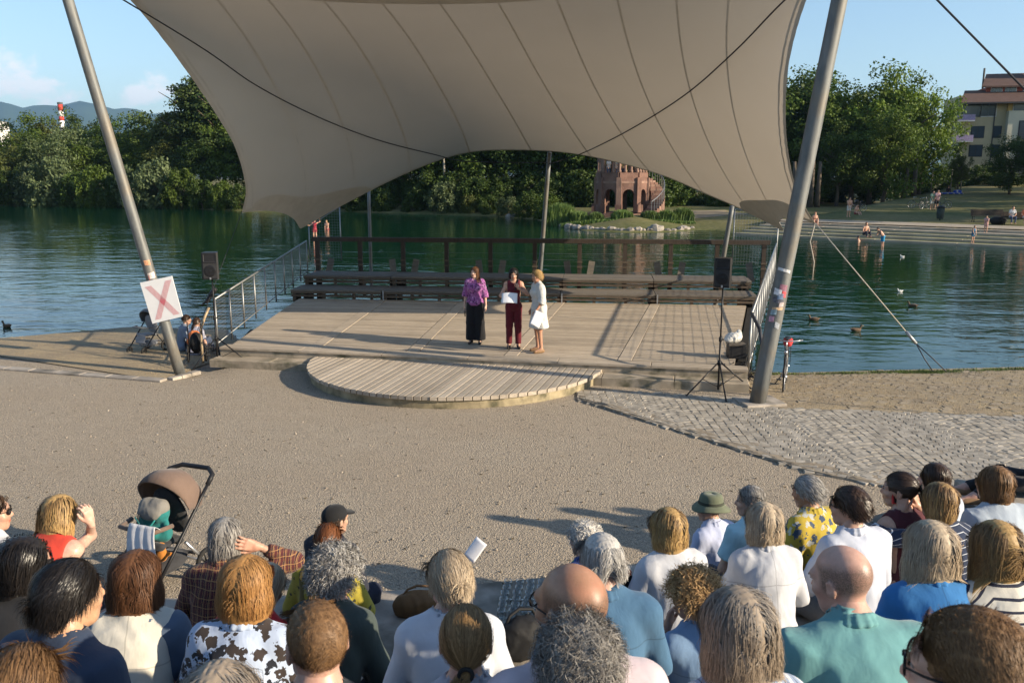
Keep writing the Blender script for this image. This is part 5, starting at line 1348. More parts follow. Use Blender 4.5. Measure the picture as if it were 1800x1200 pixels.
# ---- hand (local: y along the fingers, x towards the thumb, z = back of the hand), origin at the wrist
def hand_prims(curl=25, spread=1.0, s=1.0):
    P = []; xs = (.030, .010, -.010, -.029); ln = (.072, .080, .075, .060)
    for i, x in enumerate(xs):
        k = np.array((x*.95, .088-abs(i-1.2)*.004, 0)); P.append(('c', (x*.55, .012, 0), k, .0135, .0115, .012))
        ang = R_((1.4-i)*-4*spread*-1); d0 = np.array((math.sin(R_((1.5-i)*5*spread)), 1, 0)); p = k; a = R_(curl*.7); L = ln[i]; r = .0095 if i < 3 else .0082
        for q, (fr, rr) in enumerate(((.45, .95), (.30, .86), (.25, .74))):
            d = np.array((d0[0], math.cos(a), -math.sin(a))); d = nv(d); e = p+d*L*fr; P.append(('c', p, e, r*(1 if q == 0 else .93), r*rr, .003)); p = e; a += R_(curl)
    p0, p1, p2, p3 = (.016, .012, -.004), (.040, .040, -.014), (.054, .066, -.020), (.058, .090, -.026)
    P += [('c', p0, p1, .016, .0125, .010), ('c', p1, p2, .0115, .0105, .004), ('c', p2, p3, .0100, .0080, .003), ('c', (0, -.02, 0), (0, .02, 0), .024, .022, .015), ('e', (0, .05, -.004), (.036, .045, .012), None, .01)]
    return [tuple([p[0]]+[np.array(q, float)*s if i in (0, 1) else (q*s if isinstance(q, float) else q) for i, q in enumerate(p[1:])]) if p[0] == 'c' else ('e', np.array(p[1])*s, tuple(np.array(p[2])*s), None, p[4]) for p in P]
_hand_cache = {}
def hand_geo(curl, spread, res):
    k = (curl, spread, res)
    if k not in _hand_cache: _hand_cache[k] = sdf_mesh(hand_prims(curl, spread), res)
    return _hand_cache[k]

# ---- hair
def hair_geo(h, rng, far=False):
    """returns verts, faces, strand attr, along attr in head space"""
    kind = h['k']; L = h.get('L', .2); vol = h.get('vol', .010)*(.78 if kind != 'curly' else 1); E = [(np.array((0, -.014, .028)), np.array((.079, .099, .092)))]
    if kind in ('bob', 'long', 'wavy'):
        lo = min(L, .26); E.append((np.array((0, -.030, .01-lo*.32)), np.array((.084+h.get('flare', 0), .082, .05+lo*.38))))
    # base cap under the strands
    cap = [('e', c, tuple(r+vol*(.60 if kind != 'curly' else .35)), None, .02) for c, r in E]
    if h.get('bulk'): cap.append(('e', (0, -.016, .03), tuple(np.array((.079, .097, .088))+h['bulk']*.8), None, .03))
    hl = h.get('line', .045)
    cap += [('-e', (0, .115, -.035), (.073, .078, .105+hl*.3), None, .012), ('-e', (0, .10, -.15), (.10, .14, .11), None, .02)]
    if kind in ('short', 'crop', 'curly', 'tied', 'buzz'): cap += [('-e', (0, .02, -.13), (.16, .11, .105), None, .02), ('-e', (0, -.02, -.175), (.16, .16, .095), None, .02), ('-e', (-.095, .035, -.045), (.045, .055, .06), None, .01), ('-e', (.095, .035, -.045), (.045, .055, .06), None, .01)]
    if kind == 'fringe': cap += [('-e', (0, .02, .16), (.2, .26, .135), None, .01), ('-e', (0, .05, -.13), (.16, .15, .105), None, .02), ('-e', (0, -.02, -.175), (.16, .16, .095), None, .02)]
    r = .012 if far else .008
    V, F = sdf_mesh(cap, r, post=(lambda X, p: p-.0022*np.sin(X[:, 0]*420+3*np.sin(X[:, 2]*40))-.0015*np.sin(X[:, 1]*520)))
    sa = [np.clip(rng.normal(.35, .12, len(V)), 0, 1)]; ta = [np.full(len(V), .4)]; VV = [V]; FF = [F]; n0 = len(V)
    if far or kind == 'buzz': return V, F, sa[0], ta[0]
    n = int(h.get('n', 800)*(2.5 if h.get('near') else 1.25)); seg = 9 if L > .3 else (6 if L > .1 else 4); W = h.get('w', .0058)*(.46 if h.get('near') else .80)
    d = rng.normal(size=(n*4, 3)); d /= np.linalg.norm(d, axis=1, keepdims=True); P = E[0][0]+d*(E[0][1]+vol*.25+h.get('bulk', 0)*.75)
    y, z, x = P[:, 1], P[:, 2], P[:, 0]
    m = ((y > .045) & (z > hl+.025*np.abs(x)/.07*-1)) | ((y <= .045) & (y > -.01) & (z > .0)) | ((y <= -.01) & (z > -.055))
    if kind == 'fringe': m &= (z < .045+.5*np.clip(-y-.0, 0, .02)) & (y < .03)
    if kind == 'balding': m &= ~((z > .085) & (y > -.085) & (y < .06))
    P = P[m][:n]; d = d[m][:n]; n = len(P); part = h.get('part', 0.0); x = P[:, 0]
    sx = np.sign(x-part+rng.normal(0, .006, n)); nrm = d/E[0][1]; nrm /= np.linalg.norm(nrm, axis=1, keepdims=True)
    if kind == 'tied':
        T = np.array(h.get('tie', (0, -.125, -.01))); D = T-P; D /= np.linalg.norm(D, axis=1, keepdims=True)
    else:
        D = np.stack([sx*1.0, -.35-1.6*np.clip(-P[:, 1], 0, .2)/.1*.5, np.full(n, -.25)], 1)
        if h.get('back'): D = np.stack([x*2, np.full(n, -1.0), np.full(n, -.1)], 1)
        if h.get('fwd'): D = np.stack([sx*.35, np.where(P[:, 1] > -.03, 1.0, -.35), np.full(n, -.2)], 1)
    D -= nrm*(D*nrm).sum(1, keepdims=True); D /= np.linalg.norm(D, axis=1, keepdims=True)+1e-9
    lay = vol*(.72+.36*rng.random(n))+.010*(rng.random(n) < .05)*rng.random(n) if kind != 'curly' else vol*(.25+.95*rng.random(n)); Ls = L*rng.uniform(.72, 1.08, n)
    if kind in ('bob', 'long', 'wavy'):                   # level ends: a strand from the crown runs further
        end = h.get('end', -.12)+rng.normal(0, .019, n)-.02*(rng.random(n) < .12); Ls = np.minimum(np.maximum((P[:, 2]-end)*1.18+np.abs(x)*.1, .05), L*1.9)
    ds = Ls/seg; ph = rng.uniform(0, 6.28, n); cl = h.get('curl', 0.0); cf = h.get('cf', 60.0); ca = rng.normal(size=(n, 3)); g = h.get('g', .35)
    path = [P.copy()]; Q = P.copy(); flow = kind in ('bob', 'long', 'wavy')
    for s in range(seg):
        if flow:
            best = np.full(n, 9.0); od = np.zeros((n, 3))
            for c, r in E:
                q = (Q-c)/(r+lay[:, None]); l = np.linalg.norm(q, axis=1); o_ = q/(r+lay[:, None]); o_ /= np.linalg.norm(o_, axis=1, keepdims=True)+1e-9; mm = l < best; best = np.where(mm, l, best); od[mm] = o_[mm]
            D = D*.72+np.array([0, 0, -1.0])*(g+.35*min(1, 2.2*(s+1)/seg))
            D = D-od*(D*od).sum(1, keepdims=True)*(best < 1.12)[:, None]*.85          # lie along the head
            D = D-od*np.clip((best-1.01)*5, 0, .7)[:, None]*np.array((1, 1, .2))*(Q[:, 2] > max(-.10, h.get('end', -.12)-.03))[:, None]
            D = D+rng.normal(0, h.get('fz', .06)*.7, (n, 3))
        else: D = D+np.array([0, 0, -1.0])*g*(1 if kind != 'tied' else 0)*(s+1)/seg*1.6+rng.normal(0, h.get('fz', .06), (n, 3))
        if kind == 'tied': D = T-Q
        if kind in ('short', 'crop', 'fringe', 'balding'): D = D+nrm*h.get('lift', .12)*(1-s/seg)
        if kind == 'curly': D = D*.55+nrm*.30+np.stack([np.sin(ph+s*1.9), np.cos(ph*1.7+s*2.1), np.sin(ph*2.3+s*1.7)], 1)*.9
        D /= np.linalg.norm(D, axis=1, keepdims=True)+1e-9
        if kind == 'tied': st = np.minimum(np.linalg.norm(T-Q, axis=1), .17/seg*1.15)[:, None]
        else: st = ds[:, None]
        Q = Q+D*st
        if h.get('inward') and s > seg*.65: Q[:, :2] -= nv_rows(Q[:, :2]-np.array((0, -.02)))*h['inward']*((s/seg-.65))
        for c, r in E:
            q = (Q-c)/(r+lay[:, None]); l = np.linalg.norm(q, axis=1, keepdims=True); Q = np.where(l < 1, c+q/np.maximum(l, 1e-6)*(r+lay[:, None]), Q)
        if kind != 'tied':
            q = (Q-np.array((0, .07, -.04)))/np.array((.070, .075, .115)); ins_ = (np.linalg.norm(q, axis=1) < 1)
            if not h.get('bangs'): Q[ins_, 0] = np.where(Q[ins_, 0] < 0, -1, 1)*(.066+.012*rng.random(ins_.sum()))
        if L > .2:
            tc, tr = np.array(h.get('tc', (0, -.075, -.375))), np.array((.235, .165, .235)); q = (Q-tc)/tr; l = np.linalg.norm(q, axis=1, keepdims=True); Q = np.where(l < 1, tc+q/np.maximum(l, 1e-6)*tr, Q)
        if cl: Q = Q+cl*np.stack([np.sin(ph+s*cf*.05), np.cos(ph+s*cf*.05), np.sin(1.7*ph+s*cf*.05)], 1)*(s+1)/seg
        path.append(Q.copy())
    if kind == 'tied' and h.get('tail'):
        k = 170; base = np.array(T); tl = h['tail']; ang = rng.uniform(0, 6.28, k); rr = .022*np.sqrt(rng.random(k)); tp = [base+np.stack([rr*np.cos(ang), -.004+0*rr, rr*np.sin(ang)], 1)]
        dirn = nv(h.get('taildir', (0, -.45, -1)))
        for s in range(seg):
            f = (s+1)/seg; tp.append(base+dirn*tl*f*rng.uniform(.9, 1.02, (k, 1))+np.stack([np.cos(ang), np.sin(ang)*.5, .3*np.sin(ang)], 1)*(.026*math.sin(PI*min(1, f*.9+.12)))[..., None] if False else base+dirn*tl*f+np.stack([np.cos(ang), np.sin(ang)*.6, .3*np.sin(ang)], 1)*(.030*math.sin(PI*min(1, f*.85+.12))*np.sqrt(rng.random(k))[:, None]*1.2)+rng.normal(0, .004, (k, 3)))
        path = [np.concatenate([a, b]) for a, b in zip(path, tp)]; n += k
    A = np.stack(path, 1)                                  # n, seg+1, 3
    T_ = np.gradient(A, axis=1); c0 = E[0][0] if L < .12 else np.array((0, -.01, -.02)); out = A-c0; out[..., 2] *= .5
    side = np.cross(T_, out); side /= np.linalg.norm(side, axis=-1, keepdims=True)+1e-9
    tw = rng.uniform(-1, 1, n)[:, None, None]*(.8 if kind == 'curly' else .22); on = np.cross(side, T_); on /= np.linalg.norm(on, axis=-1, keepdims=True)+1e-9; side = side*np.cos(tw)+on*np.sin(tw)
    wd = W*(1-.75*np.linspace(0, 1, A.shape[1])**2)[None, :, None]*rng.uniform(.6, 1.2, (n, 1, 1))
    S0 = (A-side*wd/2); S1 = (A+side*wd/2); m1 = A.shape[1]
    V2 = np.stack([S0, S1], 2).reshape(-1, 3); i = (np.arange(n)[:, None]*m1+np.arange(m1-1)[None])*2; i = i.ravel()
    F2 = np.stack([i, i+1, i+3, i+2], 1)
    VV.append(V2); FF.append(F2+n0); sa.append(np.repeat(np.clip(rng.normal(.5, .24, n), 0, 1), m1*2)); ta.append(np.tile(np.repeat(np.linspace(0, 1, m1), 2), n))
    return np.concatenate(VV), np.concatenate(FF), np.concatenate(sa), np.concatenate(ta)
def nv_rows(a): return a/(np.linalg.norm(a, axis=1, keepdims=True)+1e-9)
def set_attr(me, name, arr):
    a = me.attributes.new(name, 'FLOAT', 'POINT'); a.data.foreach_set('value', np.asarray(arr, np.float32))

def ik(S_, Wt, pole, l1, l2):
    S_, Wt = np.array(S_, float), np.array(Wt, float); d = Wt-S_; D = np.linalg.norm(d); mx = (l1+l2)*.985
    if D > mx: Wt = S_+d/D*mx; D = mx; d = Wt-S_
    a = (l1*l1-l2*l2+D*D)/(2*D); h = math.sqrt(max(l1*l1-a*a, 0)); u = d/D; p = np.array(pole, float); p = p-u*(p@u); p = nv(p); return S_+u*a+p*h, Wt

NPEOPLE = 0
def person(spec, loc=None, far=False):
    global NPEOPLE
    NPEOPLE += 1; rng = np.random.default_rng(100+NPEOPLE)
    g = spec.get; sex = g('sex', 'f'); s = g('s', 1.0); m = sex == 'm'; bw = g('build', 1.0)
    stand = g('stand', False)
    lean, slouch, side = g('lean', 8), g('slouch', 8), g('side', 0)
    P = np.array((0, 0, .93 if stand else .115))
    up1 = nv((math.sin(R_(side)), math.sin(R_(lean)), math.cos(R_(lean)))); up2 = nv((math.sin(R_(side)), math.sin(R_(lean+slouch)), math.cos(R_(lean+slouch))))
    ty = g('twist', 0); right = np.array((math.cos(R_(ty)), math.sin(R_(ty)), 0)); right2 = nv(right-up2*(right@up2))
    waist = P+up1*.17; chest = waist+up2*.17; nb = chest+up2*.165
    shw = (.168 if m else .147)*bw; sh = {q: nb-up2*.045+right2*q*shw for q in (-1, 1)}
    HR = rotm(g('hy', 0), g('hp', 0), g('hr', 0)); nd = nv(up2*.9+np.array((0, .25, .35))*(.6)); hc = nb+nd*.155+HR@np.array((0, .0, .028)); hc = hc+np.array(g('hoff', (0, 0, 0)))
    F1, F2_ = frame_z(up1, right), frame_z(up2, right)
    fat = g('fat', 1.0)
    torso = [('e', P, (.165*bw*fat, .118*fat, .125), F1, .06), ('e', waist, (.135*bw*fat, .098*fat, .14), F1, .08), ('e', chest, (.152*bw, .108, .165), F2_, .08), ('c', sh[-1], sh[1], .058, .058, .07),
             ('c', nb+nd*.05, sh[-1], .046, .046, .05), ('c', nb+nd*.05, sh[1], .046, .046, .05), ('e', chest+up2*.05-np.array((0, .02, 0)), (.13*bw, .085, .13), F2_, .05)]
    if not m: torso += [('e', chest+F2_@np.array((q*.065, .085, .0)), (.062, .055, .062), F2_, .05) for q in (-1, 1)]
    neck = ('c', nb-nd*.01, hc+HR@np.array((0, -.018, -.05)), .056 if m else .047, .052 if m else .045, .04)
    # arms
    arms = {}; poses = g('arms', ('lap', 'lap')); hands = []
    for q, ps in ((-1, poses[0]), (1, poses[1])):
        pole = np.array((q*.75, -.35, -.65)); fd = None; pn = None; curl = g('curl', 28)
        if ps == 'lap': w_ = np.array((q*.09, .29, .20 if not stand else .9))
        elif ps == 'knee': w_ = np.array((q*.13, .40, .21))
        elif ps == 'down': w_ = sh[q]+np.array((q*.09, .04, -.50)); pole = np.array((q*.5, -1, 0)); fd = (0, .12, -1); pn = (q, 0, 0)
        elif ps == 'chin': w_ = hc+HR@np.array((q*.045, .135, -.165)); fd = HR@np.array((-q*.3, -.25, 1)); pn = HR@np.array((q*.2, 1, .2)); pole = np.array((q*.6, .5, -1)); curl = 45
        elif ps == 'headside': w_ = hc+HR@np.array((q*.135, .05, -.055)); fd = HR@np.array((-q*.25, -.75, .5)); pn = HR@np.array((q, .1, .1)); pole = np.array((q*1, .3, -.6)); curl = 12
        else:
            w_ = np.array(ps['w'], float); fd = ps.get('fd'); pn = ps.get('pn'); curl = ps.get('curl', curl); pole = np.array(ps.get('pole', pole), float)
        el, w_ = ik(sh[q], w_, pole, .285, .25); arms[q] = (el, w_)
        fdv = nv(fd) if fd is not None else nv(w_-el); pnv = np.array(pn, float) if pn is not None else np.array((0, 0, 1.0)); pnv = nv(pnv-fdv*(pnv@fdv))
        # hand frame: y=finger direction, z=back of the hand, x=y cross z ; thumb side mirrored
        X = np.cross(fdv, pnv); thumb = 1.0
        want = np.array((-q, 0, .2)) if ps in ('lap', 'knee') else np.array(ps.get('th', (-q, 0, .4)) if isinstance(ps, dict) else (-q*.2, .8, .5))
        if X@want < 0: thumb = -1.0
        hands.append((w_, np.stack([X*thumb, fdv, pnv], 1), thumb, curl, q))
    hip = {q: P+np.array((q*.088*bw, .02, -.03)) for q in (-1, 1)}
    knee, ank = {}, {}
    for q in (-1, 1):
        if stand: knee[q] = np.array((q*.095, .02, .50)); ank[q] = np.array((q*.10, -.02, .085))
        else:
            kx = g('kx', .13); knee[q] = np.array((q*kx, .44, .10)); ank[q] = np.array((q*kx*.95, .42+g('fy', 0), -T_RISE+.085))
        L_ = g('legs')
        if L_: knee[q] = np.array(L_[0 if q < 0 else 2], float); ank[q] = np.array(L_[1 if q < 0 else 3], float)
    thr = .078*fat*bw; legs = []
    for q in (-1, 1): legs += [('c', hip[q], knee[q], thr, .056, .04), ('c', knee[q], ank[q], .054, .036, .03), ('c', ank[q], ank[q]+np.array((q*.02, .13, -.045)), .034, .028, .03), ('c', ank[q]+np.array((0, -.03, -.04)), ank[q]+np.array((q*.02, .15, -.055)), .030, .024, .02)]
    armp = []
    for q in (-1, 1): armp += [('c', sh[q], arms[q][0], .050 if m else .043, .040 if m else .035, .04), ('c', arms[q][0], arms[q][1], .040 if m else .035, .027 if m else .023, .02)]
    rb = .026 if far else (.018 if (g('top') or {}).get('sleeve', 'short') in ('none', 'short', 'cap') or stand else .026)
    parts = [sdf_mesh(torso+[neck]+armp+legs, rb)]
    hv, hf = sdf_mesh(head_prims(sex)+[('c', HR.T@(nb-hc)+np.array((0, 0, .0)), (0, -.018, -.05), .056 if m else .047, .052 if m else .045, .03)], .014 if far else (.0070 if g('eyes') or g('bald') is not None else .0086))
    nlo = sum(len(p[0]) for p in parts); sc_attr = [np.zeros(nlo)]; lip = [np.zeros(nlo)]
    st = g('stubble', 0.0)
    a_ = np.clip((hv[:, 2]-(-.045))/.03, 0, 1)*np.clip((.045-hv[:, 1]+np.clip(hv[:, 2]-.04, 0, .1)*1.2)/.02, 0, 1)*(np.abs(hv[:, 0]) < .082)
    if g('bald'): a_ = a_*np.clip((.075-hv[:, 2])/.03, 0, 1)
    a_ = a_*st; bd = g('beard', 0.0); b_ = bd*np.clip((-.035-hv[:, 2])/.02, 0, 1)*np.clip((hv[:, 1]-.0)/.02, 0, 1)*(hv[:, 2] > -.125)
    sc_attr.append(np.maximum(a_, b_)); lip.append(((hv[:, 1] > .085) & (np.abs(hv[:, 2]+.065) < .009) & (np.abs(hv[:, 0]) < .024))*1.0)
    parts.append((hv@HR.T+hc, hf))
    for w_, Rm, th, curl, q in hands:
        V, F = hand_geo(curl, g('spread', 1.0), .014 if far else (.0052 if g('fine') else .0100))
        k = .93 if not m else 1.02
        if np.linalg.det(Rm) < 0: F = F[:, ::-1]
        parts.append((V*k@Rm.T+w_, F)); sc_attr.append(np.zeros(len(V))); lip.append(np.zeros(len(V)))
    V, F = join(parts)
    root = thing('person', spec['label'], 'person', group=g('group'))
    me = np_mesh('body', V, F, skin(g('skin', (.50, .30, .215)), g('stubcol', (.06, .045, .035))), True); set_attr(me, 'scalp', np.concatenate(sc_attr)); set_attr(me, 'lip', np.concatenate(lip)); link('body', me, root)
    # clothes
    top = g('top'); so_ = NPEOPLE*7
    if top:
        t_ = top.get('t', .012); lo_ = top.get('loose', 0.0)
        T = [(p[0], p[1], tuple(np.array(p[2])+t_+lo_), p[3], p[4]) if p[0] == 'e' else ('c', p[1], p[2], p[3]+t_, p[4]+t_, p[5]) for p in torso]
        if top.get('cut'): pass
        if not top.get('tuck'): T.append(('e', P+np.array((0, -.004, .005)), (.165*bw*fat+t_+.020, .118*fat+t_+.018, .13), F1, .05))
        sl_ = top.get('sleeve', 'short')
        for q in (-1, 1):
            el, w_ = arms[q]; ra = (.050 if m else .043)
            if sl_ == 'short': e = sh[q]+(el-sh[q])*top.get('sl', .72); T.append(('f', sh[q]-(el-sh[q])*.12, e, ra+t_+.012+lo_*.5, ra+t_+.016+lo_, .05))
            elif sl_ == 'long': 
                T += [('c', sh[q], el, ra+t_+.008+lo_*.4, ra+t_+lo_*.4, .04), ('f', el, el+(w_-el)*top.get('sl', .97), ra+t_-.002+lo_*.4, .036+t_*.6+lo_*.3, .02)]
            elif sl_ == 'half': T += [('c', sh[q], el, ra+t_+.008+lo_, ra+t_+.010+lo_, .04), ('f', el, el+(w_-el)*.30, ra+t_+.012+lo_, ra+t_+.012+lo_, .02)]
            elif sl_ == 'cap': T.append(('f', sh[q]-(el-sh[q])*.1, sh[q]+(el-sh[q])*.28, ra+t_+.012, ra+t_+.022, .04))
        if top.get('skirt'): T.append(('f', waist+np.array((0, 0, .05)), P+np.array((0, .0, -top['skirt'])), .15, top.get('sw', .25), .05, .7))
        fd = folds(so_, top.get('fold', .0075))
        cutz = top.get('hem')
        sleeveless = sl_ == 'none'
        nz = nb
        def post(X, p):
            p = fd(X, p)
            # neck opening and, for a sleeveless top, arm holes
            e = X-(nb+nd*.055+np.array((0, .012, 0))); p = np.maximum(p, top.get('neck', .062)-np.linalg.norm(e*np.array((1, 1, .9)), axis=1))
            if sleeveless:
                for q in (-1, 1): p = np.maximum(p, ((X-sh[q])@right2)*q+.012)
            if cutz is not None: p = np.maximum(p, cutz-X[:, 2])
            return p
        V, F = sdf_mesh(T, .028 if far else top.get('res', .0148), post, .05); 
        o = link(top.get('name', 'shirt'), np_mesh(top.get('name', 'shirt'), V, F, top['m'], True), root)
        if top.get('collar') and not far:
            ring = []; n_ = 14; ct_ = nb+nd*.035+np.array((0, .004, 0)); Fr = frame_z(nv(nd*1.0-np.array((0, .35, 0))), right)
            pts = [ct_+Fr@np.array((math.cos(a)*.068, math.sin(a)*.072, .012-.018*math.sin(a))) for a in np.linspace(R_(-250), R_(70), n_)]
            for a, b in zip(pts[:-1], pts[1:]): ring.append(('c', a+Fr[:, 2]*.012, b+Fr[:, 2]*.012, .0095, .0095, .01)); ring.append(('c', a-Fr[:, 2]*.016+(a-ct_)*.16, b-Fr[:, 2]*.016+(b-ct_)*.16, .010, .010, .015))
            V, F = sdf_mesh(ring, .007, None); link('collar', np_mesh('collar', V, F, top['m'], True), root)
    vest = g('vest')
    if vest:                                               # an open layer worn over the shirt
        T = [(p[0], p[1], tuple(np.array(p[2])+.026), p[3], p[4]) if p[0] == 'e' else ('c', p[1], p[2], p[3]+.022, p[4]+.022, p[5]) for p in torso]
        fd2 = folds(so_+3, .012, 16, 40)
        def post2(X, p):
            p = fd2(X, p); e = X-(nb+nd*.06); p = np.maximum(p, .068-np.linalg.norm(e, axis=1))
            for q in (-1, 1): p = np.maximum(p, ((X-sh[q])@right2)*q-.015)
            return np.maximum(p, np.where(np.abs(X[:, 0]) < .05, X[:, 1]-.0-chest[1]-.02, -1))
        V, F = sdf_mesh(T, .0148, post2, .05); link('vest', np_mesh('vest', V, F, vest, True), root)
    bot = g('bottom')
    if bot:
        b_t = bot.get('t', .013); k_ = bot.get('len', 1.0); wide = bot.get('wide', 0)
        T = [('e', P, (.165*bw*fat+b_t, .118*fat+b_t, .125), F1, .05)]
        for q in (-1, 1):
            if k_ >= .75:
                T += [('c', hip[q], knee[q], thr+b_t+wide*.3, .058+b_t+wide*.6, .04), ('f', knee[q], knee[q]+(ank[q]-knee[q])*(k_*1.0 if k_ < 1 else .97), .057+b_t+wide*.6, .040+b_t+wide, .03)]
            else: T += [('f', hip[q], hip[q]+(knee[q]-hip[q])*k_*1.4, thr+b_t, .062+b_t+.01, .04)]
        fd3 = folds(so_+5, .006); V, F = sdf_mesh(T, .032 if far else (.020 if stand else .028), lambda X, p: fd3(X, p) if not far else p, .05); link(bot.get('name', 'trousers'), np_mesh(bot.get('name', 'trousers'), V, F, bot['m'], True), root)
    if g('shoes') is not None:
        for q in (-1, 1):
            a = ank[q]; T = [('c', a+np.array((0, -.035, -.045)), a+np.array((q*.02, .15, -.055)), .040, .034, .03), ('c', a+np.array((0, -.01, -.02)), a+np.array((q*.01, .08, -.04)), .038, .034, .03)]
            V, F = sdf_mesh(T, .026 if far else .019, lambda X, p, a=a: np.maximum(p, (a[2]-.085)-X[:, 2])); link('shoe', np_mesh('shoe', V, F, g('shoes'), True), root)
    h = g('hair')
    if h:
        h['tc'] = tuple(HR.T@(chest*.72+nb*.28+np.array((0, -.012, -.03))-hc)); V, F, sa, ta = hair_geo(h, rng, far); me = np_mesh('hair', V@HR.T*h.get('s', 1.0)+hc, F, h['m'], True); set_attr(me, 'strand', sa); set_attr(me, 'along', ta); link('hair', me, root)
        if h.get('tieband'):
            T = np.array(h.get('tie', (0, -.125, -.01))); mb = MB().tube([Vector(HR@(T+np.array((.021*math.cos(a), -.005, .021*math.sin(a))))+hc) for a in np.linspace(0, 2*PI, 13)[:-1]], .007, 6, closed=True); mb.build('hair_tie', plain('hair_tie', (.02, .02, .02), .8), root, True)
    def hp(v): return Vector(HR@np.array(v, float)+hc)
    if g('eyes'):
        for q in (-1, 1):
            o = link('eye', MB().ball((0, 0, 0), (.0115, .008, .0062), 8, 6).mesh('eye', plain('eye_white', (.34, .30, .27), .4), True), root, hp((q*.031, .082, .004))); o.rotation_euler = Matrix(HR.tolist()).to_euler()
            MB().tube([hp((q*(.031+d*.016), .0925-abs(d)*.004, .019+.003*(1-d*d))) for d in (-1, -.3, .4, 1)], .003, 5).build('eyebrow', h['m'] if h else plain('brow', (.05, .04, .03)), root, True)
            MB().ball(hp((q*.031, .0905, .004)), (.005, .003, .005), 8, 5).build('iris', plain('iris', (.03, .02, .015), .2), root, True)
    if g('glasses'):
        gm = plain('glasses_frame', g('glasses') if isinstance(g('glasses'), tuple) else (.015, .013, .012), .3); up_ = g('gup', 0.0); gy = -.065*(up_ > 0)
        mb = MB(); dark = g('shades')
        def gp(x, y, z): return hp((x, y+gy*1.0, z+up_))
        for q in (-1, 1):
            mb.tube([gp(q*.033+.024*math.cos(a), .104-.010*abs(q*.033+.024*math.cos(a))/.06, .002+.019*math.sin(a)) for a in np.linspace(0, 2*PI, 15)[:-1]], .0026, 5, closed=True)
            mb.tube([gp(q*.057, .094, .008), gp(q*.076, .06, .010), gp(q*.083, -.0, .006), gp(q*.081, -.028, -.010)], .0028, 5)
        mb.tube([gp(-.010, .106, .006), gp(0, .108, .009), gp(.010, .106, .006)], .0026, 5)
        go = mb.build('glasses', gm, root, True)
        lm = plain('dark_lens', (.01, .01, .012), .08) if dark else None
        if dark:
            for q in (-1, 1):
                pts = [gp(q*.033+.023*math.cos(a), .1035-.010*abs(q*.033+.023*math.cos(a))/.06, .002+.018*math.sin(a)) for a in np.linspace(0, 2*PI, 15)[:-1]]
                link('lens', np_mesh('lens', [tuple(p) for p in pts], [tuple(range(14))], lm), go)
    hat = g('hat')
    if hat == 'cap':
        T = [('e', (0, -.012, .045), (.088, .108, .082), None, .02), ('-e', (0, 0, -.09), (.3, .3, .115), None, .01)]; V, F = sdf_mesh(T, .0065); o = link('cap', np_mesh('cap', V@HR.T+hc, F, g('hatm'), True), root)
        T = [('e', (0, .105, .035), (.075, .075, .012), rotm(0, 12, 0), .01)]; V, F = sdf_mesh(T, .006); link('visor', np_mesh('visor', V@HR.T+hc, F, g('hatm'), True), o); o.name = 'cap'
    elif hat == 'bucket':
        mb = MB(); prof = [(.160, .012), (.155, .022), (.118, .052), (.104, .060), (.098, .10), (.088, .135), (.07, .147), (.001, .150)]; prof += [(.001, .143), (.066, .140), (.082, .128), (.090, .098), (.096, .060), (.108, .050)]
        n = 28; V = []; F = []
        for r, z in prof:
            for k in range(n):
                a = 2*PI*k/n; wv = 1+.03*math.sin(3*a)*(r > .11); V.append((r*math.cos(a)*.93*wv, r*math.sin(a)*1.06*wv-.012, z-.015+.012*math.sin(2*a+1)*(r > .11)))
        for i in range(len(prof)-1):
            for k in range(n): F.append((i*n+k, i*n+(k+1) % n, (i+1)*n+(k+1) % n, (i+1)*n+k))
        F += [tuple((len(prof)-1)*n+k for k in range(n))][:0]+[(k, (len(prof)-1)*n+k, (len(prof)-1)*n+(k+1) % n, (k+1) % n) for k in range(n)]
        o = link('hat', np_mesh('hat', np.array(V)@HR.T+hc, F, g('hatm'), True), root)
        V = []; 
        for r, z in ((.1055, .058), (.1015, .085)):
            for k in range(n): a = 2*PI*k/n; V.append((r*math.cos(a)*.93, r*math.sin(a)*1.06-.012, z-.015))
        link('hat_band', np_mesh('hat_band', np.array(V)@HR.T+hc, [(k, (k+1) % n, n+(k+1) % n, n+k) for k in range(n)], plain('hat_band', (.05, .055, .04), .8), True), o)
    root.scale = (s, s, s)
    root['_hc'] = tuple(hc); info = dict(root=root, hc=hc, HR=HR, arms=arms, hands=hands, sh=sh, nb=nb, chest=chest, P=P, knee=knee, ank=ank)
    del root['_hc']
    return info
def seat_person(spec, px, py, k=None, by=0, dz=0.0, far=False):
    """build and put the head centre on the line of sight of (px,py) while seated on tier k"""
    if spec.get('hair') and (k or 0) >= 3: spec['hair']['near'] = 1
    info = person(spec, far=far); root = info['root']; s = spec.get('s', 1.0); hz = info['hc'][2]*s
    best = None
    for kk in (range(0, 8) if k is None else [k]):
        z = tier_z(kk)+dz; H_ = at_z(px, py, z+hz); off = Matrix.Rotation(R_(by), 3, 'Z') @ Vector(info['hc'])*s; p = H_-off; r = math.hypot(p.x-AC.x, p.y-AC.y); e = abs(r-(T_R0+T_RUN*kk+.32))
        if best is None or e < best[0]: best = (e, kk, p, z, r)
    e, kk, p, z, r = best
    root.location = (p.x, p.y, z); root.rotation_euler = (0, 0, R_(by)); info['tier'] = kk
    print(f"SEAT {spec['label'][:40]:40s} tier {kk} r-off {r-(T_R0+T_RUN*kk):.2f} at {p.x:.2f},{p.y:.2f}")
    return info
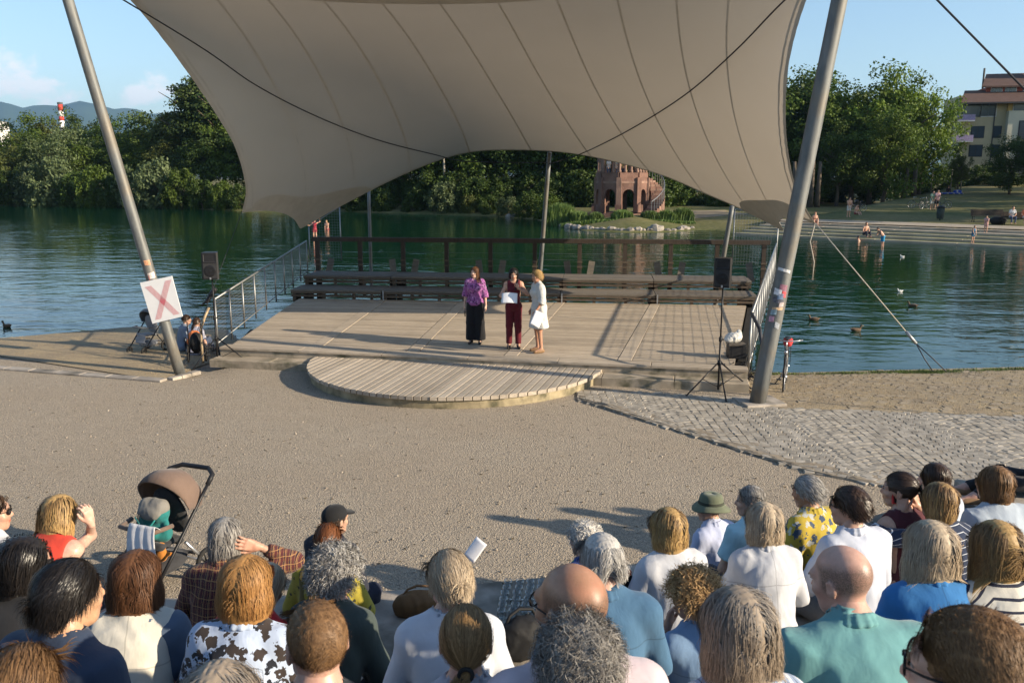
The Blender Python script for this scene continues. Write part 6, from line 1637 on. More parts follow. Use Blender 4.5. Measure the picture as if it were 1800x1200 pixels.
# ================================================================ THE PEOPLE
# hair colours
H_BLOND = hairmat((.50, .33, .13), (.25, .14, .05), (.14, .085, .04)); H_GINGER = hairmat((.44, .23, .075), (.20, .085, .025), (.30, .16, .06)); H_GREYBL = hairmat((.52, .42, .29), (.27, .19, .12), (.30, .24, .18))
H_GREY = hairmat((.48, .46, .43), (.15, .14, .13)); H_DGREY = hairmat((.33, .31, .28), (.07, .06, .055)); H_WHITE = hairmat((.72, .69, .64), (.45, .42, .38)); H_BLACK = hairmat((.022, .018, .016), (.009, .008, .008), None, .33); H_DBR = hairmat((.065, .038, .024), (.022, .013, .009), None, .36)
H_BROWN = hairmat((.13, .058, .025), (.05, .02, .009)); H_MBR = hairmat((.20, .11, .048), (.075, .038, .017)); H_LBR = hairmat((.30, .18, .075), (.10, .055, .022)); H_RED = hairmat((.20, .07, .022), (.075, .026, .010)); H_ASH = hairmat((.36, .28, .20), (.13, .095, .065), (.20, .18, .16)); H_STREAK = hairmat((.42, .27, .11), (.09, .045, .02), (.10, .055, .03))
SK = (.48, .285, .20); SK_L = (.56, .36, .27); SK_T = (.36, .19, .115); SK_P = (.52, .31, .235); SK_A = (.50, .29, .17)
SHOE = plain('shoe_dark', (.03, .028, .027), .6); SHOE_B = plain('shoe_tan', (.25, .15, .08), .6)
JEAN = dict(m=cloth((.045, .065, .12))); NAVY = dict(m=cloth((.018, .022, .04))); OLIVE = dict(m=cloth((.14, .13, .09))); GREYT = dict(m=cloth((.16, .155, .15))); BEIGE = dict(m=cloth((.36, .30, .22)))
WH = (.52, .52, .53)
def A(px, py, label, k=None, by=0, **sp):
    sp['label'] = label; sp.setdefault('bottom', NAVY); sp.setdefault('shoes', SHOE); sp.setdefault('skin', SK)
    return seat_person(sp, px, py, k, by)
W3 = {}
# ---- left block
W3['edge'] = A(-14, 900, 'person in white T-shirt and sunglasses cut by the left picture edge', k=2, by=-15, hy=-50, sex='m', shades=1, glasses=1, stubble=.6, hair=dict(k='crop', m=H_DBR, L=.035, vol=.006, n=700), top=dict(m=cloth(WH), sleeve='short'), eyes=1)
W3['red'] = A(106, 903, 'woman with shoulder-length blond hair in a sleeveless red knit top, hand at her mouth', fine=1, k=2, by=-8, hy=-22, hp=8, lean=18, slouch=16, skin=SK_L, hair=dict(k='bob', m=H_BLOND, L=.26, end=-.155, vol=.020, n=1100, flare=.022, fz=.09, w=.006),
    top=dict(m=cloth((.46, .045, .028), rough=.95, weave=300), sleeve='none', fold=.004), arms=({'w': (-.10, .40, .22)}, {'w': (.20, .34, .66), 'fd': (-.1, -.1, 1), 'pn': (.9, -.3, 0), 'pole': (-.45, .9, -.5), 'curl': 38}))
W3['long'] = A(45, 992, 'woman with very long dark brown hair and sunglasses in a black top', k=3, by=-5, hy=-62, glasses=1, shades=1, skin=SK, hair=dict(k='long', m=H_BLACK, L=.5, end=-.42, vol=.020, n=1300, fz=.05), top=dict(m=cloth((.018, .018, .02)), sleeve='long'))
W3['black'] = A(124, 1046, 'man with thick black hair in a navy T-shirt, third row', k=4, s=.93, by=-22, hy=-18, sex='m', skin=SK_A, hair=dict(k='short', m=H_BLACK, L=.085, vol=.018, n=1900, lift=.02, back=1, fz=.03, g=.6), top=dict(m=cloth((.028, .042, .075)), sleeve='short'))
W3['bob'] = A(240, 1016, 'woman with brown bob in a cream sleeveless linen vest over blue sleeves', k=3, s=.97, by=6, hy=0, hp=4, hair=dict(k='bob', m=H_BROWN, L=.24, end=-.12, vol=.024, n=1300, flare=.012, fz=.07, inward=.03), top=dict(m=cloth((.085, .12, .18)), sleeve='short'), vest=cloth((.56, .53, .46), seam=2))
W3['low'] = A(40, 1220, 'light brown crown of a head at the bottom left picture corner', k=4, by=0, hy=10, sex='m', hair=dict(k='short', m=H_MBR, L=.06, vol=.015, n=900, back=1), top=dict(m=cloth((.10, .10, .12)), sleeve='short'), stubble=.3)
W3['plaid'] = A(397, 945, 'grey-haired woman in a dark plaid shirt resting her hand against her head', fine=1, k=2, by=2, hy=6, hp=8, lean=14, slouch=12, skin=SK, hair=dict(k='bob', m=H_DGREY, L=.19, end=-.10, vol=.014, n=1100, fz=.10), top=dict(m=cloth((.028, .014, .024), 'plaid', (.085, .022, .022), (.30, .16, .07), f=30), sleeve='long', sl=.8, loose=.006, collar=1), arms=('knee', {'w': (.19, .24, .70), 'fd': (-.75, -.5, .42), 'pn': (.35, -.85, .2), 'pole': (1, .5, -.5), 'curl': 14, 'th': (0, 0, -1)}))
W3['ginger'] = A(434, 1028, 'woman with ginger blond bob in a white shirt with large dark flowers', k=3, by=-4, hy=-4, hp=3, hair=dict(k='bob', m=H_GINGER, L=.22, end=-.065, vol=.024, n=1400, flare=.010, fz=.08, inward=.035), top=dict(m=cloth((.45, .53, .68), 'floral', (.045, .035, .032), (.02, .022, .03), f=15, w_=.44), sleeve='half', loose=.010, collar=1, fold=.010))
W3['redkid'] = A(468, 1030, 'person in a red T-shirt mostly hidden behind the ginger-haired woman', k=2, by=-18, hp=30, lean=24, hy=-12, hair=dict(k='bob', m=H_GREYBL, L=.2, end=-.09, vol=.012, n=500), top=dict(m=cloth((.48, .02, .025)), sleeve='short'), arms=('lap', {'w': (.30, .34, .24)}))
W3['buzz'] = A(556, 1128, 'young man with closely shaved brown hair in the row nearest the camera', k=4, by=8, hy=20, sex='m', skin=SK_P, stubble=.85, stubcol=(.085, .05, .03), hair=dict(k='crop', m=H_MBR, L=.007, vol=.002, n=3200, w=.0022, lift=.2, line=.06), top=dict(m=cloth((.02, .03, .035)), sleeve='short', neck=.07))
W3['low2'] = A(388, 1250, 'dark blond crown of a head just showing at the bottom picture edge', k=4, by=0, hair=dict(k='bob', m=H_ASH, L=.2, end=-.1, vol=.018, n=900), top=dict(m=cloth((.2, .1, .1)), sleeve='short'))
W3['curly'] = A(591, 1008, 'person with a big mop of grey curls in a dark green jacket with teal back', k=2, s=1.05, by=-14, hy=-6, hair=dict(k='curly', m=H_GREY, L=.105, n=1900, vol=.022, bulk=.026, w=.0055), top=dict(m=cloth((.052, .068, .062), seam=1), sleeve='long', loose=.014, fold=.010, collar=1))
W3['cap'] = A(590, 913, 'person in a black baseball cap and dark clothes in the front row', k=0, s=1.06, by=-28, hy=-10, sex='m', stubble=.8, hat='cap', hatm=cloth((.012, .012, .013)), hair=dict(k='fringe', m=H_DBR, L=.03, vol=.004, n=300), top=dict(m=cloth((.022, .024, .034)), sleeve='long'))
W3['redbrown'] = A(577, 950, 'person with short red-brown hair in an olive jacket and yellow printed shirt', k=1, by=-5, hair=dict(k='short', m=H_RED, L=.045, vol=.014, n=900, back=1), top=dict(m=cloth((.34, .28, .04), 'floral', (.05, .05, .03), f=16, w_=.25), sleeve='half', loose=.012), vest=cloth((.12, .095, .03)), fat=1.1)
W3['gb'] = A(789, 1018, 'woman with short grey blond hair in a white long-sleeved top, between two empty step places', k=3, by=6, hy=22, hp=4, skin=SK_P, glasses=1, shades=1, hair=dict(k='short', m=H_GREYBL, L=.075, vol=.016, n=1500, back=1, g=.6, lift=.0, fz=.05), top=dict(m=cloth((.53, .55, .60)), sleeve='long', neck=.072, fold=.006))
W3['pony'] = A(819, 1126, 'woman with light brown hair tied in a low bun, at the bottom edge', k=4, s=.90, by=0, hp=-2, skin=SK_P, hair=dict(k='tied', m=H_LBR, L=.15, tail=.13, taildir=(-.55, -.5, -.75), tieband=1, n=1500, w=.0045, vol=.008, tie=(.006, -.125, -.035), line=.05), top=dict(m=cloth((.36, .37, .42)), sleeve='long', fold=.009))
# ---- centre right
W3['bald'] = A(1003, 1066, 'tanned bald man with black-rimmed glasses in a pale pink shirt', k=4, s=1.08, by=10, hy=32, hp=3, sex='m', bald=1, stubble=.85, stubcol=(.085, .055, .04), skin=SK_T, glasses=1, eyes=1, hair=None, top=dict(m=cloth((.58, .49, .52)), sleeve='long', collar=1))
W3['gcurl'] = A(1018, 1172, 'dark grey curly-haired person nearest the camera at the bottom picture edge', k=4, by=0, sex='m', hair=dict(k='curly', m=H_DGREY, L=.085, n=1600, vol=.016, bulk=.012, w=.005), top=dict(m=cloth((.62, .54, .57)), sleeve='long'))
W3['white'] = A(1026, 948, 'white-haired person in a blue patterned shirt behind the man in denim', k=1, by=30, hy=12, sex='m', hair=dict(k='curly', m=H_WHITE, L=.075, n=1000, vol=.015, bulk=.008), top=dict(m=cloth((.02, .06, .22), 'floral', (.10, .35, .12), (.02, .03, .1), f=14, w_=.3), sleeve='short', loose=.01), glasses=1)
W3['denim'] = A(1057, 984, 'balding grey-haired man in a blue denim shirt', k=3, by=4, hy=12, hp=4, sex='m', skin=SK_P, hair=dict(k='balding', m=H_GREY, L=.07, vol=.012, n=1500, g=.7, fz=.05, bulk=0), top=dict(m=cloth((.055, .125, .215), seam=2), sleeve='long', collar=1, loose=.006, fold=.009), stubble=.25, stubcol=(.3, .28, .26), fat=1.1, build=1.06)
W3['blonde'] = A(1172, 928, 'woman with sleek blond bob in a white short-sleeved blouse', k=2, by=20, hy=14, hair=dict(k='bob', m=H_BLOND, L=.22, end=-.09, vol=.022, n=1500, flare=.006, fz=.035, inward=.04), top=dict(m=cloth((.49, .50, .53)), sleeve='half', loose=.012, fold=.009), bottom=BEIGE)
W3['hat'] = A(1247, 892, 'man in a green bucket hat and glasses, pale blue shirt, front row', k=0, by=38, hy=38, sex='m', stubble=.5, stubcol=(.2, .16, .13), skin=SK, hat='bucket', hatm=cloth((.13, .145, .095)), glasses=1, eyes=1, hair=dict(k='fringe', m=H_DGREY, L=.03, vol=.004, n=300), top=dict(m=cloth((.43, .47, .63), seam=2), sleeve='long', collar=1, loose=.008, fold=.010), bottom=JEAN)
W3['gl'] = A(1318, 880, 'man with sunglasses pushed up on his head in a light turquoise shirt', k=1, by=25, hy=50, sex='m', skin=SK, stubble=.5, stubcol=(.2, .17, .15), glasses=1, shades=1, gup=.055, eyes=1, hair=dict(k='crop', m=H_DGREY, L=.04, vol=.008, n=1000), top=dict(m=cloth((.36, .56, .62)), sleeve='short', collar=1, loose=.008))
W3['bg'] = A(1341, 918, 'woman with wavy grey blond bob in a white linen jacket, seen from behind', k=2, by=8, hy=8, hair=dict(k='bob', m=H_GREYBL, L=.21, end=-.10, vol=.024, n=1400, flare=.008, fz=.13, curl=.004), top=dict(m=cloth((.49, .50, .53), seam=2), sleeve='long', collar=1, loose=.012, fold=.011), bottom=BEIGE)
W3['cb'] = A(1216, 1046, 'woman with tousled brown blond hair in a light blue jacket, hand at her chin', fine=1, k=2, by=24, hy=26, hp=10, hair=dict(k='curly', m=hairmat((.58, .38, .17), (.28, .16, .07)), L=.12, n=1500, vol=.020, bulk=.014, w=.006), top=dict(m=cloth((.17, .27, .42), seam=2), sleeve='long', sl=.9, loose=.008), arms=('chin', 'lap'))
W3['wavy'] = A(1292, 1104, 'woman with long grey-brown wavy hair in a light blue shirt with white stripes', k=4, s=0.96, by=10, hy=14, hp=4, hair=dict(k='wavy', m=H_ASH, L=.26, end=-.105, vol=.026, n=1700, flare=.018, fz=.13, curl=.006, w=.006), top=dict(m=cloth((.30, .37, .50), 'v', (.62, .63, .64), (.10, .11, .14), f=24, w_=.32), sleeve='long', collar=0, loose=.008))
W3['teal'] = A(1478, 1018, 'bald man in a teal polo shirt bending his head, arms on his knees', fine=1, k=4, s=1.0, by=8, hy=30, hp=12, lean=20, slouch=16, sex='m', skin=SK_P, stubble=.85, stubcol=(.08, .055, .042), bald=1, build=1.12, fat=1.12, eyes=1, hair=None, top=dict(m=cloth((.12, .275, .28), weave=500), sleeve='short', collar=1, loose=.008, fold=.009), arms=('knee', 'knee'), bottom=NAVY)
# ---- right block
W3['yel'] = A(1418, 864, 'grey-haired person in a yellow shirt with blue flowers, head turned to the stage', k=1, s=1.05, by=35, hy=18, hp=8, sex='m', skin=SK_T, hair=dict(k='short', m=H_GREY, L=.07, vol=.012, n=1100, back=1), top=dict(m=cloth((.43, .32, .045), 'floral', (.05, .075, .12), (.42, .43, .40), f=17, w_=.40), sleeve='half', loose=.012, collar=1), bottom=JEAN)
W3['wh'] = A(1492, 890, 'dark-haired man with glasses in a crumpled white shirt', k=2, s=1.04, by=22, hy=30, sex='m', skin=SK, glasses=1, eyes=1, stubble=.4, hair=dict(k='short', m=H_DBR, L=.06, vol=.016, n=1300, bulk=.004, back=1), top=dict(m=cloth((.50, .53, .61)), sleeve='long', sl=.85, collar=1, loose=.014, fold=.012), arms=('knee', 'lap'), bottom=GREYT)
W3['bun'] = A(1580, 860, 'woman with dark hair in a bun and a maroon sleeveless top, arm stretched forward', fine=1, k=2, by=22, hy=38, skin=SK, eyes=1, hair=dict(k='tied', m=H_DBR, L=.15, tail=.05, tieband=1, n=1000, w=.0045, tie=(0, -.128, .035)), top=dict(m=cloth((.075, .018, .024)), sleeve='none', neck=.08), arms=({'w': (-.24, .44, .28)}, 'lap'), bottom=dict(m=cloth((.30, .30, .32))))
W3['dk'] = A(1641, 840, 'woman with straight dark hair beside the stone block', k=1, s=1.05, by=20, hy=32, skin=SK_P, eyes=1, hair=dict(k='long', m=H_DBR, L=.4, end=-.25, vol=.012, n=900), top=dict(m=cloth((.40, .44, .50)), sleeve='short'))
W3['strp'] = A(1648, 880, 'woman with brown bob in a navy top with thin white stripes, filming with red phone', fine=1, k=2, by=16, hy=22, hair=dict(k='bob', m=H_STREAK, L=.2, end=-.09, vol=.018, n=1300, fz=.06, inward=.03), top=dict(m=cloth((.018, .028, .06), 'yoke', (.5, .52, .56), f=26, w_=.10), sleeve='half'), arms=({'w': (-.13, .33, .66), 'fd': (.2, .2, 1), 'pn': (-.7, -.6, 0), 'curl': 30}, {'w': (.03, .35, .66), 'fd': (-.4, .2, 1), 'pn': (.5, -.8, 0), 'curl': 30}))
W3['blue'] = A(1632, 962, 'woman with shoulder-length blond hair in a bright blue shirt', k=3, by=4, hy=8, hair=dict(k='bob', m=H_GREYBL, L=.27, end=-.16, vol=.026, n=1600, flare=.022, fz=.06), top=dict(m=cloth((.035, .165, .40), seam=2), sleeve='long', loose=.016, fold=.011, collar=1))
W3['lb'] = A(1748, 962, 'woman with long blond hair in a white top with navy stripes', k=3, by=6, hy=2, hair=dict(k='long', m=H_BLOND, L=.5, end=-.40, vol=.026, n=1800, flare=.012, fz=.05), top=dict(m=cloth((.58, .55, .48), 'yoke', (.018, .022, .045), f=23, w_=.24), sleeve='half', loose=.012))
W3['tee'] = A(1746, 850, 'person with chin-length wavy brown hair in a light grey-blue T-shirt', k=2, by=14, hy=24, sex='m', skin=SK_P, hair=dict(k='wavy', m=H_MBR, L=.22, end=-.13, vol=.020, n=1300, fz=.12, curl=.004), top=dict(m=cloth((.34, .39, .45)), sleeve='short', loose=.010))
W3['big'] = A(1700, 1178, 'man with short brown hair and dark glasses, largest head at the bottom right corner', k=5, s=.98, by=16, hy=38, hp=4, sex='m', skin=SK_P, stubble=.75, stubcol=(.09, .055, .035), glasses=1, eyes=1, hair=dict(k='crop', m=H_MBR, L=.014, vol=.004, n=5200, w=.0026, lift=.2, line=.055), top=dict(m=cloth((.05, .05, .06)), sleeve='short'))
# person sitting on the stone block at the right edge
mar = person(dict(label='person in a maroon shirt sitting on the stone block at the right picture edge', sex='f', skin=SK_P, hair=dict(k='long', m=H_DBR, L=.4, end=-.25, n=700), top=dict(m=cloth((.07, .018, .035)), sleeve='short'), bottom=dict(m=cloth((.02, .02, .024))), shoes=SHOE_B, lean=12, legs=((-.10, .48, .14), (-.12, .86, .0), (.10, .48, .16), (.06, .88, .02))))
mar['root'].location = (blk.x+.78, blk.y-.45, 1.05); mar['root'].rotation_euler = (0, 0, R_(82))

for k, (dx, c) in enumerate(((1.55, (.30, .10, .08)), (2.25, (.10, .14, .22)))):  # two unseen sitters added beyond the right edge for their shadows on the gravel
    inf = person(dict(label=('person in a rust red top', 'person in a blue top')[k]+' sitting on the stone block beyond the right picture edge', skin=SK, hair=dict(k='bob', m=H_MBR, L=.2, n=500), top=dict(m=cloth(c), sleeve='short'), bottom=JEAN, shoes=SHOE)); inf['root'].location = (blk.x+dx, blk.y-.35, 1.05); inf['root'].rotation_euler = (0, 0, R_(22))
# ---- the three women on the stage
def stage_person(px, py, by, spec):
    info = person(spec); P = at_z(px, py, STZ); info['root'].location = (P.x, P.y, STZ+.004); info['root'].rotation_euler = (0, 0, R_(by)); return info
ST1 = stage_person(836, 604, 172, dict(label='woman with long brown hair in purple flowered blouse and wide black trousers on stage', stand=1, eyes=1, fine=1, s=.985, lean=0, slouch=3, hy=-14, skin=SK_L, hair=dict(k='long', m=H_BROWN, L=.42, end=-.27, vol=.012, n=900, part=.01), top=dict(m=cloth((.27, .085, .25), 'floral', (.03, .015, .05), (.42, .22, .40), f=24, w_=.40), sleeve='half', loose=.014, hem=.88), bottom=dict(m=cloth((.010, .010, .012)), wide=.075), arms=({'w': (-.25, .05, .86), 'fd': (-.05, .1, -1), 'pn': (-1, 0, 0), 'pole': (-.5, -1, 0)}, {'w': (.24, .02, .88), 'fd': (.05, .12, -1), 'pn': (1, 0, 0), 'pole': (.5, -1, 0)}), shoes=SHOE))
ST2 = stage_person(903, 612, 178, dict(label='woman with black bob in a dark red jumpsuit reading from paper into a microphone', stand=1, eyes=1, fine=1, s=1.0, lean=0, slouch=4, hp=14, hy=4, skin=SK, hair=dict(k='bob', m=H_BLACK, L=.2, end=-.09, vol=.020, n=1000, bangs=0), top=dict(m=cloth((.105, .012, .02)), sleeve='none', name='bodice', neck=.075), bottom=dict(m=cloth((.105, .012, .02)), name='jumpsuit_trousers', wide=.012),
    arms=({'w': (-.10, .20, 1.33), 'fd': (.25, .1, 1), 'pn': (-.6, .75, 0), 'pole': (-.9, -.1, -.7), 'curl': 55}, {'w': (.12, .30, 1.10), 'fd': (-.7, .6, .1), 'pn': (0, -.1, -1), 'pole': (.8, -.2, -.6), 'curl': 25}), shoes=SHOE))
ST3 = stage_person(947, 619, 108, dict(label='woman with short blond hair in a loose white dress holding papers on the stage', stand=1, eyes=1, fine=1, s=1.0, lean=0, slouch=4, hy=8, skin=(.44, .235, .15), hair=dict(k='short', m=H_BLOND, L=.10, vol=.016, n=1200, back=1, bulk=.006, g=.5), top=dict(m=cloth((.50, .49, .46)), sleeve='half', loose=.022, skirt=.40, sw=.29, name='dress', fold=.010), bottom=None,
    arms=({'w': (-.26, .16, .92), 'fd': (-.05, .35, -1), 'pn': (-1, 0, 0), 'pole': (-.5, -1, 0), 'curl': 45}, {'w': (.20, .10, .90), 'fd': (0, .2, -1), 'pn': (1, 0, 0), 'pole': (.6, -1, -.2)}), shoes=SHOE_B))

# ---- distant bathers and walkers
FSK = (.50, .29, .20)
def far_person(px, py, Y=None, z=None, by=180, spec=None, sink=0.0, ground=0):
    info = person(spec, far=True); P = at_ground(px, py) if ground else (at_y(px, py, Y) if z is None else at_z(px, py, z))
    info['root'].location = (P.x, P.y, P.z-sink); info['root'].rotation_euler = (0, 0, R_(by)); return info
def fspec(label, **k):
    d = dict(label=label, skin=FSK, hair=dict(k='short', m=H_DBR, L=.05), lean=4); d.update(k); return d
SHORTS = dict(m=cloth((.03, .25, .45)), len=.6, name='swim_shorts'); RBOT = dict(m=cloth((.25, .04, .05)), len=.35, name='swim_briefs'); LIGHTB = dict(m=cloth((.5, .48, .44)), len=.6, name='shorts'); RSUIT = dict(m=cloth((.3, .03, .05)), sleeve='none', name='swimsuit', tuck=1)
Lh = -T_RISE
far_person(554, 425, z=WATER_Z-.15, by=200, spec=fspec('bather with raised arm in a red swimsuit standing in the lake', stand=1, s=.95, top=RSUIT, bottom=RBOT, arms=({'w': (-.35, .1, 1.7)}, {'w': (.55, .1, 1.25)}), hair=dict(k='long', m=H_RED, L=.3, end=-.2)))
far_person(576, 421, z=WATER_Z-.85, by=170, spec=fspec('bather standing waist-deep in the lake beside the one in red', stand=1, s=.95, bottom=RBOT, hair=dict(k='bob', m=H_LBR, L=.2)))
far_person(1551, 433, z=WATER_Z, sink=.22, by=95, spec=fspec('boy in blue swim shorts wading and bending over in the lake', stand=1, s=.92, lean=28, slouch=18, sex='m', bottom=SHORTS, arms=({'w': (-.15, .45, 1.0)}, {'w': (.15, .45, 1.0)})))
far_person(1511, 424, z=WATER_Z, sink=1.26, by=60, spec=fspec('swimmer with head and arm above the water near the steps', stand=1, s=.95, bottom=SHORTS, arms=('down', {'w': (.5, .3, 1.45)})))
def step_pos(px, k, off=.22):
    z = WATER_Z+.16+.15*k; q = STEP_A+sn*(.15+1.4*k+off); rr = ray(px, 400); t = (q.x*rr.y-q.y*rr.x)/(stepdir.y*rr.x-stepdir.x*rr.y); p = q+stepdir*t; return Vector((p.x, p.y, z))
STL = ((-.14, .40, .24), (-.12, .52, -.05), (.14, .40, .26), (.12, .50, -.05))
def put(inf, p): inf['root'].location = p
put(far_person(1712, 431, z=0, by=190, spec=fspec('child in a blue swimsuit standing at the lowest lakeside step', stand=1, s=.68, top=dict(m=cloth((.03, .12, .22)), sleeve='none', name='swimsuit', tuck=1), bottom=dict(m=cloth((.03, .12, .22)), len=.4, name='swim_briefs'))), step_pos(1712, 0))
put(far_person(1521, 413, z=0, by=190, spec=fspec('person in dark trousers sitting on the lakeside steps', sex='m', bottom=NAVY, legs=STL, hair=dict(k='short', m=H_RED, L=.05))), step_pos(1521, 1))
put(far_person(1431, 388, z=0, by=175, spec=fspec('bather sitting at the top of the lakeside steps behind the mast', bottom=RBOT, legs=STL, hair=dict(k='short', m=H_RED, L=.05))), step_pos(1431, 4))
put(far_person(1733, 405, z=0, by=150, spec=fspec('child in pink walking down the lakeside steps', stand=1, s=.70, top=dict(m=cloth((.42, .25, .25)), sleeve='short'), bottom=dict(m=cloth((.42, .25, .25)), len=.5))), step_pos(1733, 3))
far_person(1491, 382, ground=1, by=180, spec=fspec('bather in light shorts standing on the path by the trees', stand=1, sex='m', bottom=LIGHTB)); far_person(1504, 377, ground=1, by=200, spec=fspec('bather sitting on the grass next to the one in light shorts', bottom=RBOT, legs=((-.15, .40, .18), (-.1, .6, -.02), (.15, .40, .18), (.1, .6, -.02))))
far_person(1637, 369, ground=1, by=180, spec=fspec('person in a green top standing by the bicycles on the lawn', stand=1, top=dict(m=cloth((.25, .35, .25)), sleeve='short'), bottom=LIGHTB)); far_person(1645, 369, ground=1, by=180, spec=fspec('man in pink shirt and black shorts standing by the bicycles on the lawn', stand=1, s=1.05, sex='m', top=dict(m=cloth((.55, .33, .35)), sleeve='short'), bottom=dict(m=cloth((.02, .02, .025)), len=.7)))
far_person(1666, 340, ground=1, by=170, spec=fspec('person in black sitting on a blanket on the lawn', top=dict(m=cloth((.03, .02, .025)), sleeve='long'), bottom=NAVY, legs=((-.15, .40, .18), (-.1, .6, -.02), (.15, .40, .18), (.1, .6, -.02))))
for k, (dx, c) in enumerate(((-.9, (.6, .5, .45)), (-.3, (.55, .53, .5)), (.35, (.5, .42, .2)))):
    inf = person(fspec(('visitor in pale pink', 'visitor in white', 'visitor in yellow')[k]+' leaning on the parapet of the stone tower', stand=1, top=dict(m=cloth(c), sleeve='short'), bottom=JEAN), far=True); inf['root'].location = (tw.location.x+dx-.5, TY-1.55, tz+HT+.004); inf['root'].rotation_euler = (0, 0, PI)
GLEG = ((-.14, .36, .34), (-.12, .58, .08), (.14, .36, .36), (.12, .55, .08)); LW = cloth((.22, .26, .33)); ps = at_z(329, 628, .45)
inf = person(dict(label='person in a grey-blue T-shirt sitting on the bank behind the sign mast', sex='m', hair=dict(k='short', m=H_DBR, L=.06), skin=SK, top=dict(m=LW, sleeve='short'), legs=GLEG, bottom=NAVY, shoes=SHOE), far=False); q_ = at_z(318, 600, .0); inf['root'].location = (q_.x, q_.y, float(land_z(np.array(q_.x), np.array(q_.y)))); inf['root'].rotation_euler = (0, 0, R_(-60))
inf2 = person(dict(label='person with brown ponytail sitting on the bank beside the orange bag', hair=dict(k='tied', m=H_DBR, L=.15, tail=.2), skin=SK, top=dict(m=cloth((.30, .30, .40), 'h', (.5, .5, .55), f=30), sleeve='short'), legs=GLEG, bottom=JEAN, shoes=SHOE)); q_ = at_z(335, 610, .0); inf2['root'].location = (q_.x, q_.y+.2, float(land_z(np.array(q_.x), np.array(q_.y+.2)))); inf2['root'].rotation_euler = (0, 0, R_(-20))
# ================================================================ THINGS
BLK = M_('black_plastic', (.018, .018, .02), .45, .2, 12, bump=.2, bscale=90, bdist=.001); BLKM = M_('black_metal', (.02, .02, .022), .4, .1, 9, bump=0, metallic=.3); GRILLE = M_('speaker_grille', (.03, .03, .032), .6, .2, 60, bump=.6, bscale=240, bdist=.002)
PAPER = M_('white_paper', (.72, .72, .74), .8, .04, 10, bump=0); ALU = M_('aluminium', (.5, .51, .53), .35, .1, 8, bump=0, metallic=.8); RUB = M_('rubber', (.022, .021, .02), .8, .2, 20, bump=.2)
def speaker(px, py_foot, py_top, py_bot, yaw, label, label2, legs):
    g0 = at_z(px, py_foot, 0); Y = g0.y
    top = at_y(px, py_top, Y); bot = at_y(px, py_bot, Y); h = top.z-bot.z; wd = h*.60; d = h*.52
    sp = thing('loudspeaker', label, 'loudspeaker', (g0.x, Y, bot.z), R_(yaw), group='loudspeakers on tripods')
    # cabinet: chamfered plan
    poly = [(-wd/2, -d/2+.03), (-wd/2+.03, -d/2), (wd/2-.03, -d/2), (wd/2, -d/2+.03), (wd/2*.72, d/2), (-wd/2*.72, d/2)]
    MB().prism(poly, 0, h).build('cabinet', BLK, sp)
    MB().prism([(-wd/2+.035, -d/2-.012), (wd/2-.035, -d/2-.012), (wd/2-.035, -d/2-.001), (-wd/2+.035, -d/2-.001)], .03, h*.60).build('grille', GRILLE, sp)
    mb = MB(); n = 24; V = []; F = []
    for r, y in ((wd*.36, -.016), (wd*.33, -.022), (wd*.20, -.014), (wd*.10, -.018), (.001, -.022)):
        for k in range(n): a = 2*PI*k/n; V.append((r*math.cos(a), -d/2+y-.0, h*.32+r*math.sin(a)))
    for i in range(4):
        for k in range(n): F.append((i*n+k, i*n+(k+1) % n, (i+1)*n+(k+1) % n, (i+1)*n+k))
    link('woofer', np_mesh('woofer', V, F, BLKM, True), sp)
    hw, z0, z1 = wd*.36, h*.66, h*.93
    mb = MB(); mb.add([(-hw, -d/2-.008, z0), (hw, -d/2-.008, z0), (hw, -d/2-.008, z1), (-hw, -d/2-.008, z1), (-hw*.35, -d/2+.06, z0+.06), (hw*.35, -d/2+.06, z0+.06), (hw*.35, -d/2+.06, z1-.05), (-hw*.35, -d/2+.06, z1-.05)], [(0, 1, 5, 4), (1, 2, 6, 5), (2, 3, 7, 6), (3, 0, 4, 7), (4, 5, 6, 7)]); mb.build('horn', M_('horn_plastic', (.045, .045, .05), .35, .1, 9, bump=0), sp)
    MB().box((0, -d/2-.012, h*.045), (.03, .012, .045)).build('badge', ALU, sp)
    st = thing('speaker_stand', label2, 'speaker stand', (g0.x, Y, 0), 0, group='speaker tripods')
    MB().tube([(0, 0, .06), (0, 0, 1.05)], .019, 10).build('lower_tube', BLKM, st, True); MB().tube([(0, 0, 1.0), (0, 0, bot.z+.0)], .015, 10).build('pole', BLKM, st, True)
    MB().lathe([(.028, .98), (.032, 1.0), (.032, 1.05), (.02, 1.08)], 12).build('collar', BLK, st, True); MB().tube([(.02, 0, 1.02), (.07, -.01, 1.02)], .012, 6).build('knob', BLK, st, True); MB().lathe([(.034, .52), (.034, .62)], 12).build('hub', BLK, st, True)
    for a in legs:
        c, s_ = math.cos(R_(a)), math.sin(R_(a)); l = MB().tube([(.03*c, .03*s_, .58), (.72*c, .72*s_, .03)], .014, 8).build('leg', BLKM, st, True); MB().ball((.73*c, .73*s_, .022), (.024, .024, .022), 8, 5).build('rubber_foot', RUB, l, True)
        MB().tube([(.015*c, .015*s_, .12), (.37*c, .37*s_, .30)], .008, 6).build('brace', BLKM, st, True)
    return sp, st
speaker(383, 640, 443, 490, 8, 'black loudspeaker with visible woofer and horn on the left tripod', 'black tripod under the loudspeaker beside the left fence', (-115, -5, 105))
speaker(1262, 690, 453, 504, -22, 'black loudspeaker facing away from the sun on the right tripod', 'black tripod under the loudspeaker beside the cable heap', (205, 268, 20))

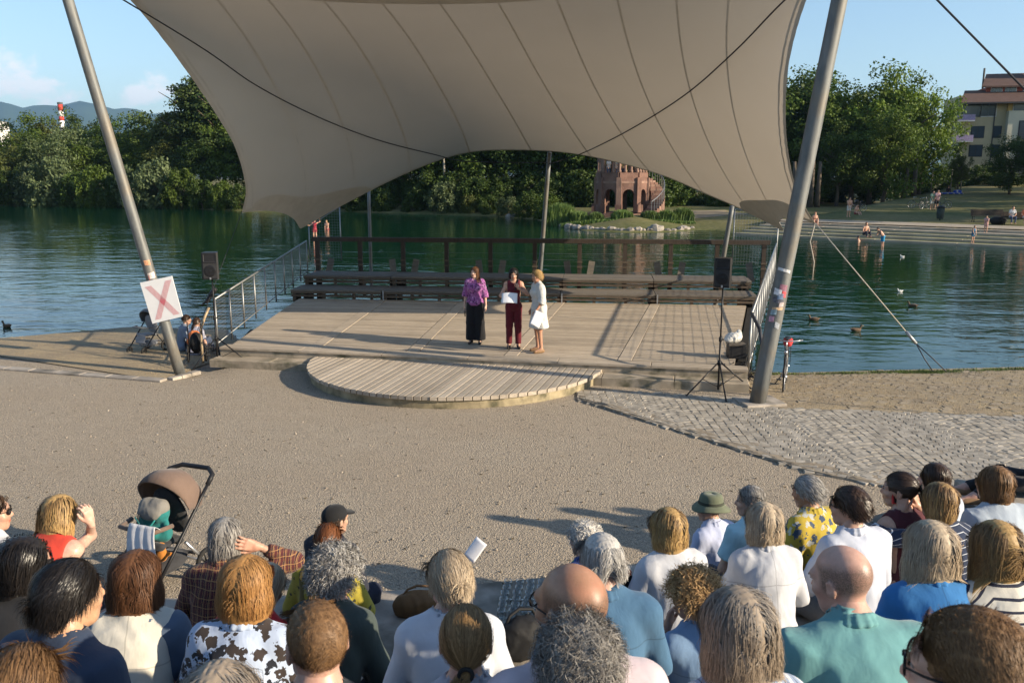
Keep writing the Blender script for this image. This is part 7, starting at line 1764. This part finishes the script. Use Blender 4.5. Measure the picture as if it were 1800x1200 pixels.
# cable heap with bag and box beside the right loudspeaker
ch_ = thing('cable_heap', 'tangle of black cables at the foot of the right stage corner', 'cables', tuple(at_z(1288, 672, 0)))
mb = MB(); rr = random.Random(4)
for k in range(46):
    c = Vector((rr.gauss(0, .20), rr.gauss(.05, .14), abs(rr.gauss(.04, .16)))); a0 = rr.uniform(0, 6); r = rr.uniform(.06, .20); ti = rr.uniform(-1, 1); pts = []
    for j in range(10): a = a0+j*.62; pts.append(c+Vector((r*math.cos(a), r*math.sin(a)*.7, max(.012-c.z, ti*r*math.sin(a+1)*.8+.05*math.sin(j*1.3)))))
    mb.tube(pts, .008, 5)
for k in range(7): mb.tube([(rr.uniform(-.3, .2), rr.uniform(-.2, .2), .012), (rr.uniform(-.9, -.3), rr.uniform(-.25, .1), .012), (rr.uniform(-1.3, -.8), rr.uniform(-.25, .2), .012)], .008, 5)
mb.build('cable', BLK, ch_, True); MB().ball((.02, -.18, .16), .05, 10, 7).build('plug', PAPER, ch_, True)
bx = at_z(1293, 628, STZ); t_ = thing('stage_box', 'dark cable box on the stage corner beside the fence', 'box', (bx.x, bx.y, STZ)); MB().bbox((0, 0, .13), (.34, .26, .26), .015).build('case', BLK, t_); MB().bbox((0, 0, .285), (.36, .28, .04), .01).build('lid', M_('box_lid', (.10, .085, .07), .6, .2, 9, bump=0), t_)
V, F = sdf_mesh([('e', (0, 0, .10), (.17, .13, .11), None, .05), ('e', (.11, .02, .17), (.06, .06, .10), None, .05), ('e', (-.1, -.03, .06), (.11, .1, .07), None, .05)], .014, folds(5, .016, 20, 60)); o = link('plastic_bag', np_mesh('plastic_bag', V, F, M_('bag_white', (.62, .60, .56), .5, .08, 8, bump=.3, bscale=20), True)); o.location = (bx.x-.05, bx.y+.05, STZ+.302); tag(o, 'crumpled pale bag on the dark cable box', 'bag')
# microphone, papers
def hand_pt(info, q, off=(0, .06, -.02)):
    w_, Rm, th, cu, s_ = [h for h in info['hands'] if h[4] == q][0]; p = Rm@np.array(off)+w_; return info['root'].matrix_basis @ Vector(p), info
bpy.context.view_layer.update()
hp_, _ = hand_pt(ST2, -1, (0, .085, -.025)); mic = thing('microphone', 'black microphone held by the woman in dark red', 'microphone', tuple(hp_), 0)
MB().tube([(0, .0, -.14), (0, 0, .05)], [.013, .018], 10).build('handle', BLKM, mic, True); MB().ball((0, 0, .075), (.028, .028, .032), 12, 8).build('mic_head', GRILLE, mic, True); mic.rotation_euler = (R_(-22), R_(14), 0)
def sheet_of(name, label, c, w_, h, rot, bend=.03, n=8, thick=.003):
    V = []; F = []
    for i in range(n+1):
        for j in range(n+1): u, v = i/n-.5, j/n-.5; V.append((u*w_, v*h, bend*math.cos(u*3)*(1+.3*v)))
    for i in range(n):
        for j in range(n): a = i*(n+1)+j; F.append((a, a+n+1, a+n+2, a+1))
    o = link(name, np_mesh(name, V, F, PAPER, True)); md = o.modifiers.new('thickness', 'SOLIDIFY'); md.thickness = thick; o.location = c; o.rotation_euler = rot; tag(o, label, 'paper'); return o
hp_, _ = hand_pt(ST2, 1, (0, .11, .0)); sheet_of('paper_sheet', 'script sheet held open by the woman in dark red', hp_+Vector((-.04, -.03, .03)), .33, .24, (R_(52), 0, R_(-4)))
hp_, _ = hand_pt(ST3, -1, (0, .09, 0)); sheet_of('paper_sheet', 'bundle of white sheets held by the woman in the white dress', hp_+Vector((.05, -.05, -.07)), .22, .31, (R_(76), R_(28), R_(14)), thick=.008)
hp_, _ = hand_pt(ST1, 1, (0, .08, -.015)); o = MB().bbox((0, 0, 0), (.02, .065, .17), .004).build('rolled_programme', BLK); o.location = hp_+Vector((0, 0, -.09)); tag(o, 'dark rolled programme held by the woman in the purple blouse', 'programme')
# red phone held up by the woman in navy stripes
hp_, _ = hand_pt(W3['strp'], -1, (.0, .07, -.02)); hq_, _ = hand_pt(W3['strp'], 1, (0, .07, -.02)); c = (hp_+hq_)/2
ph = thing('phone', 'red-cased phone held up sideways by the woman in navy stripes', 'phone', tuple(c+Vector((-.03, .0, .02))), W3['strp']['root'].rotation_euler.z+R_(-6)); MB().bbox((0, 0, 0), (.165, .014, .085), .004).build('phone_case', M_('phone_red', (.45, .03, .03), .4, .05, 5, bump=0), ph); MB().box((0, -.0085, 0), (.146, .004, .07)).build('screen', M_('phone_screen', (.03, .028, .025), .12, .3, 20, bump=0), ph); ph.rotation_euler.x = R_(-12)
sheet_of('paper_sheet', 'folded sheet held beside the head of the woman in the white top', W3['gb']['root'].matrix_basis @ Vector(tuple(W3['gb']['hc']))+Vector((.10, .22, .03)), .06, .10, (R_(65), R_(28), R_(-30)), .004)
# red folder between denim shirt and white blouse
P = W3['blonde']['root'].matrix_basis @ Vector((-.33, .20, .38)); fo = thing('folder', 'red folding frame beside the woman in the white blouse', 'folder', tuple(P), R_(12)); RF = M_('folder_red', (.42, .03, .025), .5, .1, 5, bump=0)
for c, d in (((0, 0, .15), (.22, .02, .03)), ((0, 0, -.15), (.22, .02, .03)), ((-.10, 0, 0), (.03, .02, .27)), ((.10, 0, 0), (.03, .02, .27))): MB().bbox(c, d, .004).build('frame_bar', RF if c[2] > .1 else BLK, fo)
MB().box((0, .012, 0), (.19, .006, .29)).build('backing', BLK, fo)

# wine glasses in rows on the step
GLM = NT('clear_glass'); gg = GLM.n('BsdfGlossy', i_Roughness=.03); gt = GLM.n('BsdfTransparent'); lw = GLM.n('LayerWeight', i_Blend=.25); gm_ = GLM.n('MixShader'); GLM.l(GLM.math('MULTIPLY_ADD', lw.outputs['Facing'], .75, .06), gm_.inputs[0]); GLM.l(gt.outputs[0], gm_.inputs[1]); GLM.l(gg.outputs[0], gm_.inputs[2]); GLM.l(gm_.outputs[0], GLM.o.inputs['Surface']); gt.inputs[0].default_value = (.93, .95, .95, 1)
gl_me = MB().lathe([(.036, 0), (.034, .004), (.006, .010), (.0045, .075), (.010, .085), (.030, .105), (.038, .135), (.034, .185), (.032, .185), (.0355, .135), (.028, .108), (.004, .088)], 14).mesh('wine_glass', GLM.m, True)
o0 = at_z(872, 1095, tier_z(0)+.002); cnt = 0
for r in range(6):
    for c in range(7):
        x = -.09+c*.098+r*.012; yy_ = o0.y-.10+r*.10; rr_ = math.hypot(x-AC.x, yy_-AC.y)
        z = tier_z(0)+.002
        if rr_ < T_R0+.06: continue
        o = link('wine_glass', gl_me, None, (x+random.uniform(-.008, .008), yy_+random.uniform(-.008, .008), z)); cnt += 1
        tag(o, f'empty wine glass, {ORD[c]} from the left in the {ORD[r]} row of glasses from the camera', 'wine glass', 'wine glasses in rows on the front step')
# bags
def bag(label, P, sz, mat, seed, strap=True, rz=0, name='bag'):
    t_ = thing(name, label, 'bag', tuple(P), rz); V, F = sdf_mesh([('e', (0, 0, sz[2]*.48), (sz[0]/2, sz[1]/2, sz[2]/2), None, .05), ('c', (-sz[0]*.32, 0, sz[2]*.22), (sz[0]*.32, 0, sz[2]*.22), sz[2]*.24, sz[2]*.24, .06)], .012, folds(seed, .012, 18, 50)); link('bag_body', np_mesh('bag_body', V, F, mat, True), t_)
    if strap: MB().tube([(-sz[0]*.35, 0, sz[2]*.7), (-sz[0]*.2, .02, sz[2]*1.02), (0, .05, sz[2]*1.08), (sz[0]*.25, .06, sz[2]*.98), (sz[0]*.4, .03, sz[2]*.6)], .010, 6).build('strap', mat, t_, True)
    return t_
z = tier_z(3); p_ = W3['bald']['root'].location; bag('black shoulder bag lying beside the tanned bald man', at_z(918, 1120, tier_z(2)+.12)-Vector((0, 0, .12)), (.36, .2, .26), plain('bag_black', (.015, .015, .016), .7), 3, rz=.4)
bag('brown leather bag on the step beside the white-topped woman', at_z(735, 1068, tier_z(0)+.06)-Vector((0, 0, .06)), (.42, .22, .22), plain('bag_brown', (.16, .085, .035), .6), 8, rz=.2)
bag('large black bag with curved strap lying on the stone block', (blk.x+.20, blk.y-.35, 1.05), (.50, .30, .24), plain('bag_black', (.015, .015, .016), .7), 11, rz=.5)
bag('orange and white bag behind the sign mast', tuple(at_z(343, 607, .25)), (.30, .16, .36), M_('bag_orange', (.55, .17, .06), .7, .4, 14, bump=.2), 12, False)

# ---------------------------------------------------------------- strollers
def wheel(parent, c, r, axis='x', name='wheel', spokes=5, tw=.022, rz=0):
    w_ = link(name, MB().tube([(0, (r-tw)*math.cos(a), (r-tw)*math.sin(a)) for a in np.linspace(0, 2*PI, 25)[:-1]], tw, 8, closed=True).mesh('wheel', RUB, True), parent, c, (0, 0, rz))
    mb = MB(); mb.tube([(-.02, 0, 0), (.02, 0, 0)], r*.16, 10)
    for k in range(spokes): a = 2*PI*k/spokes; mb.tube([(0, 0, 0), (0, (r-tw)*math.cos(a), (r-tw)*math.sin(a))], r*.05, 5)
    mb.tube([(0, (r-tw*1.9)*math.cos(a), (r-tw*1.9)*math.sin(a)) for a in np.linspace(0, 2*PI, 21)[:-1]], r*.06, 5, closed=True); mb.build('rim', BLKM, w_, True); return w_
def stroller(P, rz, s, label, fab, fab2, frame_m, extras=True):
    t_ = thing('stroller', label, 'stroller', tuple(P), rz); t_.scale = (s, s, s)
    # local: y = direction of travel (front), seat faces front
    for q in (-1, 1):
        wheel(t_, (q*.29, -.26, .15), .15); wheel(t_, (q*.23, .42, .10), .10)
        MB().tube([(q*.25, .42, .12), (q*.26, .12, .42), (q*.27, -.26, .80), (q*.27, -.38, .91)], .016, 8).build('side_tube', BLKM if extras else frame_m, t_, True)
        MB().tube([(q*.27, -.26, .16), (q*.265, -.02, .45)], .015, 8).build('rear_tube', frame_m, t_, True)
    MB().tube([(-.27, -.37, .90), (-.26, -.46, .97), (-.16, -.53, 1.0), (.16, -.53, 1.0), (.26, -.46, .97), (.27, -.37, .90)], .024, 8).build('push_bar', BLK, t_, True)
    MB().tube([(-.27, -.26, .16), (.27, -.26, .16)], .012, 6).build('axle', frame_m, t_, True)
    V, F = sdf_mesh([('c', (-.16, .18, .47), (.16, .18, .47), .035, .035, .04), ('c', (-.16, -.06, .44), (.16, -.06, .44), .04, .04, .05), ('e', (0, .08, .46), (.19, .19, .035), None, .03), ('e', (0, -.15, .68), (.19, .045, .27), rotm(0, 18, 0), .04), ('c', (-.17, .30, .28), (.17, .30, .28), .02, .02, .03), ('e', (0, .27, .37), (.17, .02, .12), rotm(0, -20, 0), .02)], .014, folds(3, .006)); link('seat', np_mesh('seat', V, F, fab2, True), t_)
    # hood: segmented quarter dome
    mb = MB(); n, m = 9, 14; V = []; F = []
    for i in range(n+1):
        a = R_(-8+128*i/n); rib = 1+.035*abs(math.sin(i*PI/3))
        for j in range(m+1):
            b = PI*j/m; r = .355*rib; y = -.10-r*math.cos(a)*math.sin(b)**.8; zc = .74+r*math.sin(a)*math.sin(b)**.7; V.append((-.275*math.cos(b), y, zc))
    for i in range(n):
        for j in range(m): a = i*(m+1)+j; F.append((a, a+1, a+m+2, a+m+1))
    ho = link('hood', np_mesh('hood', V, F, fab, True), t_); md = ho.modifiers.new('thickness', 'SOLIDIFY'); md.thickness = .016
    V, F = sdf_mesh([('e', (0, .02, .22), (.20, .26, .09), None, .04), ('c', (-.2, -.2, .26), (.2, -.2, .26), .02, .02, .04)], .018, folds(9, .012)); link('basket', np_mesh('basket', V, F, fab2, True), t_)
    MB().tube([(-.24, .10, .66), (-.2, .28, .66), (0, .33, .67), (.2, .28, .66), (.24, .10, .66)], .022, 8).build('bumper_bar', fab, t_, True)
    return t_
FBR = cloth((.155, .105, .08)); FDK = cloth((.035, .035, .038)); FGR = cloth((.12, .13, .145))
stp = at_z(300, 1058, 0)
st1 = stroller((-3.50, 7.98, 0), R_(160), 1.05, 'brown-hooded stroller with teal backpack and white cloth on the gravel', FBR, FDK, ALU)
def in_st(v): return st1.matrix_basis @ Vector(v)
bpy.context.view_layer.update()
bp_ = thing('backpack', 'teal and grey backpack standing in the brown stroller', 'backpack', tuple(in_st((0, .06, .47))), st1.rotation_euler.z)
V, F = sdf_mesh([('c', (-.075, 0, .08), (.075, 0, .08), .10, .10, .06), ('c', (-.07, 0, .29), (.07, 0, .29), .095, .095, .10), ('c', (-.06, .09, .10), (.06, .09, .10), .05, .05, .04), ('c', (-.16, .02, .06), (-.155, .02, .2), .035, .03, .03), ('c', (.16, .02, .06), (.155, .02, .2), .035, .03, .03)], .012, folds(21, .010)); link('pack_body', np_mesh('pack_body', V, F, cloth((.02, .155, .15)), True), bp_)
V, F = sdf_mesh([('c', (-.075, 0, .345), (.075, 0, .345), .088, .088, .05), ('e', (0, .085, .30), (.13, .035, .065), None, .04)], .012, folds(22, .008)); link('top_flap', np_mesh('top_flap', V, F, cloth((.20, .19, .17)), True), bp_)
MB().tube([(-.12, .13, .27), (0, .14, .12), (.12, .13, .27)], .008, 6).build('cord', cloth((.02, .2, .19)), bp_, True); MB().tube([(.08, .12, .3), (.13, .12, .12)], .010, 6).build('strap', BLK, bp_, True)
# white cloth draped on the bumper bar
V = []; F = []; nx, ny = 14, 18
for i in range(nx+1):
    for j in range(ny+1):
        u, v = i/nx-.5, j/ny; y = .30+.10*math.sin(min(v*1.7, 1.57)); zc = .71-max(0, v-.22)*.50+.04*math.sin(min(v*6, PI)); wv = .011*math.sin(u*22+v*3)*v
        V.append((-.15+u*.27*(1+.35*v)+.03*math.sin(v*5), y+wv+.04*v, zc+.006*math.cos(u*17)*v))
for i in range(nx):
    for j in range(ny): a = i*(ny+1)+j; F.append((a, a+ny+1, a+ny+2, a+1))
o = link('muslin_cloth', np_mesh('muslin_cloth', [tuple(in_st(v)-in_st((0, 0, 0))) for v in V], F, cloth((.62, .62, .64)), True)); o.location = in_st((0, 0, 0)); md = o.modifiers.new('thickness', 'SOLIDIFY'); md.thickness = .004; tag(o, 'white muslin cloth draped over the front of the brown stroller', 'cloth')
V, F = sdf_mesh([('e', (0, 0, .07), (.06, .05, .07), None, .03), ('e', (0, .0, .16), (.05, .045, .045), None, .02), ('c', (.04, 0, .09), (.10, .02, .07), .022, .02, .02), ('c', (-.04, 0, .09), (-.10, .02, .07), .022, .02, .02)], .009, folds(3, .004, 60, 140)); o = link('soft_toy', np_mesh('soft_toy', V, F, cloth((.42, .16, .03)), True)); o.location = in_st((-.12, .14, .30)); tag(o, 'orange soft toy in the basket of the brown stroller', 'toy')
q_ = at_z(262, 608, -.05); stroller((q_.x, q_.y, float(land_z(np.array(q_.x), np.array(q_.y)))), R_(160), .95, 'grey stroller with open hood parked at the water edge behind the sign', FGR, cloth((.20, .21, .23)), BLKM)
q_ = at_z(340, 640, 0); wheel_root = thing('hand_cart', 'black two-wheeled cart behind the foot of the sign mast', 'cart', (q_.x, q_.y+.25, 0), .3)
for q in (-1, 1): wheel(wheel_root, (q*.18, 0, .2), .2, spokes=8)
MB().tube([(-.18, 0, .2), (.18, 0, .2)], .015, 6).build('axle', BLKM, wheel_root, True)
for q in (-1, 1): MB().tube([(q*.14, 0, .2), (q*.14, -.25, .75), (q*.13, -.4, .95)], .014, 6).build('side_tube', BLKM, wheel_root, True)
V, F = sdf_mesh([('e', (0, .04, .42), (.15, .14, .24), None, .04)], .016, folds(2, .012)); link('sack', np_mesh('sack', V, F, plain('bag_black', (.015, .015, .016), .7), True), wheel_root)
MB().tube([(q_.x-.28, q_.y, 0), (q_.x-.30, q_.y+.02, .5), (q_.x-.24, q_.y, .62)], .012, 6)
# tensioner lump hanging on the left canopy line
pt_ = lerp(corL, at_z(325, 640, 0), .60); lump = thing('rope_tensioner', 'black tensioner bundle on the left canopy line above the fence', 'tensioner', tuple(pt_)); V, F = sdf_mesh([('c', (-.10, 0, -.14), (.10, 0, .14), .045, .06, .03), ('c', (-.22, 0, -.22), (-.06, 0, -.1), .02, .04, .03)], .014, folds(6, .012)); link('bundle', np_mesh('bundle', V, F, BLK, True), lump)

# ---------------------------------------------------------------- bicycles
def bicycle(P, rz, label, col, s=1.0, detail=True, tilt=0.0):
    t_ = thing('bicycle', label, 'bicycle', tuple(P), rz); t_.rotation_euler = (0, tilt, rz); t_.scale = (s, s, s); fm = M_('bike_paint', col, .35, .08, 4, bump=0, spec=.5); R = .34
    for y in (-.52, .52):
        w_ = link('wheel', MB().tube([(0, R*math.cos(a), R*math.sin(a)) for a in np.linspace(0, 2*PI, 33)[:-1]], .019, 6, closed=True).mesh('wheel', RUB, True), t_, (0, y, R))
        mb = MB(); mb.tube([(0, (R-.025)*math.cos(a), (R-.025)*math.sin(a)) for a in np.linspace(0, 2*PI, 25)[:-1]], .009, 5, closed=True); mb.tube([(-.05, 0, 0), (.05, 0, 0)], .022, 8)
        for k in range(18 if detail else 8): a = 2*PI*k/(18 if detail else 8); mb.tube([(.03*(-1)**k, 0, 0), (0, (R-.03)*math.cos(a), (R-.03)*math.sin(a))], .0016 if detail else .004, 3, False)
        mb.build('rim', ALU, w_, True)
        if detail: MB().tube([(0, (R+.035)*math.cos(a), (R+.035)*math.sin(a)) for a in np.linspace(R_(10), R_(165), 14)], .022, 5).build('mudguard', BLKM, w_, True)
    bb, st_, hd, hb_, ra_ = (0, -.06, .30), (0, -.22, .82), (0, .36, .86), (0, .38, .66), (0, -.52, R)
    mb = MB()
    for a, b, r in ((bb, st_, .017), (st_, hd, .016), (bb, hb_, .020), (hd, hb_, .020), (st_, ra_, .011), (bb, ra_, .012), (hb_, (0, .52, R), .014)): mb.tube([a, b], r, 8)
    mb.build('frame', fm, t_, True)
    MB().tube([st_, (0, -.25, .93)], .013, 6).build('seat_post', ALU, t_, True); V, F = sdf_mesh([('c', (0, -.36, .96), (0, -.12, .965), .065, .025, .03)], .012); link('saddle', np_mesh('saddle', V*np.array((1, 1, .55))+np.array((0, 0, .43)), F, BLK, True), t_)
    MB().tube([(-.29, .20, 1.03), (-.22, .34, 1.04), (0, .38, 1.02), (.22, .34, 1.04), (.29, .20, 1.03)], .012, 8).build('handlebar', ALU, t_, True); MB().tube([hd, (0, .37, 1.02)], .014, 6).build('stem', ALU, t_, True)
    for q in (-1, 1): MB().tube([(q*.29, .20, 1.03), (q*.27, .10, 1.02)], .016, 6).build('grip', BLK, t_, True)
    MB().tube([(0, -.06, .30), (.06, -.06, .30)], .07, 12).build('chainring', ALU, t_, True); MB().tube([(.07, -.06, .30), (.07, .04, .17)], .009, 5).build('crank', ALU, t_, True); MB().box((.12, .04, .165), (.09, .06, .02)).build('pedal', BLK, t_)
    if detail:
        mb = MB(); [mb.tube([(x, -.30, .78), (x, -.68, .78)], .006, 5) for x in (-.06, 0, .06)]; mb.tube([(.06, -.6, .78), (.06, -.54, R)], .006, 5); mb.tube([(-.06, -.6, .78), (-.06, -.54, R)], .006, 5); mb.build('luggage_rack', BLKM, t_, True)
        MB().tube([(.03, -.15, .29), (.20, -.22, .01)], .011, 5).build('kickstand', BLKM, t_, True); MB().tube([(0, .45, .82), (0, .50, .82)], .035, 10).build('headlight', ALU, t_, True)
    return t_
bpz = at_z(1366, 672, 0)
bike = bicycle((bpz.x+.30, bpz.y+.45, float(land_z(bpz.x+.30, bpz.y+.45))+.02), R_(160), 'bicycle with black tyres and red saddle bag parked behind the thick mast', (.05, .05, .055))
V, F = sdf_mesh([('e', (0, 0, 0), (.10, .14, .09), None, .03), ('e', (.0, .17, -.03), (.09, .07, .06), None, .03)], .012, folds(4, .008)); o = link('saddle_bag', np_mesh('saddle_bag', V, F, cloth((.42, .035, .035)), True)); o.location = bike.matrix_basis @ Vector((0, -.42, .88)); o.rotation_euler = (0, 0, R_(160)); tag(o, 'red bag strapped on the rack of the bicycle by the mast', 'bag')
for k, (px, py, rz, dsc) in enumerate(((1612, 366, 80, 'bicycle lying in a group on the lawn, left of two people'), (1625, 367, 120, 'bicycle leaning in the group nearest the two people'), (1656, 366, 40, 'bicycle right of the two people on the lawn'), (1508, 372, 100, 'bicycle standing behind the bathers at the trees'))):
    P = at_ground(px, py); z = P.z; bicycle((P.x, P.y, z), R_(rz), dsc, (.05, .05, .06), 1.0, False)

# ---------------------------------------------------------------- things on the far lawn
WD = M_('park_bench_wood', (.055, .04, .03), .8, .2, 5, bump=.2)
def park_bench(px, py, rz, label):
    P = at_ground(px, py); t_ = thing('park_bench', label, 'bench', (P.x, P.y, P.z+.03), R_(rz), group='park benches on the lakeside path'); L = 2.3
    me = MB().bbox((0, 0, 0), (L, .10, .04), .006).mesh('slat', WD)
    for k in range(4): link('slat', me, t_, (0, -.18+.12*k, .45))
    for k in range(4): link('slat', me, t_, (0, .25+.03*k, .56+.11*k), (R_(76), 0, 0))
    for x in (-1.0, 1.0):
        MB().tube([(x, -.2, 0), (x, -.2, .44), (x, .22, .44), (x, .36, .95)], .03, 6).build('leg', BLKM, t_, True); MB().tube([(x, .2, .44), (x, .32, 0)], .03, 6).build('leg', BLKM, t_, True)
    return t_
b1 = park_bench(1735, 391, -12, 'dark park bench on the lakeside path, empty, with a bag beside it'); b2 = park_bench(1790, 396, -12, 'dark park bench with two people at the picture edge')
bpy.context.view_layer.update()
for k, (x, lab, c) in enumerate(((-.5, 'person in a white top sitting on the park bench', (.5, .5, .5)), (.35, 'person in an orange top sitting on the park bench', (.5, .16, .08)))):
    inf = person(fspec(lab, top=dict(m=cloth(c), sleeve='short'), bottom=LIGHTB if k else JEAN), far=True); inf['root'].location = b2.matrix_basis @ Vector((x, .02, .47)); inf['root'].rotation_euler = (0, 0, b2.rotation_euler.z+PI)
P = at_ground(1775, 394); bag('dark bundle of bags between the two park benches', (P.x-.9, P.y, float(far_z(P.x, P.y))), (1.3, .6, .6), plain('bag_black', (.015, .015, .016), .7), 5, False)
P = at_ground(1652, 387); lb_ = thing('litter_bin', 'dark litter bin on the lakeside path', 'bin', (P.x, P.y, float(far_z(P.x, P.y)))); MB().lathe([(.22, .1), (.27, .2), (.30, .95), (.26, .97), (.24, .3)], 14).build('bin_body', M_('bin_green', (.03, .04, .035), .6, .2, 4, bump=.1), lb_, True); MB().lathe([(.33, .98), (.33, 1.04), (.10, 1.16)], 14).build('bin_lid', BLK, lb_, True); MB().tube([(0, 0, 0), (0, 0, .2)], .05, 8).build('bin_post', BLKM, lb_, True)
P = at_ground(1668, 341); V, F = sdf_mesh([('e', (0, 0, .05), (1.5, .8, .10), None, .05), ('e', (.9, .1, .25), (.5, .35, .22), None, .05)], .06, folds(8, .05, 4, 12)); o = link('picnic_blanket', np_mesh('picnic_blanket', V, F, cloth((.04, .08, .36), 'v', (.4, .38, .4), f=1.6), True)); o.location = (P.x, P.y-.3, float(far_z(P.x, P.y))+.02); tag(o, 'bright blue picnic blanket spread on the lawn', 'blanket')
# ducks
DB = M_('duck_feathers', (.13, .09, .06), .8, .4, 18, bump=.4); DH = M_('duck_head', (.05, .055, .035), .6, .2, 12, bump=0); DBK = M_('duck_bill', (.4, .25, .05), .5, .1, 5, bump=0); DW = M_('gull_white', (.65, .65, .63), .8, .1, 12, bump=0)
def duck(px, py, rz, label, m=DB, s=1.0):
    s *= .74
    P = at_z(px, py, WATER_Z); V, F = sdf_mesh([('e', (0, 0, .05), (.095, .19, .085), None, .04), ('c', (0, -.16, .07), (0, -.26, .12), .05, .015, .05), ('c', (0, .13, .07), (0, .19, .20), .045, .032, .04), ('e', (0, .205, .225), (.038, .05, .042), None, .02), ('e', (.075, -.04, .09), (.035, .15, .05), None, .02), ('e', (-.075, -.04, .09), (.035, .15, .05), None, .02)], .012)
    t_ = thing('duck', label, 'duck', (P.x, P.y, WATER_Z), R_(rz), group='ducks on the lake'); t_.scale = (s, s, s); link('duck_body', np_mesh('duck_body', V, F, m, True), t_); MB().ball((0, .27, .215), (.02, .045, .010), 8, 5).build('bill', DBK, t_, True); MB().ball((0, .205, .232), (.041, .052, .040), 10, 7).build('head_feathers', DH if m is DB else m, t_, True)
duck(1430, 563, 80, 'brown duck swimming nearest the thick mast'); duck(1505, 582, -85, 'light brown duck swimming with a wake near the shore'); duck(1604, 539, 60, 'dark duck swimming in the middle of the right water'); duck(1582, 513, 100, 'white gull floating on the right water', DW, .7); duck(1586, 452, 90, 'small white bird far out on the right water', DW, .7); duck(12, 575, 70, 'dark duck on the water at the left picture edge')
# ================================================================ AIR
hz0 = MB().box((300, 5300, 410), (22000, 11800, 826)).build('haze', None); hz0.data.materials.clear(); hm = bpy.data.materials.new('haze_air'); hm.use_nodes = True; hn = hm.node_tree; hn.nodes.clear()
ho_ = hn.nodes.new('ShaderNodeOutputMaterial'); hv_ = hn.nodes.new('ShaderNodeVolumePrincipled'); hv_.inputs['Color'].default_value = (.40, .66, 1.0, 1); hv_.inputs['Density'].default_value = 8.5e-5; hv_.inputs['Anisotropy'].default_value = .25
hn.links.new(hv_.outputs[0], ho_.inputs['Volume']); hz0.data.materials.append(hm); tag(hz0, 'thin summer haze over the lake and hills', kind='stuff')
